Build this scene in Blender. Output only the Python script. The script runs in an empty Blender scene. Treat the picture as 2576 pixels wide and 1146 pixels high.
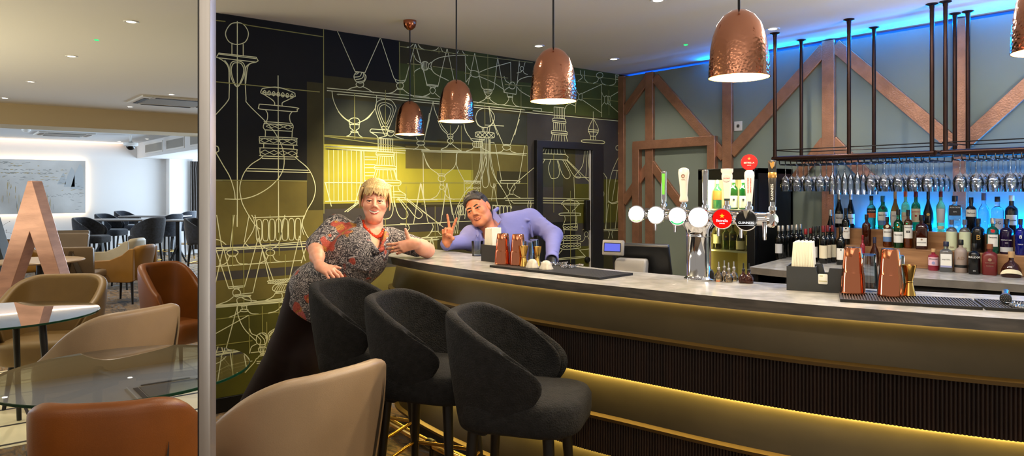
import bpy, bmesh, math, random
import numpy as np
from mathutils import Vector, Matrix
random.seed(7)
S = bpy.context.scene
COL = S.collection
PI = math.pi
# ------------------------------------------------------------------ camera, world, exposure
FPX, CX, HOR, EYE, YAW = 1778.0, 1288.0, 477.0, 1.5, math.radians(50.6)
cam_data = bpy.data.cameras.new('camera')
cam = bpy.data.objects.new('camera', cam_data); COL.objects.link(cam)
cam_data.sensor_fit = 'HORIZONTAL'; cam_data.sensor_width = 36.0
cam_data.lens = FPX / 2576 * 36.0
cam_data.shift_y = -(573 - HOR) / 2576
cam_data.clip_start = 0.05; cam_data.clip_end = 100
cam.location = (0, 0, EYE); cam.rotation_euler = (PI / 2, 0, YAW)
S.camera = cam
S.view_settings.view_transform = 'Standard'; S.view_settings.look = 'None'
S.view_settings.exposure = 0.78; S.view_settings.gamma = 1.0; S.view_settings.use_curve_mapping = False
cy = S.cycles
cy.use_denoising = True
try: cy.denoiser = 'OPENIMAGEDENOISE'
except Exception: pass
cy.max_bounces = 7; cy.diffuse_bounces = 3; cy.glossy_bounces = 4; cy.transmission_bounces = 6
cy.transparent_max_bounces = 24; cy.caustics_reflective = False; cy.caustics_refractive = False
cy.sample_clamp_indirect = 4.0; cy.use_adaptive_sampling = True; cy.adaptive_threshold = 0.03
W = bpy.data.worlds.new('world'); S.world = W; W.use_nodes = True
W.node_tree.nodes['Background'].inputs[0].default_value = (1.0, 0.90, 0.78, 1)
W.node_tree.nodes['Background'].inputs[1].default_value = 0.22

def area_light(name, loc, rot, sx, sy, power, color=(1, 1, 1), spread=PI):
    l = bpy.data.lights.new(name, 'AREA'); l.shape = 'RECTANGLE'; l.size = sx; l.size_y = sy
    l.energy = power; l.color = color; l.spread = spread
    o = bpy.data.objects.new(name, l); o.location = loc; o.rotation_euler = rot; COL.objects.link(o); return o
DAY = (0.62, 0.80, 1.0)
# daylight from the restaurant windows (far room), then added unseen fill lights
area_light('daylight_far_room', (-15.0, 5.6, 1.5), (-PI/2, 0, 0), 5.0, 2.2, 210, DAY)
area_light('daylight_far_end', (-15.0, -4.5, 1.5), (PI/2, 0, 0), 5.0, 2.0, 150, DAY)
area_light('ceiling_fill_by_viewer', (0.7, -0.5, 0.8), (PI, 0, 0), 2.0, 2.0, 42, (1.0, .97, .92))  # added unseen source facing up, brightens the ceiling
area_light('ceiling_fill_lounge', (-7.2, -2.2, 0.8), (PI, 0, 0), 2.0, 1.5, 92, (1.0, .90, .62))  # added out of view to lift the lounge ceiling
area_light('ceiling_fill_behind_bar', (-0.55, 3.95, 1.2), (PI, 0, 0), .6, .6, 22, (1.0, .92, .82))  # added up-facing fill, no lamp stands here
area_light('lounge_fill', (-0.4, -1.6, 2.66), (0, 0, 0), 2.4, 2.0, 14, (1, 0.86, 0.70))  # added soft fill from above, not a fitting in the ceiling
area_light('bar_fill', (-1.7, 3.7, 2.67), (0, 0, 0), 2.2, 0.5, 26, (1, 0.94, 0.86))  # added helper light over the bar, no panel there

# ------------------------------------------------------------------ pixel -> place (plane hits)
FW = np.array([-math.sin(YAW), math.cos(YAW), 0]); RT = np.array([math.cos(YAW), math.sin(YAW), 0])
def _ray(px, py): return FW + RT * (px - CX) / FPX + np.array([0, 0, 1.0]) * (HOR - py) / FPX
def at_z(px, py, z): r = _ray(px, py); return Vector(r * ((z - EYE) / r[2])) + Vector((0, 0, EYE))
def at_x(px, py, x): r = _ray(px, py); return Vector(r * (x / r[0])) + Vector((0, 0, EYE))
def at_y(px, py, y): r = _ray(px, py); return Vector(r * (y / r[1])) + Vector((0, 0, EYE))
def at_d(px, py, d): return Vector(_ray(px, py) * d) + Vector((0, 0, EYE))

# ------------------------------------------------------------------ materials
def lin(c):
    out = []
    for v in c[:3]:
        v = v / 255.0
        out.append(v / 12.92 if v <= 0.04045 else ((v + 0.055) / 1.055) ** 2.4)
    return (*out, 1.0)
MATS = {}
def mat(name, col, rough=0.5, metal=0.0, var=0.0, scale=8.0, bump=0.0, bscale=60.0, emit=None, estr=0.0, spec=0.5, col2=None, coat=0.0, trans=0.0, stretch=None, sheen=0.0, rvar=0.0, detail=4.0):
    if name in MATS: return MATS[name]
    m = bpy.data.materials.new(name); m.use_nodes = True; nt = m.node_tree; N = nt.nodes; L = nt.links
    b = N['Principled BSDF']
    b.inputs['Base Color'].default_value = lin(col); b.inputs['Roughness'].default_value = rough
    b.inputs['Metallic'].default_value = metal; b.inputs['Specular IOR Level'].default_value = spec
    if coat: b.inputs['Coat Weight'].default_value = coat; b.inputs['Coat Roughness'].default_value = 0.15
    if trans: b.inputs['Transmission Weight'].default_value = trans
    if sheen: b.inputs['Sheen Weight'].default_value = sheen
    if emit is not None:
        b.inputs['Emission Color'].default_value = lin(emit); b.inputs['Emission Strength'].default_value = estr
    vec = None
    if var or bump or col2 or rvar:
        tc = N.new('ShaderNodeTexCoord'); mp = N.new('ShaderNodeMapping'); L.new(tc.outputs['Object'], mp.inputs['Vector'])
        if stretch: mp.inputs['Scale'].default_value = stretch
        vec = mp.outputs['Vector']
    if var or col2 or rvar:
        n = N.new('ShaderNodeTexNoise'); n.inputs['Scale'].default_value = scale; n.inputs['Detail'].default_value = detail
        L.new(vec, n.inputs['Vector'])
    if var or col2:
        r = N.new('ShaderNodeValToRGB'); L.new(n.outputs['Fac'], r.inputs['Fac'])
        c1 = lin(col); c2 = lin(col2) if col2 else tuple(min(1, c * (1 + var)) for c in c1[:3]) + (1,)
        if not col2: c1 = tuple(c * (1 - var) for c in c1[:3]) + (1,)
        r.color_ramp.elements[0].position = 0.35; r.color_ramp.elements[1].position = 0.65
        r.color_ramp.elements[0].color = c1; r.color_ramp.elements[1].color = c2
        L.new(r.outputs['Color'], b.inputs['Base Color'])
    if rvar:
        mr = N.new('ShaderNodeMapRange'); L.new(n.outputs['Fac'], mr.inputs['Value'])
        mr.inputs['To Min'].default_value = max(0.02, rough - rvar); mr.inputs['To Max'].default_value = rough + rvar
        L.new(mr.outputs['Result'], b.inputs['Roughness'])
    if bump:
        n2 = N.new('ShaderNodeTexNoise'); n2.inputs['Scale'].default_value = bscale; n2.inputs['Detail'].default_value = 3
        L.new(vec, n2.inputs['Vector'])
        bp = N.new('ShaderNodeBump'); bp.inputs['Strength'].default_value = bump; bp.inputs['Distance'].default_value = 0.01
        L.new(n2.outputs['Fac'], bp.inputs['Height']); L.new(bp.outputs['Normal'], b.inputs['Normal'])
    MATS[name] = m; return m
def emis(name, col, strength):
    if name in MATS: return MATS[name]
    m = bpy.data.materials.new(name); m.use_nodes = True; nt = m.node_tree; nt.nodes.clear()
    e = nt.nodes.new('ShaderNodeEmission'); e.inputs[0].default_value = lin(col); e.inputs[1].default_value = strength
    o = nt.nodes.new('ShaderNodeOutputMaterial'); nt.links.new(e.outputs[0], o.inputs[0]); MATS[name] = m; return m
def thin_glass(name, tint=(255, 255, 255), gloss=1.0, rough=0.02, ior=1.5, base=0.0):
    """thin clear glass: see-through with a fresnel reflection"""
    if name in MATS: return MATS[name]
    m = bpy.data.materials.new(name); m.use_nodes = True; nt = m.node_tree; nt.nodes.clear(); N = nt.nodes; L = nt.links
    t = N.new('ShaderNodeBsdfTransparent'); t.inputs[0].default_value = lin(tint)
    g = N.new('ShaderNodeBsdfGlossy'); g.inputs['Roughness'].default_value = rough
    f = N.new('ShaderNodeFresnel'); f.inputs[0].default_value = ior
    mm = N.new('ShaderNodeMath'); mm.operation = 'MULTIPLY_ADD'; mm.inputs[1].default_value = gloss; mm.inputs[2].default_value = base; mm.use_clamp = True
    L.new(f.outputs[0], mm.inputs[0])
    x = N.new('ShaderNodeMixShader'); L.new(mm.outputs[0], x.inputs[0]); L.new(t.outputs[0], x.inputs[1]); L.new(g.outputs[0], x.inputs[2])
    o = N.new('ShaderNodeOutputMaterial'); L.new(x.outputs[0], o.inputs[0]); MATS[name] = m; return m

# ------------------------------------------------------------------ mesh building
class MB:
    def __init__(s): s.v = []; s.f = []; s.m = []
    def add(s, vs, fs, m=0):
        o = len(s.v); s.v += [tuple(p) for p in vs]
        for f in fs: s.f.append([i + o for i in f]); s.m.append(m)
        return s
    def box(s, c, d, rz=0.0, m=0, M=None):
        x, y, z = d[0] / 2, d[1] / 2, d[2] / 2
        P = [Vector((a * x, b * y, e * z)) for e in (-1, 1) for b in (-1, 1) for a in (-1, 1)]
        R = M if M is not None else Matrix.Rotation(rz, 3, 'Z')
        P = [R @ p + Vector(c) for p in P]
        return s.add(P, [(0, 2, 3, 1), (4, 5, 7, 6), (0, 1, 5, 4), (2, 6, 7, 3), (0, 4, 6, 2), (1, 3, 7, 5)], m)
    def rbox(s, c, d, r=0.01, n=3, rz=0.0, m=0, M=None):
        """box with rounded vertical edges and softened top/bottom rims"""
        x, y, z = d[0] / 2, d[1] / 2, d[2] / 2; r = min(r, x * .98, y * .98)
        e = min(r * 0.6, z * 0.9)
        def ring(k, zz):
            out = []
            for (sx, sy, a0) in ((1, 1, 0), (-1, 1, 90), (-1, -1, 180), (1, -1, 270)):
                for i in range(n + 1):
                    a = math.radians(a0 + 90 * i / n)
                    out.append(Vector((sx * (x - r) + (r - k) * math.cos(a), sy * (y - r) + (r - k) * math.sin(a), zz)))
            return out
        rings = [ring(e, -z), ring(e * .3, -z + e * .3), ring(0, -z + e), ring(0, z - e), ring(e * .3, z - e * .3), ring(e, z)]
        R = M if M is not None else Matrix.Rotation(rz, 3, 'Z')
        rings = [[R @ p + Vector(c) for p in q] for q in rings]
        return s.loft(rings, True, True, m)
    def loft(s, rings, cap=True, closed=True, m=0):
        n = len(rings[0]); vs = [p for r in rings for p in r]; fs = []
        for i in range(len(rings) - 1):
            for j in range(n if closed else n - 1):
                a = i * n + j; b = i * n + (j + 1) % n
                fs.append((a, b, b + n, a + n))
        if cap:
            fs.append(tuple(reversed(range(n)))); fs.append(tuple(range((len(rings) - 1) * n, len(rings) * n)))
        return s.add(vs, fs, m)
    def lathe(s, prof, n=20, c=(0, 0, 0), m=0, M=None, cap=False):
        vs = []; fs = []; R = M if M is not None else Matrix.Identity(3); c = Vector(c)
        for (r, z) in prof:
            for j in range(n):
                a = 2 * PI * j / n; vs.append(R @ Vector((r * math.cos(a), r * math.sin(a), z)) + c)
        for i in range(len(prof) - 1):
            for j in range(n):
                a = i * n + j; b = i * n + (j + 1) % n; fs.append((a, b, b + n, a + n))
        if cap:
            if prof[0][0] > 1e-4: fs.append(tuple(reversed(range(n))))
            if prof[-1][0] > 1e-4: fs.append(tuple(range((len(prof) - 1) * n, len(prof) * n)))
        return s.add(vs, fs, m)
    def tube(s, pts, r, n=8, closed=False, cap=True, m=0):
        pts = [Vector(p) for p in pts]; k = len(pts); rr = r if isinstance(r, (list, tuple)) else [r] * k
        rings = []; up = None
        for i, p in enumerate(pts):
            a = pts[i - 1] if (i > 0 or closed) else pts[i]; b = pts[(i + 1) % k] if (i < k - 1 or closed) else pts[i]
            t = (b - a)
            if t.length < 1e-9: t = Vector((0, 0, 1))
            t.normalize()
            if up is None:
                up = Vector((0, 0, 1)) if abs(t.z) < 0.9 else Vector((1, 0, 0))
            u = t.cross(up)
            if u.length < 1e-6: u = t.orthogonal()
            u.normalize(); w = u.cross(t); up = w
            rings.append([p + (u * math.cos(2 * PI * j / n) + w * math.sin(2 * PI * j / n)) * rr[i] for j in range(n)])
        if closed: rings.append(rings[0]); cap = False
        return s.loft(rings, cap, True, m)
    def prism(s, poly, z0, z1, m=0, M=None, c=(0, 0, 0)):
        R = M if M is not None else Matrix.Identity(3); c = Vector(c); n = len(poly)
        vs = [R @ Vector((p[0], p[1], z0)) + c for p in poly] + [R @ Vector((p[0], p[1], z1)) + c for p in poly]
        fs = [tuple(reversed(range(n))), tuple(range(n, 2 * n))] + [(i, (i + 1) % n, n + (i + 1) % n, n + i) for i in range(n)]
        return s.add(vs, fs, m)
    def ball(s, c, r, n=10, m=0, sc=(1, 1, 1), M=None):
        k = max(4, n // 2 + 1); prof = [(max(1e-5, math.sin(PI * i / k)), -math.cos(PI * i / k)) for i in range(k + 1)]
        R = M if M is not None else Matrix.Identity(3)
        D = R @ Matrix.Diagonal(Vector((sc[0] * r, sc[1] * r, sc[2] * r)))
        return s.lathe(prof, n, c, m, D)
    def build(s, name, mats, parent=None, angle=38, loc=None, bevel=0, seg=2, subsurf=0, solid=0):
        me = bpy.data.meshes.new(name); me.from_pydata(s.v, [], s.f); me.update()
        if not isinstance(mats, (list, tuple)): mats = [mats]
        for m in mats: me.materials.append(m)
        if len(mats) > 1: me.polygons.foreach_set('material_index', s.m)
        bm = bmesh.new(); bm.from_mesh(me); bmesh.ops.remove_doubles(bm, verts=bm.verts, dist=1e-6)
        bmesh.ops.recalc_face_normals(bm, faces=bm.faces); bm.to_mesh(me); bm.free()
        me.shade_smooth()
        try: me.set_sharp_from_angle(angle=math.radians(angle))
        except Exception: pass
        o = bpy.data.objects.new(name, me); COL.objects.link(o)
        if parent is not None: o.parent = parent
        if loc is not None: o.location = loc
        if solid: md = o.modifiers.new('solid', 'SOLIDIFY'); md.thickness = solid; md.offset = 0
        if bevel: md = o.modifiers.new('bevel', 'BEVEL'); md.width = bevel; md.segments = seg; md.limit_method = 'ANGLE'; md.angle_limit = math.radians(35)
        if subsurf: md = o.modifiers.new('sub', 'SUBSURF'); md.levels = subsurf; md.render_levels = subsurf
        return o
def tag(o, label=None, cat=None, group=None, kind=None):
    if label: o['label'] = label
    if cat: o['category'] = cat
    if group: o['group'] = group
    if kind: o['kind'] = kind
    return o
def thing(name, loc, rz=0.0, label=None, cat=None, group=None):
    o = bpy.data.objects.new(name, None); o.empty_display_size = 0.05; COL.objects.link(o)
    o.location = loc; o.rotation_euler = (0, 0, rz); return tag(o, label, cat, group)
def struct(o): o['kind'] = 'structure'; return o
def dup(root, loc=None, rz=None, label=None, group=None, parent=None):
    r = root.copy(); COL.objects.link(r)
    if loc is not None: r.location = loc
    if rz is not None: r.rotation_euler = (0, 0, rz)
    if label: r['label'] = label
    if group: r['group'] = group
    for ch in list(root.children):
        c = ch.copy(); COL.objects.link(c); c.parent = r
        for g in list(ch.children):
            d = g.copy(); COL.objects.link(d); d.parent = c
    return r
def remat(root, table):
    """give a copied thing its own materials: table maps old material -> new"""
    for o in [root] + list(root.children_recursive):
        if o.type == 'MESH' and any(m in table for m in o.data.materials):
            o.data = o.data.copy()
            for i, m in enumerate(o.data.materials):
                if m in table: o.data.materials[i] = table[m]
def text_mb(o_name, txt, size, M, loc, mats, parent=None, depth=0.0006, align='CENTER'):
    """lettering as a real thin mesh; M maps the text's own x,y,z axes"""
    cu = bpy.data.curves.new(o_name, 'FONT'); cu.body = txt; cu.size = size; cu.align_x = align; cu.align_y = 'CENTER'; cu.extrude = depth; cu.resolution_u = 3
    t = bpy.data.objects.new(o_name, cu); COL.objects.link(t)
    dg = bpy.context.evaluated_depsgraph_get(); me = bpy.data.meshes.new_from_object(t.evaluated_get(dg))
    COL.objects.unlink(t); bpy.data.objects.remove(t); bpy.data.curves.remove(cu)
    me.materials.clear(); me.materials.append(mats)
    me.transform(Matrix.Translation(loc) @ M.to_4x4())
    o = bpy.data.objects.new(o_name, me); COL.objects.link(o)
    if parent is not None: o.parent = parent
    return o
def crv(pts, per=6, closed=False):
    """Catmull-Rom through points (2-D or 3-D)"""
    P = [np.array(p, float) for p in pts]; n = len(P); out = []
    for i in range(n if closed else n - 1):
        p0 = P[(i - 1) % n] if (closed or i > 0) else 2 * P[0] - P[1]
        p1 = P[i]; p2 = P[(i + 1) % n]
        p3 = P[(i + 2) % n] if (closed or i + 2 < n) else 2 * P[-1] - P[-2]
        for k in range(per):
            t = k / per
            out.append(0.5 * ((2 * p1) + (-p0 + p2) * t + (2 * p0 - 5 * p1 + 4 * p2 - p3) * t * t + (-p0 + 3 * p1 - 3 * p2 + p3) * t ** 3))
    if not closed: out.append(P[-1])
    return out
# ================================================================== THE SHELL
CEIL = 2.69; XM = -4.934; YB = 5.5
M_ceil = mat('ceiling_paint', (232, 228, 220), 0.85)
M_ceil2 = mat('far_ceiling_paint', (222, 222, 222), 0.85)
M_white = mat('white_wall_paint', (226, 224, 222), 0.8)
M_black = mat('black_satin', (12, 12, 13), 0.4)
M_carpet = mat('patterned_carpet', (62, 50, 38), 0.95, var=0, scale=5, bump=0.4, bscale=200)
nt = M_carpet.node_tree; N = nt.nodes; L = nt.links
tc = N.new('ShaderNodeTexCoord'); n1 = N.new('ShaderNodeTexNoise'); n1.inputs['Scale'].default_value = 3.2; n1.inputs['Detail'].default_value = 9; n1.inputs['Roughness'].default_value = 0.68; n1.inputs['Distortion'].default_value = 1.2
mpc = N.new('ShaderNodeMapping'); mpc.inputs['Scale'].default_value = (1.0, 2.6, 1); L.new(tc.outputs['Object'], mpc.inputs['Vector']); L.new(mpc.outputs['Vector'], n1.inputs['Vector'])
rp = N.new('ShaderNodeValToRGB'); L.new(n1.outputs['Fac'], rp.inputs['Fac'])
cr = rp.color_ramp; cr.elements[0].position = 0.36; cr.elements[0].color = lin((46, 40, 36)); cr.elements[1].position = 0.68; cr.elements[1].color = lin((150, 146, 142))
for p, c in ((0.45, (96, 82, 66)), (0.52, (142, 110, 66)), (0.58, (112, 106, 102))):
    e = cr.elements.new(p); e.color = lin(c)
L.new(rp.outputs['Color'], N['Principled BSDF'].inputs['Base Color'])
M_tile = mat('cream_floor_tile', (246, 236, 200), 0.35, var=0.04, scale=1.5)
M_joint = mat('dark_tile_joint', (40, 30, 18), 0.6)
# floor: carpet with a cream tiled walkway strip between x -7.2 and -5.05
f = MB()
f.box((-9.5, 0.5, -0.05), (22, 14, 0.1))
f.box((-6.12, 0.5, -0.0485), (2.15, 14, 0.1), m=1)
for k in range(6): f.box((-5.1 - k * 0.41, 0.5, -0.048), (0.03, 14, 0.1), m=2)
for k in range(12): f.box((-6.12, -5.5 + k * 1.2, -0.048), (2.15, 0.02, 0.1), m=2)
struct(f.build('floor', [M_carpet, M_tile, M_joint]))
# ceiling of bar and lounge, beam, lower ceiling of the far room with its cove slot
struct(MB().box((-5.45, 0.5, CEIL + 0.05), (13.5, 14, 0.1)).build('ceiling', M_ceil))
M_beam = mat('beam_paint', (205, 186, 150), 0.8)
struct(MB().box((-12.3, 0.5, 2.40 + 0.2), (0.78, 14, 0.4), m=0).build('trim_1', M_beam))
struct(MB().box((-15.2, 0.5, 2.60), (5.02, 14, 0.1)).build('ceiling_far', M_ceil2))
# far wall, returns, skirting
XF = -17.75
struct(MB().box((XF - 0.1, -1.2, 1.3), (0.2, 11.0, 2.6)).build('wall_far', M_white))
struct(MB().box((XF + 0.16, 4.45, 1.27), (0.32, 0.5, 2.54)).build('trim_2', M_white))
struct(MB().box((XF - 0.1, 6.2, 2.36), (0.2, 3.0, 0.4)).box((XF - 0.1, 6.2, 0.25), (0.2, 3.0, 0.5)).box((XF - 0.1, 4.45, 1.3), (0.2, 0.5, 2.6)).build('wall_far_right', M_white))
struct(MB().box((XF + 0.012, -1.2, 0.06), (0.024, 10.8, 0.12)).build('baseboard_far', mat('grey_skirting', (120, 112, 105), 0.6)))
sky = MB().box((XF - 0.9, 6.2, 1.3), (0.02, 4.5, 3.0)).build('sky_backdrop', emis('daylight_sky', (190, 225, 255), 3.0)); struct(sky)
wf = MB()
for yy in (4.72, 5.6, 6.5): wf.box((XF - 0.1, yy, 1.33), (0.06, 0.05, 1.66))
for zz in (0.52, 1.75, 2.14): wf.box((XF - 0.1, 5.6, zz), (0.06, 1.8, 0.05))
win = struct(wf.build('window_1', M_white))
struct(MB().box((XF - 0.1, 5.6, 1.33), (0.006, 1.8, 1.62)).build('window_glass', thin_glass('window_pane'), win))
# back (green) wall stops short of the ceiling: blue light slot behind it
M_green = mat('sage_green_paint', (134, 145, 134), 0.75, var=0.03, scale=2)
struct(MB().box((-2.6, YB + 0.05, 1.33), (5.2, 0.1, 2.66)).build('wall_back', M_green))
struct(MB().box((-2.6, YB + 0.32, 1.35), (6.0, 0.1, 2.7)).build('wall_back_rear', M_white))
struct(MB().box((-0.1, 4.4, 1.35), (0.1, 2.6, 2.7)).build('wall_right', M_green))
led = MB().box((-2.6, YB + 0.17, 2.60), (5.0, 0.03, 0.012)).build('blue_cove_light', emis('blue_led', (0, 84, 255), 9.0))
area_light('blue_cove_wash', (-2.1, YB - .03, 2.662), (PI + .95, 0, 0), 3.6, .012, 30, (0.0, .20, 1.0))
tag(led, 'blue light strip glowing in the ceiling slot above the green wall', 'light strip')
# green wall timber-look copper strips; every strip its own piece of trim
M_cop = mat('copper_foil_trim', (190, 140, 112), 0.38, 0.6, bump=0.25, bscale=90, var=0.10, scale=14)
tn = [2]
def strip(p, q, w=0.105, t=0.03, y=None, ext=0.0):
    """a strip on the back wall between two photo points"""
    y = YB if y is None else y
    a = at_y(p[0], p[1], y); b = at_y(q[0], q[1], y); d = b - a; Ln = d.length + ext; an = math.atan2(d.z, d.x)
    Rm = Matrix.Rotation(-an, 3, 'Y'); c = (a + b) / 2
    tn[0] += 1
    o = MB().box((0, 0, 0), (Ln, t, w)).build('trim_%d' % tn[0], M_cop, bevel=0.003)
    o.location = (c.x, y - t / 2, c.z); o.rotation_euler = (0, -an, 0)
    return struct(o)
strip((1566, 192), (1566, 640), 0.09, 0.034)
strip((1638, 182), (1638, 640), 0.095, 0.036)
strip((1834, 160), (1834, 440), 0.095, 0.036)
strip((2088, 103), (2088, 660), 0.10, 0.036)
strip((2418, 48), (2418, 640), 0.085, 0.036)
strip((1572, 282), (1634, 196), 0.085)
strip((1650, 195), (1826, 395), 0.095)
strip((1843, 385), (2078, 122), 0.10)
strip((2104, 115), (2404, 365), 0.10)
strip((2434, 355), (2800, 24), 0.10); strip((2820, 24), (2820, 640), 0.10, 0.036)
strip((1572, 508), (1640, 410), 0.085)
strip((1640, 410), (1720, 520), 0.085)
strip((2096, 355), (2210, 470), 0.095)
strip((2080, 355), (1990, 470), 0.095)
# mitred door surround on the green wall
strip((1607, 362), (1607, 640), 0.085, 0.055)
strip((1797, 352), (1797, 640), 0.085, 0.055)
strip((1600, 367), (1806, 353), 0.085, 0.056)
# silver post in the near foreground with its dark gasket
pc = at_d(522, 500, 1.6)
M_steel = mat('brushed_steel', (188, 183, 178), 0.45, 0.85, var=0.05, scale=60, stretch=(1, 1, 0.02))
rzp = YAW
po = MB().rbox((0, 0, CEIL / 2), (0.026, 0.034, CEIL), 0.003).build('trim_30', M_steel); po.location = (pc.x, pc.y, 0); po.rotation_euler = (0, 0, rzp); struct(po)
g = at_d(506.5, 500, 1.6)
gs = MB().box((0, 0, CEIL / 2), (0.0035, 0.03, CEIL)).build('trim_31', M_black); gs.location = (g.x, g.y, 0); gs.rotation_euler = (0, 0, rzp); struct(gs)
# ceiling downlights
M_dl = emis('downlight_lens', (255, 244, 225), 9.0)
M_wp = mat('white_plastic', (235, 235, 232), 0.4)
dl0 = thing('downlight', (0, 0, CEIL), 0, '', 'ceiling light')
MB().lathe([(0.03, 0.0), (0.031, -0.004), (0.046, -0.006), (0.05, -0.002), (0.05, 0.0)], 20).build('rim', M_wp, dl0)
MB().lathe([(0.0001, -0.003), (0.031, -0.003)], 20).build('lens', M_dl, dl0)
DLS = [((330, 54), 'near the silver post, nearest of its row over the lounge'), ((180, 141), 'over the lounge, second of its row going away'), ((78, 205), 'over the lounge, third of its row, above the letters'),
       ((12, 246), 'close to the beam, last of its row at the frame edge'), ((432, 237), 'above the corner of the square air conditioner'), ((327, 268), 'between the beam and the square air conditioner'),
       ((1355, 115), 'close beside the third copper pendant'), ((1544, 148), 'near the corner of mural and green wall'), ((1655, 0), 'cut by the top edge of the picture over the bar'), ((1944, 72), 'beside the first thin post of the glass rack')]
def spot(name, loc, power, size=2.3, col=(1, 0.86, 0.68), rad=0.03, blend=0.7, rot=(0, 0, 0)):
    l = bpy.data.lights.new(name, 'SPOT'); l.energy = power; l.spot_size = size; l.spot_blend = blend; l.color = col; l.shadow_soft_size = rad
    o = bpy.data.objects.new(name, l); o.location = loc; o.rotation_euler = rot; COL.objects.link(o); return o
for i, ((px, py), tx) in enumerate(DLS):
    p = at_z(px, py, CEIL); r = dl0 if i == 0 else dup(dl0)
    r.location = p; r['label'] = 'round recessed ceiling downlight ' + tx; r['group'] = 'ceiling downlights'
    spot('downlight_beam', (p.x, p.y, CEIL - 0.02), 36 if px < 500 else 17)
spot('mural_glow_fill', (-4.35, 2.55, CEIL - .02), 58, .95, (1, .9, .7), .04, 1.0, (0, .46, 0))  # added spot without a fitting, boosts the pendant glow on the mural
for (x, y) in ((-2.9, 1.4), (-1.2, 0.6), (-1.0, 3.8)):      # unseen lamps of the same kind, added above / behind the viewer
    spot('downlight_beam', (x, y, CEIL - 0.02), 15)
# far-room downlights
for (px, py), tx in (((130, 353), 'left of the far ceiling vent'), ((370, 349), 'by the white bulkhead, upper one'), ((300, 355), 'beside the dome camera')):
    p = at_z(px, py, 2.55); r = dup(dl0, p); r['label'] = 'small downlight in the far room ceiling ' + tx; r['group'] = 'far room downlights'
# green-lit detectors
for (px, py), tx in (((243, 100), 'ceiling over the lounge'), ((1725, 112), 'ceiling over the bar')):
    p = at_z(px, py, CEIL); d = MB().lathe([(0.0001, -0.006), (0.014, -0.006), (0.018, 0)], 14).build('emergency_light', emis('green_led', (40, 210, 110), 1.2)); d.location = p
    tag(d, 'tiny green-lit emergency light in the ' + tx, 'emergency light')
# air conditioning cassettes
M_acw = mat('cassette_white', (225, 222, 216), 0.5); M_grille = mat('grey_grille', (150, 146, 138), 0.7)
def cassette(loc, rz, s, label):
    t = thing('air_conditioner', loc, rz, label, 'air conditioner', 'ceiling air conditioners')
    fr = MB(); h = s / 2
    for (cx, cy_, dx, dy) in ((0, h - .06, s, .12), (0, -h + .06, s, .12), (h - .06, 0, .12, s - .24), (-h + .06, 0, .12, s - .24)): fr.box((cx, cy_, -0.012), (dx, dy, 0.024))
    fr.build('frame', M_acw, t, bevel=0.006)
    for k in range(4):
        a = k * PI / 2; MB().box((0, 0, 0), (s * .66, .06, .006)).build('louvre', M_black, t).location = (math.cos(a) * (h - .075), math.sin(a) * (h - .075), -0.0265)
        t.children[-1].rotation_euler = (0, 0, a + PI / 2)
    MB().box((0, 0, -0.012), (s - .26, s - .26, 0.02)).build('grille', M_grille, t)
    return t
cassette((-10.25, 2.52, CEIL), 0, 0.95, 'square white ceiling air conditioner cut off by the silver post')
p = at_z(160, 337, 2.55); cassette((p.x + 0.1, p.y, 2.55), 0, 0.9, 'far room square ceiling air conditioner beyond the beam')
# bulkhead with three grilles, dome camera, smoke detector
bk = MB().box((-15.23, 4.65, 2.38), (5.04, 2.1, 0.34)).build('trim_32', M_white); struct(bk)
for xx, ww, tx in ((-16.2, 1.5, 'farthest from the silver post'), (-14.52, 1.3, 'in the middle of the row'), (-13.1, .8, 'cut by the silver post')):
    t = thing('vent_grille', (xx, 3.60, 2.385), 0, 'grey vent grille in the white bulkhead, ' + tx, 'vent', 'bulkhead vents')
    MB().box((0, -0.006, 0), (ww, 0.012, 0.23)).build('frame', M_acw, t); MB().box((0, -0.014, 0), (ww - .1, 0.008, 0.16)).build('mesh_panel', M_grille, t)
p = at_d(329, 368, 13.6)
t = thing('dome_camera', (p.x, p.y, p.z), 0, 'black-eyed white dome security camera under the far ceiling', 'camera')
MB().lathe([(0.0001, 0.07), (0.13, 0.07), (0.13, 0.02), (0.09, 0)], 20).lathe([(.05, .235), (.02, .22), (.02, .07)], 10).build('housing', M_wp, t); MB().ball((0, 0, 0.01), 0.085, 14).build('lens_dome', mat('black_gloss', (6, 6, 7), 0.08), t)
p = at_z(66, 325, 2.55); d = MB().lathe([(0.0001, -0.05), (0.04, -0.05), (0.07, -0.02), (0.07, 0)], 16).build('smoke_detector', M_wp); d.location = p; tag(d, 'white round smoke detector just beyond the beam', 'detector')
# cove light strip at the top of the far wall
tag(MB().box((XF + 0.06, -1.0, 2.535), (0.03, 8.6, 0.02)).build('cove_light', emis('warm_led', (255, 214, 180), 3.0)), 'warm light strip along the top of the far wall', 'light strip')
# back-lit painting: a plain abstract wash
pa = at_x(0, 400, XF + 0.1); pb = at_x(215, 404, XF + 0.1); pd = at_x(215, 535, XF + 0.1)
ty0, ty1, tz0, tz1 = pa.y - 2.4, pb.y, pd.z, pb.z
M_art = mat('painting_wash', (176, 172, 166), 0.7, col2=(206, 204, 200), scale=1.1, detail=8)
M_artg = mat('painting_grey', (142, 143, 138), 0.7, var=0.15, scale=6); M_arty = mat('painting_ochre', (176, 156, 108), 0.7, var=0.1, scale=6); M_artb = mat('painting_blue', (172, 176, 178), 0.7)
t = thing('painting', (XF + 0.085, (ty0 + ty1) / 2, (tz0 + tz1) / 2), 0, 'wide pale landscape painting glowing from behind on the far wall', 'painting')
w2, h2 = (ty1 - ty0) / 2, (tz1 - tz0) / 2
b = MB(); rr = random.Random(3); b.box((0, 0, 0), (0.04, 2 * w2, 2 * h2))
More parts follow.
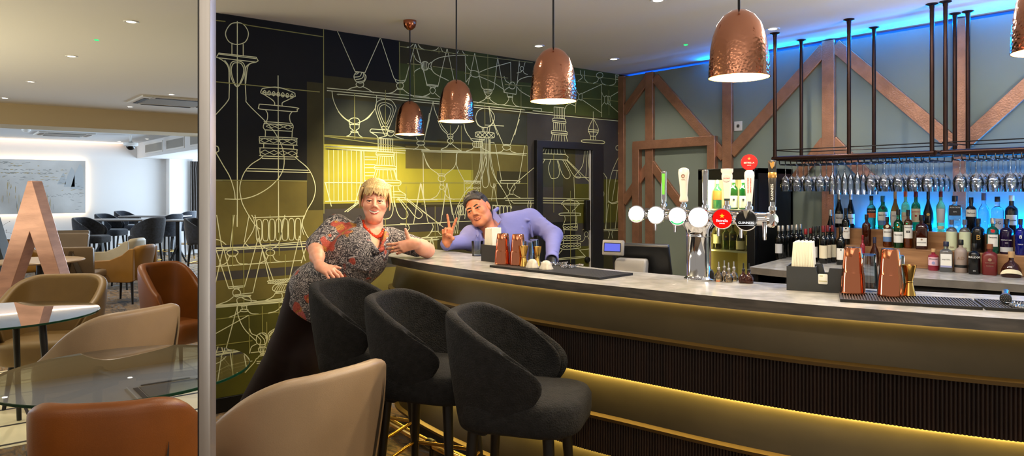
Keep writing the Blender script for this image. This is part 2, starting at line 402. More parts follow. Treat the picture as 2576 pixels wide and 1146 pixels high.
def blob(y, z, a, bb, m, sk=0.0):
    n = 9; b.add([(0.0206 + 0.0004 * rr.random(), y + a * math.cos(2 * PI * i / n) * rr.uniform(.6, 1.1), z + sk * a * math.cos(2 * PI * i / n) + bb * math.sin(2 * PI * i / n) * rr.uniform(.5, 1.1)) for i in range(n)], [tuple(range(n))], m)
for (y0, z0, z1, wd) in ((w2 - .12, -.05, .50, .16), (w2 - .27, .0, .42, .13), (w2 - .42, .05, .3, .1)):
    b.add([(0.0204, y0 - wd, z0), (0.0204, y0 + wd * .55, z0), (0.0204, y0 + wd * .5, z1 * .8), (0.0204, y0 + wd * .1, z1), (0.0204, y0 - wd * .5, z1 * .55)], [(0, 1, 2, 3, 4)], 3)
for (cyy, top, cnt, sp) in ((w2 - 1.35, .5, 90, .2), (w2 - .72, .36, 60, .2), (w2 - .10, .05, 30, .12), (w2 - 2.6, .4, 80, .25), (w2 - 3.6, .2, 60, .3)):
    for k in range(cnt):
        zz = top - abs(rr.gauss(0, .22)); lay_ = round(zz / .07) * .07; yy = cyy + rr.gauss(0, sp)
        if abs(yy) < w2 - .06 and abs(lay_) < h2 - .03: blob(yy, lay_ + rr.gauss(0, .010), rr.uniform(.018, .055), rr.uniform(.003, .009), rr.choice((1, 1, 2)), rr.uniform(-.3, .3))
for k in range(46):
    yy = w2 - rr.choice((1.3, 1.2, .72, 2.5, 3.5)) + rr.gauss(0, .09); zz = rr.uniform(-.48, .1); blob(yy, zz, rr.uniform(.003, .008), rr.uniform(.04, .14), rr.choice((1, 2, 2)))
for k in range(26): blob(w2 - .1 - k * .03, -.14 - k * .003 + rr.gauss(0, .012), .022, .006, 1)
b.build('canvas', [M_art, M_artg, M_arty, M_artb], t)
bl = MB(); 
for (yy, zz, dy, dz) in ((0, h2 - .02, 2 * w2 - .04, .02), (0, -h2 + .02, 2 * w2 - .04, .02), (w2 - .02, 0, .02, 2 * h2 - .1)): bl.box((-0.045, yy, zz), (0.03, dy, dz))
bl.build('back_light', emis('warm_back_led', (255, 222, 170), 8.0), t)
# curtain at the far window
cu = MB(); rows = []
for (z, wd) in ((2.16, .40), (2.0, .36), (1.2, .42), (0.12, .46)):
    rows.append([(XF + 0.42 + 0.035 * math.sin(i * 1.15), 4.62 + wd * i / 40, z) for i in range(41)])
cu.loft(rows, False, False)
c_ = cu.build('curtain', mat('grey_curtain', (88, 82, 78), 0.9, var=0.08, scale=20), solid=0.006); tag(c_, 'grey pleated curtain hanging beside the far window', 'curtain')
# ================================================================== MURAL WALL (drawn on the wall's own plane)
def mtone(n, c, v=0.22, sc=2.2): return mat('mural_' + n, c, 0.8, var=v, scale=sc, detail=6, spec=.25)
TONES = {'K': mtone('black', (25, 25, 22), .1), 'S': mtone('slate', (66, 62, 56)), 'D': mtone('dark_olive', (62, 58, 30)), 'O': mtone('olive', (108, 98, 44)),
         'L': mtone('lime', (176, 168, 50), .14), 'G': mtone('moss', (70, 78, 32)), 'B': mtone('bottle_green', (84, 82, 22)), 'E': mtone('grey_green', (58, 60, 46)), 'W': mat('mural_line', (222, 222, 168), 0.6), 'Y': mat('mural_faint_line', (150, 146, 70), 0.6)}
TK = list(TONES)
def wpt(px, py, off=0.0):
    p = at_x(px, py, XM); return Vector((XM + off, p.y, p.z))
wl = MB(); dm = MB()
wl.box((XM - 0.08, 3.59, CEIL / 2), (0.16, 4.14, CEIL), m=TK.index('D'))
lay = [0.0003]; rib = [0]
def patch(x0, y0, x1, y1, t, b=None):
    b = wl if b is None else b; lay[0] += 0.00002
    a = wpt(x0, y0); c = wpt(x1, y1); o = XM + lay[0] if b is wl else XM + 0.0121 + lay[0]
    z1 = min(a.z, CEIL - .001)
    b.add([(o, a.y, z1), (o, c.y, z1), (o, c.y, c.z), (o, a.y, c.z)], [(0, 1, 2, 3)], TK.index(t))
# tone panels: photo corner points, top-left and bottom-right
for q in ((538, 0, 813, 455, 'K'), (772, 205, 813, 520, 'D'), (538, 455, 772, 600, 'O'), (538, 560, 813, 612, 'O'), (700, 530, 813, 600, 'O'), (538, 612, 1100, 640, 'S'), (538, 597, 813, 604, 'O'), (538, 640, 1100, 690, 'O'),
          (538, 684, 1000, 712, 'S'), (538, 706, 1100, 770, 'O'), (538, 764, 900, 1000, 'B'), (538, 880, 900, 1000, 'B'),
          (813, 60, 1003, 210, 'K'), (813, 210, 1003, 245, 'D'), (813, 245, 1100, 365, 'E'), (1003, 90, 1560, 300, 'G'), (1003, 90, 1170, 180, 'D'), (1250, 120, 1420, 220, 'D'), (1003, 224, 1325, 262, 'G'),
          (1003, 262, 1325, 362, 'E'), (1326, 284, 1560, 700, 'S'), (813, 362, 1326, 515, 'L'), (813, 345, 1326, 366, 'O'), (1020, 366, 1326, 430, 'O'), (1190, 360, 1326, 515, 'O'), (1250, 430, 1326, 515, 'D'),
          (813, 515, 1330, 585, 'S'), (813, 512, 1330, 516, 'D'), (1000, 585, 1342, 760, 'O'), (1100, 600, 1342, 640, 'D'), (1440, 460, 1560, 560, 'B'), (1512, 450, 1560, 560, 'B'), (1512, 560, 1560, 700, 'D'), (740, 880, 900, 960, 'O')):
    patch(*q)
CROP = {'J': (700, 430, 3.274), 'K': (1060, 440, 3.82), 'M': (860, 430, 4.583), 'Q': (1340, 340, 3.017), 'A': (800, 60, 4.775), 'B': (800, 280, 4.775), 'C': (1040, 100, 4.773), 'D': (1060, 300, 4.773), 'E': (1320, 140, 4.777), 'F': (530, 540, 4.777), 'G': (530, 700, 4.777), 'H': (530, 0, 2.292), 'I': (1340, 340, 3.017)}
def ribbon(b, pts, w, off, mi):
    """flat drawn line of width w through wall points (y, z)"""
    P = [np.array(p, float) for p in pts]
    Q = [P[0]] + [P[i] for i in range(1, len(P)) if np.linalg.norm(P[i] - P[i - 1]) > 1e-4]
    if len(Q) < 2: return
    vs = []
    for i in range(len(Q)):
        d0 = Q[i] - Q[i - 1] if i > 0 else Q[1] - Q[0]; d1 = Q[i + 1] - Q[i] if i < len(Q) - 1 else d0
        d0 = d0 / (np.linalg.norm(d0) + 1e-9); d1 = d1 / (np.linalg.norm(d1) + 1e-9); t = d0 + d1; l = np.linalg.norm(t)
        t = t / l if l > 1e-6 else d1; n = np.array([-t[1], t[0]]); k = min(2.0, 1.0 / max(0.35, abs(float(np.dot(t, d1)))))
        for s in (-1, 1):
            q = Q[i] + n * s * w / 2 * k; vs.append((off, q[0], min(q[1], CEIL - .001)))
    b.add(vs, [(2 * i, 2 * i + 2, 2 * i + 3, 2 * i + 1) for i in range(len(Q) - 1)], mi)
def draw(crop, txt, w=0.0062, t='W'):
    ox, oy, sc = CROP[crop]; b = dm if crop == 'I' else wl
    for ln in txt.split('\n'):
        ln = ln.strip()
        if not ln: continue
        ww = w; tt = t
        if ln[0] == '-': tt = 'Y'; ln = ln[1:]
        sm = ln[0] == '~'; cl = ln[0] == 'o'
        if ln[0] in '~o': ln = ln[1:]
        P = [tuple(float(v) for v in s.split(',')) for s in ln.split()]
        P = [(ox + x / sc, oy + y / sc) for x, y in P]
        if cl: P = [tuple(p) for p in crv(P, 5, True)]; P.append(P[0]); 
        elif sm: P = [tuple(p) for p in crv(P, 5)]
        W3 = [wpt(*p) for p in P]
        rib[0] += 1; ribbon(b, [(p.y, p.z) for p in W3], ww, XM + (0.0140 if crop == 'I' else 0.0016) + (rib[0] % 53) * 3e-5, TK.index(tt))
def arches(crop, x0, x1, n, y0, y1, slope=0.0, up=True, w=0.006):
    """row of flutes: narrow loops between x0 and x1"""
    d = (x1 - x0) / n
    for k in range(n):
        xa = x0 + d * k + d * .1; xb = x0 + d * (k + 1) - d * .1; s = slope * (xa - x0)
        draw(crop, 'o%g,%g %g,%g %g,%g %g,%g %g,%g %g,%g' % (xa, y0 + s + d * .5, (xa + xb) / 2, y0 + s, xb, y0 + s + d * .5, xb, y1 + s - d * .4, (xa + xb) / 2, y1 + s, xa, y1 + s - d * .4), w)
def fan(crop, xs0, y0, xs1, y1, w=0.005):
    for a, c in zip(xs0, xs1): draw(crop, '%g,%g %g,%g' % (a, y0, c, y1), w)
def diamonds(crop, x0, y0, x1, y1, n, h):
    for k in range(n):
        xa = x0 + (x1 - x0) * k / n; xb = x0 + (x1 - x0) * (k + 1) / n; ya = y0 + (y1 - y0) * k / n; yb = y0 + (y1 - y0) * (k + 1) / n
        draw(crop, '%g,%g %g,%g %g,%g %g,%g %g,%g' % (xa, ya, (xa + xb) / 2, (ya + yb) / 2 - h, xb, yb, (xa + xb) / 2, (ya + yb) / 2 + h, xa, ya), 0.0045)
draw('H', '''o152,131 190,142 217,190 200,240 152,256 105,240 85,192 112,142
122,247 122,318
187,254 187,322
153,122 153,1306
35,325 47,306 262,330 273,350 262,358 35,332 35,325
47,312 262,338
~45,334 85,362 105,410 106,540 95,585 18,672
~262,358 220,370 199,410 203,560 215,600 330,715 385,790 420,880 416,980 360,1060 270,1120 180,1146 80,1146
~80,347 102,385 106,480
~240,360 213,385 201,480
o152,362 130,367 118,400 127,450 152,500 180,450 190,400 175,367
o152,352 120,360 110,400 122,460 152,500 183,460 198,400 185,362
-18,470 628,530
-18,117 85,124
-180,137 215,146 648,212
388,435 391,1340
o293,518 310,508 388,503 475,532 485,546 478,557 385,548 296,540
295,530 480,557
~300,540 350,572 367,590 368,608
~480,558 440,578 413,592 412,612
o280,605 300,601 490,620 497,632 488,643 380,636 283,628 277,616
~315,632 327,655 325,690 308,712 303,735 314,752 314,785
~470,642 455,665 458,700 475,725 470,755 468,790
305,700 470,712
304,712 473,722
312,748 470,757
o281,792 300,788 480,795 495,805 494,832 480,836 300,826 283,820
284,798 492,806
305,828 305,855
476,836 478,860
o284,858 300,852 480,860 496,870 494,895 484,904 300,898 286,890
~300,900 283,915 230,950 190,1000 168,1070 172,1130 190,1190 250,1290 285,1320
~485,904 505,922 560,970 592,1030 603,1090 590,1150 555,1210 535,1260
205,970 562,981
205,985 572,994
295,912 488,917
-18,1037 555,1043
-650,165 652,1230
-655,785 1120,850
660,842 1125,868
662,857 1120,882
~18,840 40,845 45,870 18,882
~30,880 70,950 110,1020 135,1100 140,1146''')
arches('H', 297, 480, 7, 520, 545, 0.13)
diamonds('H', 318, 727, 470, 734, 3, 11); diamonds('H', 285, 808, 492, 816, 4, 13); diamonds('H', 287, 876, 494, 884, 4, 13)
draw('A', '''232,85 445,575
745,172 560,590
445,572 560,585
o503,578 555,600 577,640 550,695 500,710 450,685 430,635 450,590
~465,705 455,730 475,755 505,762 535,752 548,730 540,705
~343,798 400,770 475,752
~535,752 600,785 665,828
~440,605 470,600 490,580
~435,640 500,630 525,585
~450,670 530,650 550,590
~470,695 550,680 565,610
750,172 908,645
~908,645 930,668 1000,685 1050,672
~925,672 940,700 985,708 1030,700 1050,672
1050,672 1165,240
o985,705 1020,720 1020,760 985,780 950,765 945,725
~820,838 900,820 955,775
~1010,775 1060,820 1150,872
950,785 1015,790
105,770 1000,850 1337,880
105,800 640,850 1337,920
~250,852 265,846 700,885 1337,950
-437,830 437,1300
-808,795 808,1300
~165,805 185,920 245,1050 330,1140 375,1160
~703,858 690,1000 630,1085 560,1150 500,1180
-65,70 65,1200
-975,215 985,860
~1140,350 1175,430 1240,475
~1225,530 1160,570 1150,625
1240,475 1240,530
1250,475 1305,740
1305,740 1337,745
1170,245 1235,470
-1145,350 1158,870
-1070,478 1225,490
-985,272 1337,318
~1065,282 1110,272 1145,240
~1200,245 1235,290 1280,312
~1215,880 1270,868 1337,840
o1280,452 1315,465 1325,510 1315,545 1280,556 1248,540 1240,505 1250,465
1265,460 1258,545
1282,455 1282,555
1300,460 1305,548
~808,905 745,915 700,950 690,1030 745,1200 800,1340
~808,905 880,920 930,990 930,1040 870,1200 812,1340
~806,940 740,960 715,1020 760,1170 806,1240 850,1180 900,1060 885,980 806,940
~806,965 755,985 740,1040 806,1200 865,1090 870,1020 806,965''')
draw('B', '''~240,0 300,70 375,125
~660,5 600,80 500,132
o435,78 480,88 500,120 480,140 435,145 395,135 375,112 395,88
372,125 378,155 495,160 500,130
~385,155 385,195 420,225 410,240
~492,158 490,200 458,225 468,245
o398,238 435,235 475,245 472,255 400,250
~400,252 375,285 340,300
~475,255 500,290 542,318
340,298 540,318
-438,0 441,335
768,180 842,185 842,215 768,212 768,180
~640,210 622,235 640,255 700,290 722,325
640,210 830,225 910,235
635,250 840,265
~805,185 840,235 880,250 915,240
o835,245 870,232 912,245 905,280 875,297 840,285
~840,280 800,300 722,320
~905,280 950,310 1030,335
720,322 900,332 990,335
720,325 722,480
897,332 895,485
o722,482 890,488 915,515 890,538 722,532 695,510
695,512 912,520
o705,648 915,655 935,685 915,700 700,695 678,672
680,675 932,685
715,535 705,648
905,540 915,655
690,700 655,825
915,700 950,825
~625,845 660,825 950,828 995,858 970,890 880,892
640,845 995,858
~960,890 965,930 995,962 1050,1000 1045,1035
895,962 995,962
900,1000 1045,1005
890,1030 1050,1035
82,415 720,440
88,450 720,470
-75,290 730,325
-900,330 1337,358
905,440 1337,460
75,855 1000,858
-1000,858 1337,858
85,1080 500,1075
940,1060 1337,1062
520,465 525,870
548,465 560,870
560,545 705,548
560,580 700,580
560,635 690,638
560,675 680,675
560,732 680,735
560,772 665,772
560,832 650,835
938,480 945,800
910,480 915,640
1260,488 1268,1060
1240,870 1290,1146
1235,850 1185,1146
85,855 160,1140
515,855 430,1146
~90,855 140,1060 190,1080
870,880 885,1100
905,890 915,1146
~1175,305 1200,345 1265,350 1285,300
o1235,355 1275,370 1275,395 1235,405 1190,395 1190,368
~1145,458 1195,430 1205,405
~1265,405 1290,440 1337,462
~1265,500 1290,580 1337,670
1337,20 1290,270''')
fan('B', [128, 185, 240, 293, 345, 400, 460, 505], 458, [132, 190, 243, 295, 350, 405, 465, 512], 1075)
fan('B', [745, 765, 785, 808, 830, 850, 872], 330, [745, 765, 785, 808, 830, 848, 868], 482)
fan('B', [745, 770, 795, 825, 850, 880], 540, [730, 765, 795, 825, 855, 890], 650)
fan('B', [715, 740, 780, 830, 870, 905], 702, [680, 725, 778, 840, 890, 940], 825)
draw('C', '''20,50 95,310
95,290 165,550
400,110 292,560
160,548 295,562
160,535 295,548
195,558 205,572 262,572 262,560
o230,572 258,590 260,620 230,648 200,620 200,590
~200,640 150,672 65,690
~258,640 290,670 320,692
~55,55 80,95 130,122
~215,132 270,120 300,92
~325,92 350,140 400,160
~470,168 520,160 540,130
~585,132 610,170 655,192
-305,92 305,165
405,110 485,480
~205,330 230,260 330,210 500,188 620,188
~205,310 250,400 420,490
620,188 628,510
o135,262 165,270 180,310 165,350 135,365 105,355 92,315 105,272
~185,295 210,270 225,280
~185,345 205,350 225,370
735,160 655,540
735,165 815,560
~625,280 655,340 690,375
~690,430 650,480 630,510
o690,375 720,370 760,380 785,400 780,440 740,448 695,430
~790,390 900,345 1165,270
~790,440 950,510 1090,600
1010,215 965,580
1010,215 1085,630
~815,560 840,590 940,605 965,580
o850,595 935,600 935,640 890,680 855,640
850,615 935,620
850,635 930,640
~870,680 870,700 830,730 760,760
~915,685 915,710 960,750 1025,782
o870,685 915,690 912,702 872,698
1165,270 1170,540
1270,250 1230,655
~1085,435 1105,490 1145,520
~1145,570 1100,600 1085,635
o1180,508 1210,520 1220,555 1205,585 1175,588 1150,570 1148,535
1085,630 1230,655
1120,645 1130,680 1190,685 1192,655
1130,690 1190,690
~1140,690 1140,720 1100,770 1050,782
~1185,690 1185,730 1220,785 1262,800
~1235,540 1270,480 1360,445 1432,438
~1235,560 1290,620 1410,690
-1290,570 1290,830
-890,165 893,770
-0,290 90,302
-230,320 490,355
-610,400 690,405
-800,420 1135,460
-1095,535 1432,560
-10,105 460,160 1432,275
0,710 320,745 1432,850
60,745 320,770 1432,878
0,685 320,712 730,745 1432,822
-855,770 858,1050
~1240,400 1290,385 1300,372
~1315,372 1330,400 1370,418
o1300,320 1320,335 1315,365 1295,370 1280,350 1285,330
1275,285 1270,320
1340,270 1325,322
o855,822 920,840 965,900 968,960 930,1030 860,1052 790,1030 750,960 755,890 790,840
235,740 145,1130
~235,745 260,860 330,1010 410,1120
~545,1030 510,1090 465,1140
~605,1010 620,1070 655,1146
1290,835 1215,1146
905,795 925,990
~905,800 960,1000 1010,1146
860,1022 1085,1035''')
draw('D', '''95,0 40,210
~195,10 240,110 315,185
~448,70 420,130 370,185
o318,180 372,182 372,222 320,220
320,205 372,207
o345,228 378,245 375,275 345,290 315,275 315,245
~330,290 345,300 365,290
~325,300 300,330 232,360
~370,300 410,335 480,378
232,368 475,378
-345,70 348,290
~512,60 530,140 595,235
590,230 750,245 750,235
590,240 625,265 720,268 750,245
o625,268 722,270 722,330 625,328
640,270 640,330
660,270 660,332
682,272 682,332
702,272 702,332
~625,335 600,360 535,382
~722,335 760,365 815,388
~650,10 680,70 740,100 800,90 850,45 870,0
o650,180 665,152 850,158 872,185 855,222 665,212
660,205 700,160 760,215 800,160 860,215
660,165 705,212 760,160 810,218 865,165
725,100 735,150
745,100 750,152
790,100 785,155
820,95 810,155
848,0 980,300
1175,0 1065,305
o975,320 1020,310 1065,325 1065,350 1020,370 980,350
975,300 1065,305
~985,355 960,385 905,398
~1060,355 1080,385 1138,405
0,372 820,395 1270,412
0,388 800,405 1260,430
-30,260 1270,318
18,390 25,960
-240,395 245,955
~25,420 80,560 200,655
~420,410 400,560 290,660
430,400 420,440
o200,655 285,658 270,678 215,675
o240,675 278,690 280,730 240,745 205,730 205,690
o240,785 270,800 268,830 240,838 220,825 222,798
~225,745 225,785
~262,745 265,788
~225,842 180,920 100,962
~268,845 310,930 395,962
-0,762 510,762
-890,768 1270,768
0,960 1000,950
-0,1015 510,1012
~425,410 425,560 510,735
~755,412 775,520 710,735
510,735 715,740 705,748 510,745 510,735
512,748 515,950
708,748 710,870
305,765 250,1146
308,765 370,1146
868,765 840,970
868,765 912,1030
~700,230 710,400 690,600 620,760 520,880 430,1050 400,1146
~720,230 725,400 710,600 640,760
~735,230 740,420 720,600 710,735
~760,230 765,420 740,560 730,760 760,820 800,790 800,700 780,500 778,230
~800,230 800,500 820,760 860,820 885,800 880,770
~815,240 820,480 870,680 1000,880 1085,1060
~825,240 835,480 885,690 960,810
885,300 960,735
1238,312 1168,735
950,735 1170,735
o955,735 1165,738 1170,755 1160,765 965,765 952,750
~1035,768 1035,820 1060,860 1055,895
~1110,770 1125,820 1100,860 1100,895
1055,895 1105,900
~1055,895 1030,920 990,945
~1110,900 1140,920 1185,942
1000,948 1432,945
1005,972 1350,972
1070,975 1105,1005 1350,1005
1350,580 1165,735 1100,790 1060,860
~1280,1005 1280,1060 1310,1110
~1325,1005 1310,1060 1325,1120
820,275 870,280 870,292
-1270,320 1272,945
-605,410 608,740
-478,75 480,380
430,1035 520,1038
850,1030 1070,1040 1085,1070''')
diamonds('D', 525, 765, 705, 765, 4, 12); diamonds('D', 535, 822, 705, 822, 4, 12); diamonds('D', 545, 880, 690, 852, 3, 12)
arches('D', 440, 530, 3, 1038, 1146); arches('D', 850, 1075, 5, 1030, 1146, 0.03)
draw('E', '''~665,175 668,220 690,262 640,302
~720,180 715,240 725,290 760,325
o900,202 932,215 935,250 900,272 865,252 862,222
~885,275 870,310 820,332
~910,285 930,330 970,352
~1015,358 1070,345 1095,310
1088,230 1130,235
1088,255 1130,258
1088,282 1128,285
1088,230 1092,312
1128,235 1120,312
~608,390 625,430 650,465
~650,515 615,560 608,690
-605,300 608,690
690,452 922,345
690,530 920,688
920,345 922,735
o665,460 685,455 685,525 665,530 648,515 648,475
~925,440 940,480 960,495
~955,560 930,590 922,620
o960,495 990,485 1000,530 990,578 960,565
o1000,490 1025,500 1020,560 1030,590 1000,575
1030,490 1135,425
1025,595 1135,692
-1008,415 1010,715
-1000,535 1135,552
-700,512 920,525
~480,640 500,600 545,575
545,575 605,605
0,680 340,712 1135,785
0,620 200,638 200,665
0,650 340,685
-590,220 1140,290
-600,305 1140,372
350,615 470,625 485,640
350,615 355,750
478,640 475,760
o350,750 470,758 492,790 480,812 350,798 335,775
338,778 490,795
345,800 345,900
480,810 490,910
o335,900 490,910 508,935 490,955 335,940 320,918
322,922 505,938
330,945 318,1025
495,955 512,1030
822,670 822,1010
~822,750 765,880 790,965
~822,750 885,885 850,968
760,885 885,895
760,912 885,918
790,965 850,968 850,1010
790,965 790,1008
o705,1010 930,1022 935,1055 705,1040
~1135,905 1120,930 1135,965
~1135,1070 1095,1090 1100,1130 1135,1130''')
fan('E', [375, 395, 415, 435, 455], 622, [375, 395, 415, 435, 455], 755); fan('E', [370, 390, 415, 440, 460], 805, [362, 385, 412, 440, 470], 905); fan('E', [360, 385, 410, 440, 470], 945, [345, 372, 405, 440, 480], 1030)
draw('F', '''70,0 130,380
280,0 235,385
-262,0 262,610
315,0 315,140
460,0 400,330
~490,0 520,60 515,170 440,300 405,345 385,385 355,400
405,335 480,405
530,0 600,350 635,385
890,0 850,210
~850,210 820,330 790,375 735,405
515,32 1115,15
~1120,5 1100,120 1160,260 1175,270
~1105,50 1090,140 1115,240
40,395 440,385 1140,320
40,405 300,400 1140,345
40,432 480,405 1140,380
40,622 1100,545
~40,290 120,310 185,358
130,380 180,410 240,390
o200,440 260,420 320,435 325,460 295,490 225,490 198,465
215,498 300,495
~225,500 180,580 80,618
~295,498 340,580 445,590
~635,385 680,410
o670,430 710,415 760,430 765,465 740,485 690,485 665,460
~690,490 660,545 580,582
~745,490 780,545 855,565
-713,0 713,580
-820,0 822,490
-895,475 895,770
150,400 40,890
155,405 275,875
40,350 215,885
215,885 400,865 405,850 212,865
570,275 405,860
570,280 750,780
-395,420 398,1146
625,400 505,935
620,420 705,790
1065,250 945,770
1065,255 1135,550
1140,400 1085,580
o700,790 940,768 955,785 945,802 710,825 695,810
o770,840 850,828 915,840 928,880 880,915 780,920 740,890
o285,895 320,890 355,920 350,960 310,985 270,960 265,920
280,890 345,885
285,960 505,935
290,972 485,965
345,990 480,975
o790,930 960,905 965,920 800,942
~275,980 200,1035 75,1080
~370,990 430,1020 550,1030
o315,1010 380,985 460,985 485,1030 460,1075 390,1095 330,1075
40,1085 370,1060 860,1010
40,1100 860,1025
40,1112 860,1040
~780,930 740,985 650,1030
~850,940 860,970 855,1000 870,1040
~905,940 950,970''')
arches('F', 540, 1085, 7, 55, 315, -0.03); diamonds('F', 702, 808, 945, 785, 8, 10)
for k in range(6): draw('F', '~%g,915 %g,880 %g,835' % (765 + k * 26, 780 + k * 26, 820 + k * 20), .005)
draw('G', '''40,325 370,300 860,240
40,350 860,285
370,320 378,365
430,320 432,365
o358,375 400,368 445,375 440,390 400,398 360,390
~360,390 300,430 215,468
~440,385 490,420 575,425
-40,490 700,415 900,395
320,330 180,855
~318,335 330,450 400,600 540,745
455,440 40,670
-458,445 465,895
-618,330 620,650
-672,520 675,900
~465,600 490,660 560,688
~465,900 490,820 550,785
o600,655 650,655 670,690 660,780 600,795 550,770 550,700 570,670
~560,690 600,740 590,790
~585,670 640,730 650,780
~620,660 660,690 660,720
o610,825 660,825 665,860 640,900 600,895 575,860 575,835
590,795 590,820 650,820 655,790
590,830 605,895
615,830 620,900
640,830 630,900
590,910 660,910 660,920 580,930 560,960
~715,630 685,680 690,760 725,805
~735,635 705,680 705,740 730,800
860,545 715,635
~870,300 850,420 790,570 710,690
~900,300 860,420 865,520
~690,415 790,385 865,310
o860,240 945,230 945,285 870,300
-690,715 900,695
-820,280 820,610
-40,805 500,745
480,890 660,870
550,995 640,990
550,1020 640,1010
180,855 140,915
40,905 140,940 240,1060
-135,1146 130,1100
40,1130 200,1050 400,1000 500,990
~550,955 520,1010 410,1130
1060,950 1240,900
1080,960 1240,930
~1175,800 1165,860 1220,875''')
draw('M', '''905,135 825,605
~905,140 960,420 990,580 1012,598
670,605 800,612
735,618 740,640
~765,620 775,660 745,700 720,740
~575,340 590,440 560,530 500,552 455,545
~600,330 640,480 690,545 740,540 760,490 700,390 640,310
~650,305 760,420 840,520 890,545 925,510 900,460 720,310
735,305 1100,590
215,335 30,470
215,350 60,470
0,345 215,340
660,330 1100,330
460,625 1100,598
~1035,600 1052,640 1030,690 985,755 890,775
890,775 1100,765
900,800 1100,792
1035,765 1015,870
1035,765 1060,880
-740,170 742,620
-500,550 500,640''')
draw('K', '''0,340 210,500
~240,80 185,450 170,462 150,462
245,85 330,500
~100,460 112,500 95,545 50,590 0,602
~148,460 158,500 162,545 190,575
95,540 162,540
o430,255 400,290 360,295
~365,290 330,420 310,560
375,295 325,560
~400,295 360,430 345,560
430,295 415,420
0,465 500,440
0,602 200,590
0,625 170,615
95,600 70,690
100,600 125,700
~1030,250 1020,300 1045,360
~1050,250 1045,300 1065,360
-130,300 130,600''')
draw('Q', '''525,268 560,322 555,710
~520,400 540,440 525,500
~655,155 600,280 575,400 570,512
605,265 655,265
640,265 600,500
655,265 640,500
o572,495 600,512 650,500 655,508 600,518
575,520 550,712
645,520 625,712
525,716 655,710
525,725 655,720
~575,722 582,750 572,782
~605,722 600,750 606,782
-655,345 620,348
-590,520 590,710''')
# door leaf set into the wall, black frame, handle
a = wpt(1352, 372); c = wpt(1484, 372)
dm.box((XM + 0.006, (a.y + c.y) / 2, a.z / 2), (0.012, c.y - a.y, a.z), m=TK.index('S'))
for q in ((1350, 372, 1414, 470, 'E'), (1414, 372, 1445, 700, 'D'), (1445, 462, 1484, 560, 'B'), (1352, 560, 1445, 720, 'K'), (1445, 620, 1484, 720, 'B')): patch(*q, b=dm)
draw('I', '''80,102 60,145 45,160 55,180 255,188 262,165 240,145 45,140
230,105 240,145
~85,182 60,230 35,270
~130,185 112,250 130,320 155,328 185,315 195,270 178,190
~185,190 210,280 240,325 265,325 275,290 220,188
~235,188 300,300 340,325 350,300 250,190
255,188 420,350
-152,145 152,585
305,315 310,480
310,315 425,322
~385,120 370,230 310,310
~395,118 400,230 395,320
~408,118 420,250 425,300
40,475 425,482
40,492 425,497
40,512 425,518
o275,488 325,500 342,515 335,528 220,525 215,512 240,495
~222,528 250,560 265,570 262,582
~338,528 310,560 295,570 297,582
o205,590 345,590 350,600 345,608 210,608
~235,612 238,640 228,670 222,690 230,720 230,745
~325,612 325,650 332,690 328,720
228,675 330,670
225,715 330,718
o208,765 345,758 350,775 345,792 215,798 207,780
o212,825 345,818 350,835 345,855 215,862
225,800 225,822
330,795 330,818
~215,870 190,900 170,940
~340,862 400,925
170,945 395,925
170,935 390,915
350,870 425,860
-278,420 280,965
~310,500 320,700
~425,712 385,712 370,718
o400,730 412,745 408,765 395,770 386,755 388,738
~390,770 375,800 350,808
~410,770 425,800''', 0.0058)
fan('I', [95, 115, 135, 155, 178, 200], 105, [85, 108, 132, 155, 180, 208], 142)
diamonds('I', 225, 700, 330, 695, 4, 8); diamonds('I', 212, 780, 345, 775, 5, 9); diamonds('I', 215, 842, 345, 836, 5, 9)
struct(wl.build('wall_left', [TONES[k] for k in TK]))
door = struct(dm.build('door_1', [TONES[k] for k in TK]))
fr = MB(); A = wpt(1343, 356); C = wpt(1511, 356); zt = 1.955
for (y0, y1) in ((A.y, A.y + 0.075), (C.y - 0.16, C.y)): fr.box((XM + 0.022, (y0 + y1) / 2, zt / 2), (0.044, y1 - y0, zt))
fr.box((XM + 0.022, (A.y + C.y) / 2, zt - 0.03), (0.0445, C.y - A.y, 0.07))
fo = fr.build('door_frame', mat('door_frame_black', (20, 20, 21), 0.55), door, bevel=0.004)
MB().box((XM + 0.016, wpt(1483, 500).y - .012, 1.0), (0.012, 0.02, 1.8)).build('edge_strip', mat('pale_edge', (200, 196, 186), 0.5), door)
h0 = wpt(1461, 503); h1 = wpt(1475, 578)
MB().box((XM + 0.05, (h0.y + h1.y) / 2, (h0.z + h1.z) / 2), (0.03, 0.06, h0.z - h1.z)).build('door_handle', M_black, door, bevel=0.004)
k = wpt(1473, 652); MB().lathe([(0.0001, .03), (.025, .03), (.03, .02), (.03, 0)], 16, M=Matrix.Rotation(PI / 2, 3, 'Y'), c=(XM + .012, k.y, k.z)).build('lock', M_black, door)
struct(MB().box((XM + 0.009, 2.66, 0.05), (0.018, 2.4, 0.10)).build('baseboard_left', M_black, bevel=0.003))
# double power socket low on the mural
s0 = wpt(737, 930); s1 = wpt(783, 962)
t = thing('power_socket', (XM, (s0.y + s1.y) / 2, (s0.z + s1.z) / 2), 0, 'black double power socket low on the mural wall behind the woman', 'socket')
MB().box((0.005, 0, 0), (0.01, 0.15, 0.088)).build('plate', mat('socket_black', (20, 20, 20), 0.3), t, bevel=0.003)
for y in (-.036, .036):
    MB().box((0.011, y, -.01), (0.003, 0.022, 0.01)).box((0.011, y + .012, .016), (.003, .008, .004)).box((0.011, y - .012, .016), (.003, .008, .004)).build('socket_face', mat('socket_metal', (150, 145, 130), 0.3, 0.8), t)
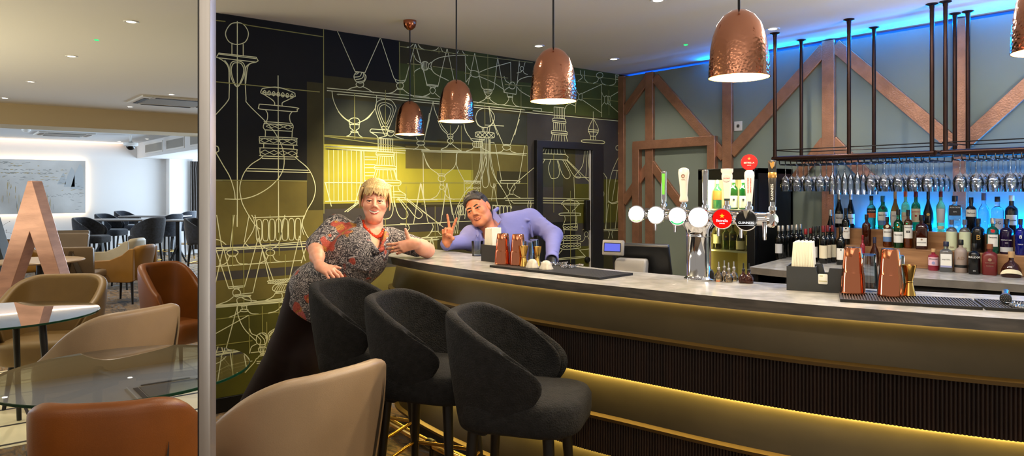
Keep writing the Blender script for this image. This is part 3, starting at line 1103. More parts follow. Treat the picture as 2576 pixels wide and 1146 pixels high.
# switch plate on the green wall
q = at_y(1858, 317, YB)
t = thing('switch_plate', (q.x, YB, q.z), 0, 'small white control plate on the sage green wall', 'switch plate')
MB().box((0, -0.005, 0), (0.078, 0.01, 0.085)).build('plate', M_wp, t, bevel=0.002)
b = MB()
for k in range(8): b.box((0, -0.0105, 0), (0.036, 0.001, 0.0025), M=Matrix.Rotation(k * PI / 8, 3, 'Y'))
b.build('symbol', mat('mark_grey', (60, 60, 60), 0.6), t)
# ================================================================== THE BAR
M_stone = mat('grey_stone_top', (146, 145, 142), 0.25, col2=(172, 170, 167), scale=14, detail=10, rvar=0.05)
M_edge = mat('dark_stone_edge', (58, 54, 50), 0.4, col2=(82, 76, 70), scale=9, stretch=(1, 1, 6), detail=8)
M_bronze = mat('brushed_bronze', (74, 64, 44), 0.46, 0.55, var=0.12, scale=3, bump=0.05, bscale=30)
M_bronzelip = mat('bronze_lip', (92, 72, 40), 0.4, 0.7)
M_flute = mat('dark_walnut_fluting', (40, 23, 15), 0.5, col2=(26, 14, 10), scale=5, stretch=(6, 6, .4))
M_ledw = emis('yellow_led', (255, 222, 118), 22.0)
M_dark = mat('dark_plinth', (18, 15, 13), 0.6)
CTR = 1.10
FRONT = [tuple(p) for p in crv([(-4.13, 2.60), (-4.14, 2.45), (-4.05, 2.27), (-3.85, 2.15), (-3.616, 2.105), (-3.42, 2.085), (-3.14, 2.075), (-2.70, 2.09), (-2.43, 2.115), (-2.2, 2.15), (-2.015, 2.19), (-1.83, 2.226), (-1.66, 2.26), (-1.51, 2.295), (-1.37, 2.333), (-1.24, 2.372), (-1.126, 2.414), (-1.016, 2.458), (-.908, 2.50), (-.808, 2.545), (-.683, 2.606), (-.4, 2.76), (-.15, 2.92)], 5)]
BACK = [tuple(p) for p in crv([(-4.13, 2.62), (-3.6, 2.615), (-3.0, 2.62), (-2.4, 2.645), (-1.96, 2.72), (-1.67, 2.78), (-1.19, 2.98), (-.93, 3.13), (-.4, 3.45)], 5)]
def offset(c, d):
    out = []
    for i, p in enumerate(c):
        a = np.array(c[max(0, i - 1)]); b = np.array(c[min(len(c) - 1, i + 1)]); t = b - a; t = t / (np.linalg.norm(t) + 1e-9)
        out.append((p[0] - t[1] * d, p[1] + t[0] * d))          # +d = towards the barman
    return out
bar = thing('bar_counter', (0, 0, 0), 0, 'long curved bar counter with grey stone top and glowing bronze bands', 'bar')
loop = FRONT + BACK[::-1]
mb = MB(); n = len(loop)
mb.add([(x, y, CTR) for x, y in loop], [tuple(range(n))], 0)
mb.add([(x, y, CTR - .042) for x, y in loop], [tuple(reversed(range(n)))], 1)
mb.add([(x, y, CTR) for x, y in loop] + [(x, y, CTR - .042) for x, y in loop], [(i, (i + 1) % n, n + (i + 1) % n, n + i) for i in range(n)], 1)
mb.build('countertop', [M_stone, M_edge], bar, angle=30)
def band(name, prof, m, flute=0.0):
    """sweep a (inset, z) profile along the bar front"""
    b = MB()
    if not flute:
        rows = [[(x, y, z) for (x, y) in offset(FRONT, d)] for d, z in prof]; b.loft(rows, False, False)
    else:
        P = offset(FRONT, prof[0][0]); acc = [0.0]
        for i in range(1, len(P)): acc.append(acc[-1] + math.dist(P[i], P[i - 1]))
        N = int(acc[-1] / 0.0125); tot = N * 6; s = np.linspace(0, acc[-1], tot + 1)
        xs = np.interp(s, acc, [p[0] for p in P]); ys = np.interp(s, acc, [p[1] for p in P]); C2 = list(zip(xs, ys))
        rows = []
        for d, z in prof:
            row = []
            for i, p in enumerate(C2):
                a = C2[max(0, i - 1)]; e = C2[min(tot, i + 1)]; l = math.dist(a, e) + 1e-9; nx, ny = -(e[1] - a[1]) / l, (e[0] - a[0]) / l
                h = -flute * abs(math.sin(PI * (i % 6) / 6)); row.append((p[0] + nx * h, p[1] + ny * h, z))
            rows.append(row)
        b.loft(rows, False, False)
    return b.build(name, m, bar, angle=60)
tag(band('bronze_band', [(.10, 1.058), (.085, 1.04), (.055, .90)], M_bronze), 'upper bronze band under the counter edge')
band('band_lip', [(.055, .902), (.03, .895), (.03, .882), (.075, .880)], M_bronzelip)
band('fluted_band', [(.068, .882), (.068, .702)], M_flute, .007)
band('band_soffit', [(.066, .7025), (.15, .7025)], M_dark)
tag(band('bronze_band', [(.135, .702), (.115, .68), (.075, .530)], M_bronze), 'middle bronze band with the bright light line above it')
band('band_lip', [(.075, .532), (.05, .525), (.05, .512), (.095, .510)], M_bronzelip)
band('fluted_band', [(.088, .512), (.088, .355)], M_flute, .007)
band('band_soffit', [(.086, .3555), (.17, .3555)], M_dark)
tag(band('bronze_band', [(.155, .355), (.135, .335), (.095, .17)], M_bronze), 'lowest bronze band near the floor')
band('band_lip', [(.095, .172), (.07, .165), (.07, .152), (.15, .150)], M_bronzelip)
band('kickboard', [(.15, .152), (.15, .0)], M_dark)
band('light_strip', [(.088, 1.0565), (.070, 1.0565)], emis('soft_yellow_led', (255, 222, 140), 6.5))
band('light_strip', [(.128, .7015), (.100, .7005)], M_ledw); band('light_strip', [(.148, .3545), (.120, .3535)], M_ledw)
# back panel, end and work shelf behind
bb = MB(); rows = [[(x, y, z) for x, y in offset(BACK, -.04)] for z in (1.058, 0.0)]; bb.loft(rows, False, False)
bb.build('back_panel', M_dark, bar)
ws = MB(); A_ = BACK; B_ = offset(BACK, .42); lp = A_[10:] + B_[10:][::-1]
ws.prism(lp, .86, .90); ws.build('work_shelf', mat('stainless_shelf', (150, 150, 150), 0.35, 0.8), bar)
sup = MB(); sup.prism(offset(BACK, .02)[11:] + offset(BACK, .38)[11:][::-1], 0, .86); sup.build('shelf_cabinet', M_dark, bar)
# brass foot rail
FR = offset(FRONT, -.10)
rail = thing('foot_rail', (0, 0, 0), 0, 'brass foot rail on dark brackets along the foot of the bar', 'foot rail')
M_brass = mat('polished_brass', (206, 160, 78), 0.22, 0.95); M_gunm = mat('dark_bracket', (34, 26, 22), 0.4, 0.5)
railpts = [(x, y, .20) for x, y in FR[8:]]
MB().tube(railpts, .021, 12).build('rail', M_brass, rail)
acc = 0; last = railpts[0]; want = .35
for i in range(1, len(railpts)):
    acc += math.dist(railpts[i], railpts[i - 1])
    if acc >= want:
        want += .85; x, y, z = railpts[i]; xi, yi = offset(FRONT, .07)[8 + i]
        b = MB(); b.tube([(x, y, 0), (x, y, .20)], .011, 8).tube([(x, y, .09), ((x + xi) / 2, (y + yi) / 2, .10), (xi, yi, .10)], .008, 8).lathe([(.03, 0), (.03, .006), (.012, .01)], 14, (x, y, 0))
        p2 = railpts[i - 1]; d = Vector(railpts[i]) - Vector(p2); d.normalize()
        b.tube([Vector((x, y, z)) - d * .025, Vector((x, y, z)) + d * .025], .026, 12).build('bracket', M_gunm, rail)

# ------------------------------------------------------------------ back bar: counter, fridge, steps
BZ = 0.97
bc = thing('back_counter', (0, 0, 0), 0, 'lower grey stone back counter under the spirit bottles', 'counter')
ED = [tuple(p) for p in crv([(-2.72, 4.345), (-2.453, 4.335), (-2.1, 4.44), (-1.806, 4.55), (-1.51, 4.646), (-1.233, 4.72), (-.9, 4.82), (-.3, 5.0)], 5)]
lp = ED + [(-.3, YB - .002), (-2.985, YB - .002)]
mb = MB(); n = len(lp)
mb.add([(x, y, BZ) for x, y in lp], [tuple(range(n))], 0); mb.add([(x, y, BZ - .045) for x, y in lp], [tuple(reversed(range(n)))], 1)
mb.add([(x, y, BZ) for x, y in lp] + [(x, y, BZ - .045) for x, y in lp], [(i, (i + 1) % n, n + (i + 1) % n, n + i) for i in range(n)], 1)
mb.build('worktop', [M_stone, mat('stone_edge_mid', (104, 98, 92), 0.4, var=.15, scale=12)], bc, angle=30)
ins = offset(ED, .06)
mb = MB(); mb.prism(ins[6:] + [(-.3, YB - .01), (-2.40, YB - .01)], 0, BZ - .045); mb.build('carcass', M_dark, bc)
# small undercounter cooler at the left end, with its maker's mark
uc = thing('undercounter_cooler', (-2.585, 4.60, 0), 0, 'black undercounter unit with a lettered drawer front below the grey back counter', 'cooler')
M_blk = mat('black_metal', (16, 16, 17), 0.35, 0.2)
u = MB(); u.box((-.112, .2, .46), (.025, .8, .92)).box((.11, .2, .46), (.025, .8, .92)).box((0, .55, .46), (.22, .03, .92)).box((0, .18, .02), (.2, .7, .04)); u.build('housing', M_blk, uc)
dr = MB().box((0, -.17, .80), (.2, .03, .09)).build('drawer', M_blk, uc, bevel=.004)
fm = Matrix(((1, 0, 0), (0, 0, -1), (0, 1, 0)))
text_mb('brand_mark', 'GAMKO', .022, fm, (-.01, -.187, .80), mat('mark_white', (230, 228, 220), .5), dr)
MB().ball((.042, -.187, .80), .006, 8).build('mark_dot', mat('mark_orange', (214, 96, 30), .5), dr)
MB().lathe([(.0001, .012), (.012, .012), (.012, 0)], 12, (.078, -.185, .805), M=Matrix.Rotation(PI / 2, 3, 'X')).build('lock', M_gunm, dr)
# wooden bottle steps with light strip
M_oak = mat('oak_step', (166, 122, 82), 0.45, col2=(132, 92, 58), scale=4, stretch=(.6, 6, 8), detail=6)
XL = at_y(2092, 600, 5.2).x
tag(MB().box(((XL - .3) / 2, (5.15 + 5.27) / 2, (BZ + 1.097) / 2), (-.3 - XL, .12, 1.097 - BZ)).build('bottle_step', M_oak, bevel=.004), 'lower oak display step carrying the middle row of spirit bottles', 'shelf')
stp = thing('bottle_step', (0, 0, 0), 0, 'upper oak display step with blue back light carrying the tallest spirits', 'shelf')
MB().box(((XL - .3) / 2, (5.27 + 5.43) / 2, (BZ + 1.215) / 2), (-.3 - XL, .16, 1.215 - BZ)).build('step_block', M_oak, stp, bevel=.004)
MB().box(((XL - .3) / 2, 5.445, 1.20), (-.3 - XL - .12, .02, .012)).build('blue_light', emis('blue_back_led', (0, 130, 255), 26.0), stp)
area_light('blue_wash', ((XL - .3) / 2 + .1, 5.452, 1.222), (PI + .18, 0, 0), -.3 - XL - .1, .02, 34, (0.0, 0.24, 1.0))
for zz, yy in ((1.097, 5.29), (1.215, 5.42)): pass
# tall glass-fronted wine cooler
fx0, fx1, fy, fz = -3.555, -3.03, 4.95, 1.67
fr_ = thing('wine_cooler', ((fx0 + fx1) / 2, 0, 0), 0, 'tall black glass-door wine cooler behind the beer taps', 'cooler')
hw = (fx1 - fx0) / 2
b = MB(); b.box((-hw + .015, (fy + YB) / 2, fz / 2), (.03, YB - fy - .04, fz)).box((hw - .015, (fy + YB) / 2, fz / 2), (.03, YB - fy - .04, fz)).box((0, (fy + YB) / 2, fz - .02), (2 * hw, YB - fy - .04, .04)).box((0, (fy + YB) / 2, .04), (2 * hw, YB - fy - .04, .08)).box((0, YB - .035, fz / 2), (2 * hw, .03, fz))
b.build('cabinet', mat('cooler_black', (16, 17, 20), .3, .2), fr_)
M_lite = mat('cooler_liner', (214, 202, 160), .5)
MB().box((0, YB - .06, .86), (2 * hw - .08, .01, 1.5)).box((-hw + .036, 5.22, .86), (.01, .44, 1.5)).box((hw - .036, 5.22, .86), (.01, .44, 1.5)).build('liner', M_lite, fr_)
MB().box((-hw + .062, 4.985, .9), (.012, .012, 1.35)).build('light_tube', emis('cooler_tube', (255, 226, 130), 16.0), fr_)
area_light('cooler_light', ((fx0 + fx1) / 2, 5.02, fz - .06), (0.3, 0, 0), .4, .05, 7, (1, .88, .62))
for zz in (.62, 1.0, 1.335):
    MB().box((0, 5.22, zz), (2 * hw - .085, .42, .012)).build('shelf', mat('cooler_shelf', (200, 198, 188), .3, .3), fr_)
df = MB()
for (cx_, cz, dx, dz) in ((-hw + .035, .87, .07, 1.58), (hw - .035, .87, .07, 1.58), (0, fz - .045, 2 * hw, .09), (0, .11, 2 * hw, .09)): df.box((cx_, fy - .012, cz), (dx, .04, dz))
dr_ = df.build('door', mat('cooler_black', (16, 17, 20), .3), fr_, bevel=.004)
MB().box((0, fy - .01, .87), (2 * hw - .13, .006, 1.46)).build('door_glass', thin_glass('cooler_glass', (238, 244, 240)), dr_)
# ------------------------------------------------------------------ bottles
G_dark = mat('dark_wine_glass', (9, 10, 9), .06, spec=.6)
def gl(n, c, g=1.4, base=.03): return thin_glass('bottle_' + n, c, g, .03, 1.5, base)
BOT = {'dark': G_dark, 'green': mat('green_bottle_glass', (14, 92, 40), .06, trans=.75), 'ltgreen': mat('pale_green_glass', (60, 150, 110), .06, trans=.75), 'amber': mat('amber_spirit', (120, 54, 10), .06, trans=.6),
       'brown': mat('brown_spirit', (70, 26, 8), .06, trans=.5), 'clear': mat('clear_spirit', (205, 226, 235), .05, trans=.92), 'black': mat('black_bottle', (8, 8, 9), .25), 'pale': mat('pale_yellow_spirit', (186, 190, 110), .06, trans=.75),
       'pink': mat('pink_gin', (206, 60, 84), .08, trans=.6), 'frost': mat('frosted_glass', (170, 150, 138), .5, trans=.2), 'red': mat('red_frosted', (112, 30, 28), .35, trans=.15), 'purple': mat('purple_bottle', (36, 18, 60), .12, trans=.3),
       'blue': mat('blue_bottle', (16, 30, 150), .08, trans=.6), 'teal': mat('teal_bottle', (20, 130, 104), .06, trans=.7), 'sea': mat('pale_sea_label', (196, 206, 176), .5), 'orange': mat('orange_amber', (180, 80, 20), .06, trans=.6)}
CAPS = {'silver': mat('silver_foil', (190, 186, 180), .3, .85), 'black': mat('black_cap', (14, 13, 13), .35), 'red': mat('red_foil', (140, 30, 34), .35, .3), 'orange': mat('orange_cap', (220, 84, 30), .45), 'teal': mat('teal_cap', (30, 90, 100), .4), 'cork': mat('cork_cap', (190, 150, 104), .6), 'copper': mat('copper_cap', (176, 110, 76), .35, .7), 'grey': mat('grey_cap', (90, 92, 110), .4), 'wine': mat('wine_foil', (110, 24, 28), .35, .2), 'navy': mat('navy_cap', (24, 28, 60), .4), 'white': M_wp}
LABS = {'white': mat('label_white', (226, 222, 214), .6), 'cream': mat('label_cream', (224, 212, 180), .6), 'grey': mat('label_grey', (190, 190, 192), .6), 'orange': mat('label_orange', (206, 96, 40), .6), 'black': mat('label_black', (20, 20, 22), .5), 'blue': mat('label_blue', (96, 130, 176), .6), 'gold': mat('label_gold', (176, 140, 70), .4, .6), 'sea': mat('label_sea', (200, 206, 172), .6), 'pinkish': mat('label_pink', (226, 186, 196), .6), 'rust': mat('label_rust', (150, 60, 34), .5), 'lilac': mat('label_lilac', (150, 150, 190), .6)}
INK = {'black': mat('ink_black', (24, 22, 22), .6), 'white': mat('ink_white', (232, 230, 226), .5), 'gold': mat('ink_gold', (190, 150, 80), .4, .5), 'red': mat('ink_red', (190, 30, 30), .5), 'brown': mat('ink_brown', (110, 72, 34), .5), 'tan': mat('ink_tan', (150, 120, 96), .6)}
def bprof(kind, h, r):
    """(r, z) outlines of glass body, by bottle kind; returns body profile, cap radius, cap z0"""
    if kind == 'bordeaux': return [(0, .004), (r * .92, 0), (r, .006), (r, h * .60), (r * .93, h * .655), (r * .62, h * .70), (r * .42, h * .74), (r * .38, h * .82), (r * .38, h)], r * .44, h * .83
    if kind == 'burgundy': return [(0, .004), (r * .92, 0), (r, .006), (r, h * .42), (r * .93, h * .50), (r * .66, h * .62), (r * .44, h * .72), (r * .36, h * .80), (r * .36, h)], r * .42, h * .82
    if kind == 'whisky': return [(0, .004), (r * .93, 0), (r, .006), (r, h * .60), (r * .9, h * .665), (r * .6, h * .71), (r * .40, h * .74), (r * .38, h * .86), (r * .38, h * .98)], r * .44, h * .86
    if kind == 'round': return [(0, .004), (r * .8, 0), (r * .92, .006), (r, h * .3), (r * .97, h * .48), (r * .8, h * .62), (r * .45, h * .70), (r * .36, h * .74), (r * .36, h * .98)], r * .42, h * .82
    if kind == 'taper': return [(0, .004), (r * .78, 0), (r * .82, .006), (r, h * .56), (r * .96, h * .63), (r * .62, h * .70), (r * .38, h * .74), (r * .36, h * .97)], r * .42, h * .84
    if kind == 'cognac': return [(0, .004), (r * .72, 0), (r * .80, .006), (r, h * .30), (r * .92, h * .46), (r * .62, h * .60), (r * .36, h * .70), (r * .28, h * .78), (r * .28, h * .98)], r * .33, h * .80
    if kind == 'squat': return [(0, .004), (r * .88, 0), (r, .008), (r, h * .60), (r * .94, h * .68), (r * .66, h * .73), (r * .36, h * .76), (r * .34, h * .84), (r * .34, h * .98)], r * .42, h * .84
    if kind == 'flask': return [(0, .004), (r * .86, 0), (r, .01), (r * .98, h * .16), (r * .78, h * .40), (r * .45, h * .54), (r * .28, h * .62), (r * .28, h * .98)], r * .34, h * .8
    if kind == 'dome': return [(0, .004), (r * .9, 0), (r, .01), (r, h * .14), (r * .92, h * .32), (r * .66, h * .50), (r * .34, h * .60), (r * .24, h * .66), (r * .24, h * .96)], r * .32, h * .76
def wrap_label(r, z0, z1, arc, n=12):
    b = MB(); rows = []
    for z in (z0, z1):
        rows.append([(r * math.sin(-arc / 2 + arc * i / n), -r * math.cos(-arc / 2 + arc * i / n), z) for i in range(n + 1)])
    b.loft(rows, False, False); return b
def curve_text(o, r):
    for v in o.data.vertices:
        a = v.co.x / r; rr = -v.co.y; v.co.x = rr * math.sin(a); v.co.y = -rr * math.cos(a)
def make_bottle(kind, h, r, glass, cap, lab=None, square=False, texts=(), seal=None, liquid=None):
    root = thing('bottle', (0, 0, 0))
    prof, cr_, cz = bprof(kind, h, r); n = 24
    if square:
        # squarish shoulders: superellipse section
        b = MB(); rings = []
        for (q, z) in prof:
            k = 5 if z < h * .68 else 2
            rings.append([(q * math.copysign(abs(math.cos(2 * PI * j / n)) ** (2 / k), math.cos(2 * PI * j / n)), .86 * q * math.copysign(abs(math.sin(2 * PI * j / n)) ** (2 / k), math.sin(2 * PI * j / n)), z) for j in range(n)])
        b.loft(rings[1:], True, True); b.build('glass_body', glass, root)
    else: MB().lathe(prof, n).build('glass_body', glass, root)
    MB().lathe([(cr_, cz), (cr_ * 1.02, cz + .002), (cr_, h - .002), (cr_ * .9, h), (0.0001, h)], 16).build('cap', cap, root)
    lr = r * (.87 if square else 1.0) + .0012
    if lab:
        for (lm, z0, z1, arc) in lab:
            if square:
                w = r * arc * .62; MB().box((0, -lr + .0002, h * (z0 + z1) / 2), (w * 2, .0012, h * (z1 - z0))).build('label', lm, root)
            else: wrap_label(lr, h * z0, h * z1, arc).build('label', lm, root)
    for (s, sz, z, ink) in texts:
        t = text_mb('lettering', s, sz, fm, (0, -lr - .0012, h * z), ink, root)
        if not square: curve_text(t, lr + .001)
    if seal:
        MB().lathe([(.0001, .002), (seal[2], .002), (seal[2], 0)], 14, (0, -lr - .0004, h * seal[1]), M=Matrix.Rotation(PI / 2, 3, 'X')).build('seal', seal[0], root)
    return root
def face_cam(x, y): return math.atan2(-y, -x) + PI / 2
def put(root, px, Y, z, label, group):
    x = at_y(px, 600, Y).x; root.location = (x, Y, z); root.rotation_euler = (0, 0, face_cam(x, Y)); root['label'] = label; root['category'] = 'bottle'; root['group'] = group; return root
nb = [0]
def bot(px, ytop, wpx, tier, kind, glass, cap, lab, label, **kw):
    Y, z = {'t': (5.335, 1.215), 'm': (5.212, 1.097), 'b': (5.085, BZ), 'w': (5.02, BZ)}[tier]
    Y += kw.pop('dy', (0.014 if nb[0] % 2 else -0.014) if tier != 'w' else 0); nb[0] += 1
    h = at_y(px, ytop, Y).z - z; d = at_y(px, 600, Y); dep = d.x * FW[0] + d.y * FW[1]; r = min(wpx * dep / FPX / 2 * (.86 if tier == 'w' else .775), .056)
    return put(make_bottle(kind, h, r, BOT[glass], CAPS[cap], lab, **kw), px, Y, z, label, {'t': 'spirits on the upper oak step', 'm': 'spirits on the lower oak step', 'b': 'spirits standing on the back counter', 'w': 'wine bottles at the end of the back counter'}[tier])
LW, LC, LK, LG, LO, LB = LABS['white'], LABS['cream'], LABS['black'], LABS['grey'], LABS['orange'], LABS['blue']
IK, IW, IG = INK['black'], INK['white'], INK['gold']
bot(2111, 486, 25, 't', 'burgundy', 'dark', 'silver', [(LW, .12, .40, 2.2)], 'silver-capped dark wine bottle with white label, left one of the two on the upper step', texts=[('Saumur', .016, .28, IK)])
bot(2140, 486, 25, 't', 'burgundy', 'dark', 'silver', [(LW, .12, .40, 2.2)], 'silver-capped dark wine bottle with white label, right one of the two, against the blue glow', texts=[('Saumur', .016, .28, IK)])
bot(2192, 492, 26, 't', 'whisky', 'ltgreen', 'black', [(LO, .34, .48, 2.6), (LK, .48, .62, 2.6)], 'green bottle with black and orange band label on the upper step', texts=[('GORDON', .012, .55, IW)])
bot(2221, 492, 33, 't', 'round', 'green', 'teal', [(LW, .26, .52, 2.0), (LABS['blue'], .12, .26, 2.0)], 'round-shouldered deep green bottle with teal cap and white label', texts=[('SINGLETON', .011, .42, IK)], seal=(BOT['black'], .64, .012))
bot(2252, 480, 30, 't', 'cognac', 'orange', 'cork', [(LW, .08, .48, 1.7)], 'amber bottle with pale stopper and tall white label numbered 12', texts=[('12', .02, .2, IK), ('ABERLOUR', .009, .36, IK)])
bot(2278, 481, 25, 't', 'whisky', 'pale', 'orange', [(LC, .10, .46, 2.0)], 'pale golden bottle with tall orange cap', texts=[('CAZCABEL', .009, .36, INK['red'])])
bot(2304, 481, 27, 't', 'whisky', 'green', 'wine', [(LC, .22, .56, 2.4)], 'dark green whiskey bottle with cream label and dark red cap', texts=[('JAMESON', .012, .48, INK['red'])], seal=(INK['red'], .38, .007))
bot(2335, 481, 31, 't', 'cognac', 'black', 'black', None, 'black teardrop cognac bottle with gold round seal', seal=(INK['gold'], .42, .010), texts=[('FINE', .010, .18, IG)])
bot(2366.5, 479, 26, 't', 'taper', 'pale', 'wine', [(LG, .22, .56, 1.8), (LC, .06, .14, 1.4)], 'pale yellow-green bottle with red cap and grey label')
bot(2402, 492, 40, 't', 'squat', 'clear', 'black', [(LK, .46, .74, 1.3)], 'clear blue-lit square bottle with black badge label', square=True, texts=[('AVIATION', .0125, .68, IW), ('GIN', .012, .56, IW)])
bot(2443, 496, 31, 't', 'squat', 'black', 'black', [(LW, .46, .66, 2.2)], 'matt black bottle with slanting white label on the upper step', texts=[('Fifty Pounds', .010, .56, IK)])
bot(2475, 485, 34, 't', 'round', 'clear', 'grey', None, 'plain clear bottle glowing blue beside the matt black one')
bot(2509, 494, 35, 't', 'whisky', 'clear', 'black', [(LW, .12, .42, 2.0)], 'clear blue-lit bottle with white label and black stopper', texts=[('DG', .026, .30, IK)])
bot(2544.5, 491, 36, 't', 'whisky', 'black', 'white', [(LW, .24, .50, 1.8)], 'black bottle with white diamond label and pale neck near the frame edge', texts=[('PENDERYN', .010, .36, IK)])
# middle row
bot(2089, 527, 24, 'm', 'burgundy', 'dark', 'silver', None, 'dark wine bottle with silver cap at the left end of the lower step', dy=.0)
bot(2128, 523, 25, 'm', 'bordeaux', 'dark', 'black', [(LW, .16, .48, 2.0)], 'tall dark wine bottle with white label behind the red-capped wines', seal=(IK, .44, .006), texts=[('Barolo', .012, .36, INK['tan'])])
bot(2180, 539, 27, 'm', 'squat', 'brown', 'black', None, 'brown bottle with green-lit neck behind the left copper shaker')
bot(2232, 545, 26, 'm', 'squat', 'amber', 'black', [(LW, .34, .60, 2.2), (LB, .18, .34, 2.2)], 'amber whisky bottle with white label over blue hills', texts=[('ARDMORE', .010, .5, IK)], seal=(LABS['cream'], .69, .011))
bot(2260, 526, 29, 'm', 'whisky', 'green', 'black', [(LW, .14, .42, 2.2)], 'bright green single malt bottle with white label', texts=[('Glenfiddich', .012, .34, IK)], seal=(INK['gold'], .55, .008))
bot(2284.6, 527, 27, 'm', 'squat', 'amber', 'black', [(LW, .26, .60, 2.2), (LK, .40, .46, .8)], 'amber whisky bottle with arched white label numbered 12', texts=[('TOMATIN', .011, .54, IK), ('12', .010, .43, IW)])
bot(2318.5, 540, 36, 'm', 'squat', 'brown', 'black', [(LW, .10, .34, 1.25)], 'square dark cognac bottle with white label', square=True, texts=[('COURVOISIER', .0085, .2, IK)], seal=(INK['tan'], .29, .006))
bot(2394, 552, 31, 'm', 'squat', 'clear', 'grey', [(LABS['sea'], .02, .62, 4.6)], 'pale green sleeved bottle with brown seahorse, left of the pair', texts=[('GIN', .014, .12, INK['tan'])])
bot(2427, 552, 31, 'm', 'squat', 'clear', 'grey', [(LABS['sea'], .02, .62, 4.6)], 'pale green sleeved bottle with green seahorse, right of the pair', texts=[('GIN', .014, .12, INK['tan'])])
bot(2461, 549, 36, 'm', 'squat', 'black', 'black', None, 'black bottle with gold crest on the lower step', texts=[('B', .045, .44, INK['gold'])])
bot(2497.5, 548, 33, 'm', 'squat', 'teal', 'silver', [(LW, .20, .54, 1.8)], 'emerald gin bottle with red seal and white label', texts=[('Tanqueray', .0105, .46, IK)], seal=(INK['red'], .64, .011))
bot(2532, 550, 37, 'm', 'squat', 'purple', 'black', [(LG, .06, .20, 2.2)], 'dark purple bottle with white lettering near the frame edge', texts=[('WHITLEY NEILL', .009, .40, IW), ('GIN', .010, .32, IW)])
bot(2567.5, 550, 30, 'm', 'squat', 'blue', 'navy', None, 'cobalt blue bottle cut by the right frame edge', texts=[('8', .03, .5, IW), ('PIERDE', .009, .3, IW)])
# front row on the counter
bot(2348, 625, 31, 'b', 'squat', 'pink', 'cork', [(LABS['pinkish'], .24, .62, 2.2)], 'pink berry gin bottle with cork stopper', texts=[('BROCKMANS', .0085, .54, IK)], seal=(LABS['lilac'], .36, .010))
bot(2380, 607, 37, 'b', 'squat', 'clear', 'navy', [(LW, .22, .60, 1.35), (LABS['lilac'], .16, .22, 1.35)], 'clear square bottle with white label and lilac neck', square=True, texts=[('King of Soho', .0085, .42, IK)])
bot(2417, 602, 36, 'b', 'squat', 'frost', 'black', [(LK, .16, .24, 3.6)], 'frosted pale bottle with monogram and black band', texts=[('AD', .03, .44, INK['tan'])])
bot(2451, 612, 34, 'b', 'squat', 'black', 'black', None, 'black studded gin bottle with big silver lettering across its shoulder', texts=[('BULLDOG', .0165, .56, IW), ('GIN', .008, .12, IW)])
bot(2490, 613, 42, 'b', 'squat', 'red', 'copper', None, 'dark red frosted bottle with copper stopper', square=True, texts=[('SLINGSBY', .0115, .40, INK['tan']), ('RHUBARB', .0085, .30, INK['tan'])], seal=(INK['tan'], .50, .010))
bot(2544, 632, 58, 'b', 'dome', 'brown', 'cork', None, 'squat dome-shaped rum bottle with crescent cream label', dy=-.01)
dm_ = COL.objects[-1].parent if COL.objects[-1].parent else None
rt = [o for o in COL.objects if o.get('label', '').startswith('squat dome')][0]
lab_ = MB(); n = 14
for i in range(n):
    a0 = -.95 + 1.9 * i / n; a1 = -.95 + 1.9 * (i + 1) / n
    f_ = lambda a: (.020 + .03 * (abs(a) < 2) * (1 - (a / .95) ** 2) ** .5 * .95 if abs(a) < .95 else .02)
    lo = lambda a: .016 + .012 * (1 - (a / .95) ** 2)
    rr_ = lambda a, z: (.0655 * (1 - max(0, z - .02) * 3.4), a)
    def P_(a, z): r2 = .0675 - max(0, z - .016) * .22; return (r2 * math.sin(a), -r2 * math.cos(a), z)
    lab_.add([P_(a0, lo(a0)), P_(a1, lo(a1)), P_(a1, f_(a1) + .004), P_(a0, f_(a0) + .004)], [(0, 1, 2, 3)])
lab_.build('label', LABS['cream'], rt)
bot(2170, 591, 15, 'b', 'whisky', 'pink', 'red', None, 'slim bottle with bright red cap half hidden behind the left copper shaker')
bot(2200, 596, 30, 'b', 'cognac', 'brown', 'navy', None, 'small dark brown decanter between the two copper shakers')
# wines at the left end
LC2 = [(LC, .14, .48, 2.2)]; LW2 = [(LW, .14, .44, 2.2)]
for (px, yt, w, cap, lab, dy, lb) in ((1959, 567, 21, 'silver', LG and [(LG, .18, .46, 2.2)], 0, 'dark wine bottle with silver cap and grey label, leftmost of the front row'), (1969, 567, 20, 'silver', None, .10, 'dark bottle with silver cap tucked just right of the leftmost wine'),
        (1982, 566, 20, 'silver', None, .20, 'silver-capped dark bottle in the back row, third silver cap along'), (1992.5, 565, 20, 'silver', None, .30, 'silver-capped dark bottle in the back row, fourth silver cap along'), (2003.5, 564, 20, 'silver', None, .2, 'silver-capped dark bottle behind the napkins, fifth silver cap along'), (2014, 563, 20, 'silver', None, .30, 'silver-capped dark bottle behind the napkins, last silver cap along'),
        (2027, 575, 22, 'red', None, .0, 'wine bottle with bright red foil behind the white napkins'), (2039, 573, 20, 'wine', None, .12, 'wine bottle with dark red foil behind the bright red one'), (2047, 569, 22, 'black', LW2, -.03, 'black-capped wine bottle with white label peeping right of the napkins'), (2058, 568, 20, 'black', None, .14, 'black-capped bottle standing behind the white-labelled wine'),
        (2071, 567, 23, 'wine', LC2, -.05, 'red-foiled wine bottle with big cream label, left of three'), (2082, 566, 21, 'wine', LC2, .015, 'red-foiled wine bottle with cream label, middle of three'), (2094, 566, 21, 'wine', LC2, .08, 'red-foiled wine bottle with cream label, right of three'), (2115.5, 570, 25, 'black', LW2, -.05, 'dark wine bottle with white label standing in front at the right end')):
    bot(px, yt, w, 'w', 'bordeaux', 'dark', cap, lab, lb, dy=dy, **({'seal': (IK, .40, .005)} if px > 2110 else {}))
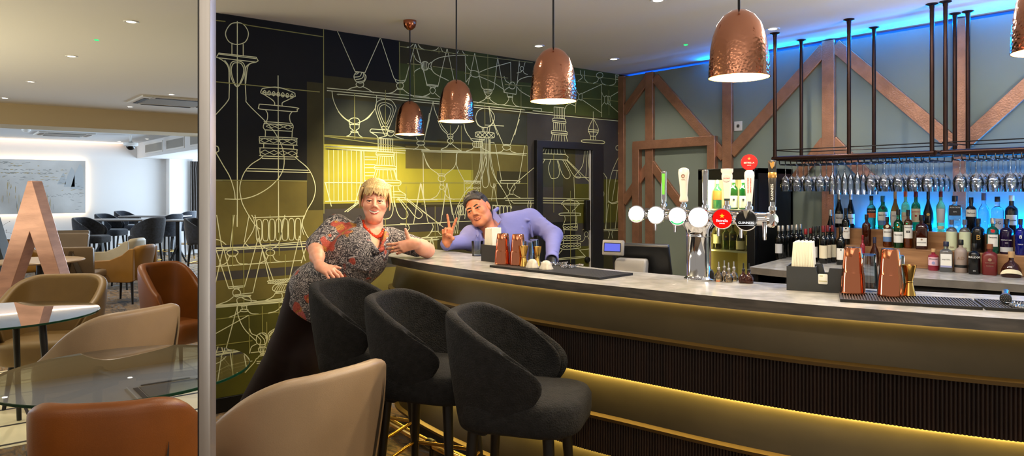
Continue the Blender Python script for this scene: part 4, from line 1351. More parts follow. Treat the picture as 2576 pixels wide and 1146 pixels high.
# bottles in the wine cooler (upper shelf 1.341, lower shelf 1.006)
def cool(px, ytop, w, zb, kind, glass, cap, lab, label, Y=5.08, **kw):
    h = at_y(px, ytop, Y).z - zb; d = at_y(px, 600, Y); dep = d.x * FW[0] + d.y * FW[1]
    put(make_bottle(kind, h, w * dep / FPX / 2 * .9, BOT[glass], CAPS[cap], lab, **kw), px, Y, zb + .0015, label, 'bottles in the wine cooler')
G_wh = 'pale'
cool(1805, 450, 23, 1.341, 'bordeaux', 'ltgreen', 'silver', [(LO, .30, .60, 2.4)], 'green bottle with orange label on the top shelf of the wine cooler')
cool(1846, 446, 23, 1.341, 'bordeaux', 'green', 'silver', [(LW, .05, .42, 2.2)], 'green bottle with white label, left of two on the top cooler shelf', seal=(IK, .3, .008))
cool(1870, 446, 23, 1.341, 'bordeaux', 'green', 'silver', [(LW, .05, .42, 2.2)], 'green bottle with white label, right of two on the top cooler shelf', seal=(IK, .3, .008))
cool(1804, 570, 22, 1.006, 'bordeaux', 'dark', 'silver', [(LW, .25, .66, 2.2)], 'dark bottle with large white label, first on the middle cooler shelf')
cool(1826, 562, 21, 1.006, 'bordeaux', 'green', 'black', [(LK, .36, .62, 2.2)], 'green bottle with black label and gold mark, second on the middle cooler shelf', seal=(INK['gold'], .5, .008))
cool(1843, 562, 21, 1.006, 'bordeaux', 'green', 'black', [(LK, .36, .62, 2.2)], 'green bottle with black label and gold mark, third on the middle cooler shelf', seal=(INK['gold'], .5, .008))
cool(1863, 562, 25, 1.006, 'burgundy', 'dark', 'silver', [(LC, .05, .36, 2.4)], 'round-shouldered dark bottle with cream label low on its body in the cooler')
cool(1886, 566, 22, 1.006, 'bordeaux', 'dark', 'silver', [(LC, .22, .62, 2.2)], 'dark bottle with tall cream label at the right of the middle cooler shelf')
# ================================================================== GLASS RACK
M_pipe = mat('dark_copper_pipe', (64, 44, 38), 0.3, 0.85, var=.1, scale=10)
M_wire = mat('black_wire', (22, 18, 17), 0.35, 0.5)
RZ = 1.737; YF, YK = 4.95, 5.34
def rack(xs, x0, x1, rails, label):
    t = thing('glass_rack', (0, 0, 0), 0, label, 'glass rack', 'hanging glass racks')
    b = MB(); b.tube([(x0, YF, RZ), (x1, YF, RZ)], .0165, 12); b.build('pipe', M_pipe, t)
    MB().tube([(x0, YK, RZ), (x1, YK, RZ)], .0165, 12).build('pipe', M_pipe, t)
    MB().tube([(x0, YF, RZ), (x0, YK, RZ)], .0165, 12).build('pipe', M_pipe, t)
    MB().tube([(x1, YF, RZ), (x1, YK, RZ)], .0165, 12).build('pipe', M_pipe, t)
    for x in xs:
        for y in (YF, YK):
            p = MB().tube([(x, y, RZ), (x, y, CEIL - .003)], .0135, 12).build('pole', M_pipe, t)
            MB().lathe([(.0145, -.03), (.016, -.012), (.036, -.005), (.036, 0)], 18, (x, y, CEIL - .001)).build('flange', M_pipe, p)
    for y in (YF, YK): MB().tube([(x0, y, 1.80), (x1, y, 1.80)], .004, 6).build('tie_rod', M_wire, t)
    for x in (x0, x1): MB().tube([(x, YF, 1.80), (x, YK, 1.80)], .004, 6).build('tie_rod', M_wire, t)
    for x in [q for k in range(len(rails) - 1) for q in ((rails[k] + rails[k + 1]) / 2 - .024, (rails[k] + rails[k + 1]) / 2 + .024)]:
        MB().tube([(x, YF, RZ), (x, YF, 1.70), (x, YF + .01, 1.688), (x, YK - .01, 1.688), (x, YK, 1.70), (x, YK, RZ)], .0038, 6).build('hanger_wire', M_wire, t)
    return t
R1 = [-2.865 + .09 * k for k in range(13)]; R2 = [-1.69 + .09 * k for k in range(8)]
rack((-2.88, -2.32, -1.79), -2.895, -1.775, R1, 'dark copper pipe rack hung from the ceiling, left one nearer the beer taps')
rack((-1.712, -1.06), -1.73, -1.04, R2, 'dark copper pipe rack hung from the ceiling, right one running out of frame')
M_glass = thin_glass('stemware_glass', (246, 251, 255), 2.6, .03, 1.5, .07)
def hang(kind):
    if kind == 'wine': pr = [(.0008, 0), (.034, -.001), (.034, -.003), (.012, -.006), (.004, -.012), (.0035, -.085), (.008, -.093), (.026, -.108), (.040, -.135), (.0415, -.155), (.038, -.182), (.033, -.207)]
    else: pr = [(.0008, 0), (.030, -.001), (.030, -.003), (.010, -.006), (.004, -.012), (.0033, -.07), (.006, -.078), (.016, -.10), (.0225, -.13), (.024, -.165), (.022, -.20), (.020, -.228)]
    return MB().lathe(pr, 20).build('hanging_wine_glass' if kind == 'wine' else 'hanging_champagne_flute', M_glass)
gw = hang('wine'); gf = hang('flute'); used = set()
def hang_row(rails, kinds, lab):
    for k in range(len(rails) - 1):
        xm = (rails[k] + rails[k + 1]) / 2; kd = kinds(k)
        for j in range(4):
            y = YF + .045 + j * .092; src = gw if kd == 'wine' else gf
            o = src if kd not in used else src.copy()
            if kd in used: COL.objects.link(o)
            used.add(kd); o.location = (xm, y, 1.6952)
            if kd == 'wine': tag(o, 'clear wine glass hanging upside down from ' + lab, 'wine glass', 'wine glasses on ' + lab)
            else: tag(o, 'narrow clear champagne flute hanging upside down from ' + lab, 'champagne flute', 'flutes on ' + lab)
hang_row(R1, lambda k: 'flute' if 4 <= k <= 6 else 'wine', 'the left copper rack')
hang_row(R2, lambda k: 'wine', 'the right copper rack')

# ================================================================== PENDANT LAMPS
def copper_hammered():
    m = mat('hammered_copper', (196, 136, 108), .13, 1.0); nt = m.node_tree; N = nt.nodes; L = nt.links
    tc = N.new('ShaderNodeTexCoord'); v = N.new('ShaderNodeTexVoronoi'); v.inputs['Scale'].default_value = 105; v.feature = 'SMOOTH_F1'
    sx = N.new('ShaderNodeSeparateXYZ'); L.new(tc.outputs['Object'], sx.inputs[0]); L.new(tc.outputs['Object'], v.inputs['Vector'])
    mr = N.new('ShaderNodeMapRange'); mr.inputs['From Min'].default_value = .05; mr.inputs['From Max'].default_value = .19; mr.inputs['To Min'].default_value = .55; mr.inputs['To Max'].default_value = .08; L.new(sx.outputs['Z'], mr.inputs['Value'])
    bp = N.new('ShaderNodeBump'); bp.inputs['Distance'].default_value = .0028; L.new(mr.outputs[0], bp.inputs['Strength']); L.new(v.outputs['Distance'], bp.inputs['Height']); L.new(bp.outputs[0], N['Principled BSDF'].inputs['Normal']); return m
M_ham = copper_hammered(); M_inner = mat('brass_inner', (232, 186, 96), .35, .6); M_cord = mat('black_cord', (12, 11, 11), .6)
M_cup = mat('copper_cup', (176, 104, 72), .2, .95); M_bulb = emis('warm_bulb', (255, 232, 190), 28.0)
pos = [at_z(1031, 52, CEIL)] + [at_d(px, 300, d) for px, d in ((1148, 4.03), (1392, 3.12), (1859, 2.46), (2652, 1.987))]
pz = [1.89, 1.885, 1.885, 1.885, 1.885]
plab = ['smallest in view, farthest along the bar near the woman', 'second smallest, over the far part of the bar', 'in front of the black door frame', 'large, over the beer taps', 'cut by the right frame edge']
pend0 = None
for i, p in enumerate(pos):
    if pend0 is None:
        t = thing('pendant_lamp', (0, 0, 0)); pend0 = t
        o_ = [(.103, 0), (.1025, .02), (.101, .05), (.097, .10), (.089, .145), (.075, .185), (.053, .215), (.027, .232), (.0075, .237)]
        MB().lathe(o_, 48).build('lamp_shade', M_ham, t)
        sh = t.children[-1]
        MB().lathe([(r - .002, z if k else .0) for k, (r, z) in enumerate(o_[:-1])] + [(.0001, .23)], 40).build('shade_lining', M_inner, sh)
        MB().lathe([(.102, -.0006), (.1035, -.0006), (.1035, .002), (.102, .002)], 48).build('shade_rim', M_cup, sh)
        MB().ball((0, 0, .075), .032, 16).build('bulb', M_bulb, t)
        MB().lathe([(.012, .105), (.014, .23)], 12).build('lamp_holder', M_black, t)
        L_ = CEIL - pz[0]
        MB().tube([(0, 0, .236), (0, 0, L_ - .06)], .0045, 8).build('cord', M_cord, t)
        MB().lathe([(.007, L_ - .068), (.02, L_ - .062), (.038, L_ - .045), (.046, L_ - .02), (.046, L_)], 24).build('ceiling_cup', M_cup, t)
    else: t = dup(pend0)
    t.location = (p.x, p.y, CEIL - (CEIL - pz[0])); t.rotation_euler = (0, 0, i * 1.3)
    tag(t, 'hammered copper dome pendant lamp, ' + plab[i], 'pendant lamp', 'copper pendants over the bar')
    l = bpy.data.lights.new('pendant_glow', 'POINT'); l.energy = 18; l.color = (1, .80, .52); l.shadow_soft_size = .03
    o = bpy.data.objects.new('pendant_glow', l); COL.objects.link(o); o.location = (p.x, p.y, pz[0] + .03)

# ================================================================== THINGS ON THE BAR
M_chrome = mat('chrome', (215, 215, 218), .06, 1.0); M_gold = mat('gold_metal', (212, 170, 92), .14, 1.0); M_coppershine = mat('shiny_copper', (226, 142, 104), .07, 1.0)
M_rub = mat('black_rubber', (20, 20, 21), .6); M_ribs = mat('rubber_ribs', (58, 58, 60), .5); M_caddy = mat('caddy_plastic', (40, 43, 46), .55)
M_nap = mat('white_napkin', (232, 226, 208), .8); M_clear = thin_glass('clear_glass', (240, 246, 250), 1.3, .02, 1.5, .03)
def mat_on_bar(c, L_, Wd, rz, label, n):
    t = thing('bar_mat', (c[0], c[1], CTR), rz, label, 'bar mat', 'rubber bar mats')
    b = MB(); b.box((0, 0, .003), (L_, Wd, .006)); rw = .008
    for (x, y, dx, dy) in ((0, Wd / 2 - rw / 2, L_, rw), (0, -Wd / 2 + rw / 2, L_, rw), (L_ / 2 - rw / 2, 0, rw, Wd - 2 * rw), (-L_ / 2 + rw / 2, 0, rw, Wd - 2 * rw)): b.box((x, y, .008), (dx, dy, .006))
    b.build('tray', M_rub, t)
    r = MB(); d = (L_ - .02) / n
    for k in range(n): r.box((-L_ / 2 + .01 + d * (k + .5), 0, .0085), (d * .42, Wd - .018, .005))
    r.build('ribs', M_ribs, t); return t
mat_on_bar((-2.548, 2.385), .72, .25, math.radians(5.0), 'long black ribbed bar mat under the farther copper shakers', 64)
a27 = math.radians(27)
mat_on_bar((-1.205 + .215 * math.cos(a27) - .10 * math.sin(a27), 2.505 + .215 * math.sin(a27) + .10 * math.cos(a27)), .43, .20, a27, 'black ribbed bar mat under the nearer copper shakers', 44)
mat_on_bar((-1.205 + .655 * math.cos(a27) - .105 * math.sin(a27), 2.505 + .655 * math.sin(a27) + .105 * math.cos(a27)), .43, .20, a27, 'black ribbed bar mat at the right frame edge under the muddler', 44)
MZ = CTR + .0112
def shaker(loc, label, h=.172):
    t = thing('cocktail_shaker', loc, 0, label, 'cocktail shaker', 'copper shaker tins')
    k = h / .172
    MB().lathe([(.044, 0), (.0445, .003), (.043, .01), (.0405, .06), (.0385, .078 * k)], 36).lathe([(.0385, .078 * k), (.0, .078 * k)], 36).build('lower_tin', M_coppershine, t)
    MB().lathe([(.0375, .074 * k), (.0375, .082 * k), (.034, .13 * k), (.0305, .166 * k), (.028, h), (.0001, h)], 36).build('upper_tin', M_coppershine, t); return t
sp = at_z(2172, 737, MZ); shaker((sp.x - .03, sp.y - .02, MZ), 'copper shaker stack on the near mat, left one beside the napkin caddy')
sp = at_z(2238, 741, MZ); shaker((sp.x + .01, sp.y + .005 - .025, MZ), 'copper shaker stack on the near mat, right one beside the gold jigger')
sp = at_z(1265, 663, MZ); shaker((sp.x, sp.y, MZ), 'copper shaker stack on the far mat, left one beside the small napkin caddy', .16)
sp = at_z(1297, 665, MZ); shaker((sp.x + .018, sp.y + .002, MZ), 'copper shaker stack on the far mat, right one of the farther pair', .16)
def jigger(loc, h, label):
    o = MB().lathe([(.018 * h / .1, 0), (.0205 * h / .1, .001), (.0115 * h / .1, h * .42), (.0125 * h / .1, h * .44), (.0125 * h / .1, h * .46), (.0115 * h / .1, h * .48), (.0225 * h / .1, h), (.0215 * h / .1, h), (.011 * h / .1, h * .52), (0, h * .5)], 28).build('jigger', M_gold); o.location = loc
    return tag(o, label, 'jigger', 'gold jiggers')
sp = at_z(2301, 741, MZ); jigger((sp.x - .008, sp.y - .03, MZ), .112, 'gold double-ended jigger on the near mat')
sp = at_z(1318, 669, MZ); jigger((sp.x, sp.y, MZ), .104, 'gold jigger on the far mat, left one against the copper shaker')
sp = at_z(1352, 668, MZ); jigger((sp.x, sp.y, MZ), .098, 'gold jigger on the far mat, right one behind the scalloped domes')
def pint(loc, h, r, label):
    o = MB().lathe([(r, 0), (r * .98, h * .1), (r * .72, h), (0.0005, h), (0.0005, h - .006), (r * .68, h - .006), (r * .93, h * .1), (r * .95, .001)], 28).build('mixing_glass', M_clear); o.location = loc
    return tag(o, label, 'glass', 'upturned clear mixing glasses')
for (px, py, h, lb) in ((2203, 728, .135, 'upturned clear mixing glass between the two near copper shakers'), (2275, 733, .135, 'upturned clear mixing glass right behind the near copper shaker')):
    sp = at_z(px, py, MZ); pint((sp.x - .035, sp.y + .02, MZ), h, .036, lb)
for (px, py, h, lb) in ((1328, 660, .115, 'upturned clear mixing glass on the far mat between the two gold jiggers'), (1340, 654, .115, 'upturned clear mixing glass at the back of the far mat')):
    sp = at_z(px, py, MZ); pint((sp.x, sp.y + .01, MZ), h, .033, lb)
sp = at_z(1201, 643, CTR); tb = MB().lathe([(.0005, .004), (.030, .004), (.034, .09), (.036, .09), (.032, 0), (.0005, 0)], 24).build('tumbler', M_clear); tb.location = (sp.x, sp.y, CTR); tag(tb, 'clear tumbler standing left of the small napkin caddy', 'glass')
def shell(loc, label):
    b = MB(); rings = []; n = 40
    for (r, z) in ((.034, .0), (.034, .004), (.029, .012), (.0265, .022), (.021, .034), (.012, .041), (.001, .043)):
        rings.append([(r * (1 + .05 * math.cos(10 * 2 * PI * j / n) * (1 - z / .043)) * math.cos(2 * PI * j / n), r * (1 + .05 * math.cos(10 * 2 * PI * j / n) * (1 - z / .043)) * math.sin(2 * PI * j / n), z) for j in range(n)])
    b.loft(rings, True, True); o = b.build('glass_dome', mat('ribbed_milky_glass', (222, 216, 202), .2, trans=.35, var=.12, scale=40)); o.location = loc; return tag(o, label, 'glass dome', 'scalloped glass domes')
sp = at_z(1339, 672, MZ); shell((sp.x, sp.y, MZ), 'scalloped milky glass dome on the far mat, left one'); sp = at_z(1374, 676, MZ); shell((sp.x, sp.y, MZ), 'scalloped milky glass dome on the far mat, right one')
def strainer(loc, label, rz=0):
    t = thing('cocktail_strainer', loc, rz, label, 'strainer', 'silver cocktail strainers')
    MB().lathe([(.001, .006), (.03, .006), (.033, .003), (.033, .001), (.001, .004)], 24).build('plate', M_chrome, t)
    c = MB(); pts = [((.034 + .005 * math.cos(k * 1.3)) * math.cos(k * 2 * PI / 110), (.034 + .005 * math.cos(k * 1.3)) * math.sin(k * 2 * PI / 110), .0075 + .005 * math.sin(k * 1.3)) for k in range(110)]; c.tube(pts, .0014, 5, True); c.build('coil_spring', M_chrome, t)
    for s in (-1, 1): MB().box((s * .038, .01, .014), (.02, .016, .002)).build('prong', M_chrome, t, bevel=.0008)
    MB().tube([(0, -.03, .007), (0, -.06, .014), (0, -.08, .012)], .0045, 8).build('handle', M_chrome, t); return t
sp = at_z(1400, 667, MZ); strainer((sp.x, sp.y + .02, MZ), 'silver coil strainer on the far mat, left one behind the domes', 1.2); sp = at_z(1425, 671, MZ); strainer((sp.x + .02, sp.y - .01, MZ), 'silver coil strainer on the far mat, right one', 2.6)
# muddler and strainer at the right frame edge
sp = at_z(2530, 764, MZ)
t = thing('muddler', (sp.x, sp.y, MZ + .0175), 0, 'black-headed muddler with studded round face lying on the right mat', 'muddler')
dv = Vector((-sp.x, -sp.y, 0)).normalized(); rm = dv.to_track_quat('Z', 'Y').to_matrix()
MB().lathe([(.0001, .0), (.0165, 0), (.0175, -.003), (.0175, -.03), (.013, -.034)], 24, M=rm).build('head', mat('muddler_black', (22, 22, 23), .4), t)
b = MB()
for r_, n_ in ((0, 1), (.006, 6), (.0118, 12)):
    for k in range(n_): b.ball(rm @ Vector((r_ * math.cos(2 * PI * k / n_), r_ * math.sin(2 * PI * k / n_), .0005)), .0019, 6)
b.build('studs', mat('stud_grey', (90, 90, 92), .35), t[0] if isinstance(t, list) else t)
MB().lathe([(.0125, -.033), (.011, -.1), (.012, -.19), (.0001, -.192)], 18, M=rm).build('shaft', M_coppershine, t)
sp = at_z(2572, 772, MZ); strainer((sp.x, sp.y, MZ), 'silver coil strainer cut by the right frame edge beside the muddler', .8)
# napkin caddies
def caddy(loc, rz, L_, D_, h, label, napx, napn, naph, big=True):
    t = thing('napkin_caddy', loc, rz, label, 'napkin caddy', 'black bar caddies')
    b = MB(); w = .004
    def wall(x0, x1, y, fn, m=0):
        n = 24; P = [(x0, .0)] + [(x0 + (x1 - x0) * i / n, fn(x0 + (x1 - x0) * i / n)) for i in range(n + 1)] + [(x1, .0)]
        b.prism([(p[0], p[1]) for p in P], -w / 2, w / 2, M=Matrix(((1, 0, 0), (0, 0, 1), (0, 1, 0))), c=(0, y, 0))
    if big:
        f = lambda x: h if x < L_ * .52 or x > L_ * .74 else h - .045 * max(0, 1 - ((x - L_ * .63) / (L_ * .11)) ** 2) ** .5
        g = lambda x: h if x < L_ * .45 else (h + .004 if x < L_ * .6 else h - .03)
    else: f = g = lambda x: h
    wall(0, L_, 0, f); wall(0, L_, D_, g)
    if big: wall(L_ * .3, L_ * .66, D_ * .5, lambda x: h + .006 - .05 * max(0, (x - L_ * .58) / (L_ * .08)) ** 2)
    for x in (0, L_ * (.5 if big else .001), L_): b.box((x, D_ / 2, h / 2), (w, D_, h))
    b.box((L_ / 2, D_ / 2, w / 2), (L_, D_, w)); b.build('tray', M_caddy, t)
    for k in range(napn):
        x0 = .008 + napx * k / napn; lean = (k - napn / 2) / napn * -.13
        nb = MB(); nb.box((0, 0, naph / 2), (napx / napn * .78, D_ * .8, naph)); o = nb.build('napkin', M_nap, t, bevel=.0015); o.location = (x0 + napx / napn / 2, D_ / 2, .006 + .002 * ((k * 7) % 3)); o.rotation_euler = (0, lean, 0)
    return t
p0 = at_z(1980, 729, CTR); p1 = at_z(2124, 738, CTR); a = math.atan2(p1.y - p0.y, p1.x - p0.x)
t = caddy((p0.x, p0.y, CTR), a, (p1 - p0).length, .12, .096, 'black bar caddy full of white napkins beside the near copper shakers', .095, 14, .185)
q = MB().rbox((0, 0, 0), (.034, .040, .0015), .004, 3, M=Matrix.Rotation(PI / 2, 3, 'X')); o = q.build('label_card', mat('card_white', (224, 222, 214), .4), t); o.location = ((p1 - p0).length * .635, -.0035, .052)
o2 = MB().box((0, -.001, -.008), (.030, .0006, .004)).box((-.006, -.001, .012), (.012, .0006, .004)).build('card_print', mat('card_print', (176, 170, 130), .5), o)
p0 = at_z(1211, 656, CTR); p1 = at_z(1249, 660, CTR); a = math.atan2(p1.y - p0.y, p1.x - p0.x)
caddy((p0.x, p0.y, CTR), a, (p1 - p0).length * 1.02, .09, .093, 'small black caddy of white napkins in front of the man', .078, 9, .178, False)
# ------------------------------------------------------------------ beer tower
mid = at_z(1754, 703, CTR); mid = Vector((mid.x, mid.y + .012, 0)); ux = Vector((.42, -.115, 0)).normalized(); uy = Vector((-ux.y, ux.x, 0)) * -1
TZ = 1.383
def on_line(px, off=0.0):
    o = mid + uy * off; r = _ray(px, 500); # ray x,y = s*r ; o + ux*k
    A = np.array([[r[0], -ux.x], [r[1], -ux.y]]); s, k = np.linalg.solve(A, np.array([o.x, o.y])); return o + ux * k
tw = thing('beer_tower', (mid.x, mid.y, CTR), 0, 'chrome T-shaped beer tower with six lit round badges and tall tap handles', 'beer tower')
MB().lathe([(.066, 0), (.066, .006), (.056, .014), (.0535, .02), (.0535, .19), (.055, .195), (.0535, .2), (.06, .225), (.085, .255), (.1, .262)], 40).build('column', M_chrome, tw)
A = on_line(1600) - mid; B = on_line(1941) - mid
MB().tube([(A.x, A.y, TZ - CTR), (B.x, B.y, TZ - CTR)], .0275, 24).build('crossbar', M_chrome, tw)
for P, s in ((A, -1), (B, 1)): MB().lathe([(.0277, -.012), (.031, -.01), (.031, .004), (.024, .012), (.0001, .016)], 24, (P.x, P.y, TZ - CTR), M=(ux * s).to_track_quat('Z', 'Y').to_matrix()).build('end_cap', M_chrome, tw)
# collar saddle
MB().loft([[(x, y, z) for x, y in [(math.cos(2 * PI * j / 24) * a_ * ux.x - math.sin(2 * PI * j / 24) * b_ * ux.y, math.cos(2 * PI * j / 24) * a_ * ux.y + math.sin(2 * PI * j / 24) * b_ * ux.x) for j in range(24)]] for a_, b_, z in ((.056, .054, .195), (.062, .046, .225), (.085, .034, .25), (.1, .026, .268))], False).build('saddle', M_chrome, tw)
E_ = {'wh': emis('lit_badge_white', (255, 255, 252), 1.5), 'gr': emis('lit_badge_green', (60, 200, 110), .8), 'lg': emis('lit_badge_lime', (190, 240, 150), .8), 'rd': emis('lit_badge_red', (226, 20, 16), .8), 'bk': mat('badge_black', (10, 10, 12), .15), 'gd': emis('lit_badge_gold', (240, 190, 40), .8), 'tx': emis('lit_badge_text', (250, 250, 250), .9)}
bx = [1601, 1650, 1704, 1757, 1817, 1877]; hx = [1670, 1720, 1774, 1829, 1885, 1943]
vdir = Vector((.42, -.90, 0)).normalized(); bm_ = vdir.to_track_quat('Z', 'Y').to_matrix(); sx_ = Vector((-vdir.y, vdir.x, 0)); tm = Matrix((sx_, Vector((0, 0, 1)), vdir)).transposed()
bl = ['white', 'white', 'green', 'plain', 'red', 'black']
for i in range(6):
    tp = on_line(hx[i]) - mid; bp = on_line(bx[i], .105) - mid; zc = TZ - CTR
    R_ = .0395 if i != 3 else .0425
    bd = MB(); bd.lathe([(.012, -.06), (.016, -.03), (R_ * .8, -.022), (R_ + .002, -.016), (R_ + .003, 0), (R_ - .001, .004)], 36, (bp.x, bp.y, zc), M=bm_); bdo = bd.build('badge', M_chrome, tw)
    fm_ = E_['wh'] if i in (0, 1, 2, 3) else E_['rd'] if i == 4 else E_['bk']
    MB().lathe([(.0001, .0052), (R_ * .6, .0048), (R_ - .001, .002)], 36, (bp.x, bp.y, zc), M=bm_).build('badge_face', fm_, bdo)
    c = Vector((bp.x, bp.y, zc)) + vdir * .0062
    if i in (0, 2):   # coloured lower part
        s = MB(); n = 20; a0 = .5 if i == 0 else .25
        pts = [(R_ * .95 * math.cos(-PI / 2 + k), R_ * .95 * math.sin(-PI / 2 + k)) for k in np.linspace(-1.25 + a0, 1.25 - a0, n)]
        s.add([c + tm @ Vector((x, y, -.0028)) for x, y in pts], [tuple(range(n))]); s.build('badge_colour', E_['gr' if i == 2 else 'lg'], bdo)
    if i == 4:
        st = []
        for k in range(10): a_ = PI / 2 + k * PI / 5; rr_ = .0105 if k % 2 == 0 else .0045; st.append(c + tm @ Vector((rr_ * math.cos(a_), .012 + rr_ * math.sin(a_), .0004)))
        MB().add(st, [tuple(range(10))]).build('badge_star', E_['gd'], bdo)
        text_mb('badge_lettering', 'Estrella', .0155, tm, c + tm @ Vector((0, -.008, .0004)), E_['tx'], bdo); text_mb('badge_lettering', 'DAMM', .007, tm, c + tm @ Vector((0, -.019, .0004)), E_['tx'], bdo)
    if i == 5:
        text_mb('badge_lettering', 'GUINNESS', .0125, tm, c + tm @ Vector((0, -.011, .0004)), E_['tx'], bdo)
        MB().add([c + tm @ Vector(v) for v in ((-.03, -.0205, 0), (.03, -.0205, 0), (.03, -.0215, 0), (-.03, -.0215, 0))], [(0, 1, 2, 3)]).build('badge_line', E_['tx'], bdo)
        sh_ = MB(); sh_.loft([[c + tm @ Vector((x * k, y0 + y, zz)) for x, y in ((-.014, .016), (-.005, .014), (.001, .018), (.007, .014), (.014, .016), (.010, -.004), (.001, -.016), (-.008, -.004))] for k, zz, y0 in ((1, -.002, .022), (.9, .010, .022), (.6, .016, .022))], True); sh_.build('badge_shield', mat('old_silver', (190, 180, 160), .2, .95), bdo)
    if i == 2: text_mb('badge_lettering', 'CARLSBERG', .009, tm, c + tm @ Vector((0, -.004, .0004)), E_['gr'], bdo)
    # tap body, spout
    tb = MB(); tb.lathe([(.012, .02), (.013, .035), (.0155, .038), (.0155, .05), (.010, .053), (.010, .07)], 18, (tp.x, tp.y, zc)); tb.tube([(tp.x, tp.y, zc), (bp.x * .25 + tp.x * .75, bp.y * .25 + tp.y * .75, zc), (bp.x - vdir.x * .045, bp.y - vdir.y * .045, zc)], .011, 10)
    sp_ = tp * .7 + bp * .3 + ux * .0
    tb.tube([(sp_.x, sp_.y, zc - .01), (sp_.x, sp_.y, zc - .05), (sp_.x, sp_.y, zc - .078)], [.009, .008, .0065], 10); tap = tb.build('tap', M_chrome, tw)
    hz = zc + .06
    def hl(name, prof, m, parent=tap, n=20, sy=.6):
        b = MB(); rings = []
        for (r, z) in prof: rings.append([(tp.x + sx_.x * r * math.cos(2 * PI * j / n) + vdir.x * r * sy * math.sin(2 * PI * j / n), tp.y + sx_.y * r * math.cos(2 * PI * j / n) + vdir.y * r * sy * math.sin(2 * PI * j / n), hz + z) for j in range(n)])
        b.loft(rings, True); return b.build(name, m, parent)
    M_pad = mat('white_paddle', (228, 214, 206), .35)
    if i in (0, 2):
        hl('handle', [(.0125, 0), (.0125, .01), (.014, .14), (.013, .145)], M_chrome, n=4 if False else 12)
        if i == 0: 
            o = MB().add([Vector((tp.x, tp.y, hz)) + tm @ Vector(v) for v in ((-.006, .035, .0098), (.006, .035, .0098), (.0075, .135, .0098), (-.0075, .135, .0098))], [(0, 1, 2, 3)]).build('handle_label', mat('lime_label', (110, 200, 70), .4), tap)
    elif i == 1:
        hl('handle', [(.015, 0), (.020, .004), (.0205, .012), (.0165, .03), (.019, .08), (.024, .12), (.0255, .135), (.0235, .15), (.012, .158), (.0005, .159)], M_pad)
        MB().lathe([(.006, 0), (.0085, 0), (.0085, .0008), (.006, .0008)], 20, Vector((tp.x, tp.y, hz)) + tm @ Vector((0, .12, .0165)), M=tm).build('handle_emblem', INK['brown'], tap)
        text_mb('handle_lettering', 'T', .009, tm, Vector((tp.x, tp.y, hz)) + tm @ Vector((0, .12, .0165)), INK['red'], tap); text_mb('handle_lettering', 'SINGHA', .005, tm, Vector((tp.x, tp.y, hz)) + tm @ Vector((0, .104, .0155)), INK['brown'], tap)
    elif i == 3:
        hl('handle_base', [(.011, -.01), (.012, .0), (.0115, .012)], mat('brass_base', (180, 130, 60), .25, .9)); hl('handle_collar', [(.0125, .012), (.0125, .02)], mat('dark_green_collar', (10, 40, 36), .4))
        hl('handle', [(.0125, .02), (.015, .05), (.019, .09), (.0225, .107), (.0225, .118), (.0205, .125), (.0255, .133), (.0255, .146), (.001, .147)], M_pad)
        MB().lathe([(.0001, .0008), (.0145, .0008), (.0145, 0)], 20, Vector((tp.x, tp.y, hz)) + tm @ Vector((0, .105, .0142)), M=tm).build('handle_emblem', mat('pale_pink_emblem', (224, 190, 184), .5), tap)
        text_mb('handle_lettering', 'San Miguel', .006, tm, Vector((tp.x, tp.y, hz)) + tm @ Vector((0, .106, .0154)), INK['red'], tap)
    elif i == 4:
        hl('handle', [(.011, .0), (.0125, .02), (.0155, .06), (.0185, .095), (.020, .115), (.0185, .128), (.011, .137), (.0005, .138)], M_pad)
        for s_, o_x in (('BARCELONA 1876', -.004), ('ESTRELLA DAMM', .006)): text_mb('handle_lettering', s_, .0075, tm @ Matrix.Rotation(-PI / 2, 3, 'Z'), Vector((tp.x, tp.y, hz)) + tm @ Vector((o_x, .075, .0118)), INK['red'], tap)
        dc = Vector((tp.x, tp.y, hz)) + Vector((0, 0, .168)); M_rb = mat('red_badge', (196, 22, 20), .3)
        ds = MB().lathe([(.0001, -.008), (.030, -.008), (.0325, -.004), (.0325, .004), (.0305, .006), (.0001, .006)], 36, dc, M=tm).build('handle_disc', M_rb, tap)
        text_mb('handle_lettering', 'ESTRELLA', .0095, tm, dc + tm @ Vector((0, -.002, .0068)), INK['white'], tap); text_mb('handle_lettering', 'DAMM', .005, tm, dc + tm @ Vector((0, -.012, .0068)), INK['white'], tap)
        st = [dc + tm @ Vector(((.007 if k % 2 == 0 else .003) * math.cos(PI / 2 + k * PI / 5), .015 + (.007 if k % 2 == 0 else .003) * math.sin(PI / 2 + k * PI / 5), .0068)) for k in range(10)]
        MB().add(st, [tuple(range(10))]).build('handle_star', INK['gold'], tap)
    else:
        hl('handle', [(.010, -.01), (.0125, .0), (.0135, .06), (.0155, .10), (.014, .103)], mat('dark_handle', (26, 24, 24), .4)); hl('handle_band', [(.0145, .103), (.0165, .106), (.0165, .122), (.0145, .125)], mat('gold_band', (196, 150, 84), .3, .8))
        hl('handle_top', [(.0145, .125), (.0155, .15), (.017, .165), (.014, .172), (.001, .173)], mat('dark_handle', (26, 24, 24), .4))
        MB().loft([[Vector((tp.x, tp.y, hz)) + tm @ Vector((x * k, .152 + y, .0095 + zz)) for x, y in ((-.010, .012), (-.002, .010), (.004, .015), (.010, .012), (.008, -.004), (.0, -.014), (-.007, -.004))] for k, zz in ((1, 0), (.8, .005))], True).build('handle_emblem', mat('gold_band', (196, 150, 84), .3, .8), tap)
        text_mb('handle_lettering', 'GUINNESS', .0135, tm @ Matrix.Rotation(PI / 2, 3, 'Z'), Vector((tp.x, tp.y, hz)) + tm @ Vector((0, .048, .0092)), INK['white'], tap)
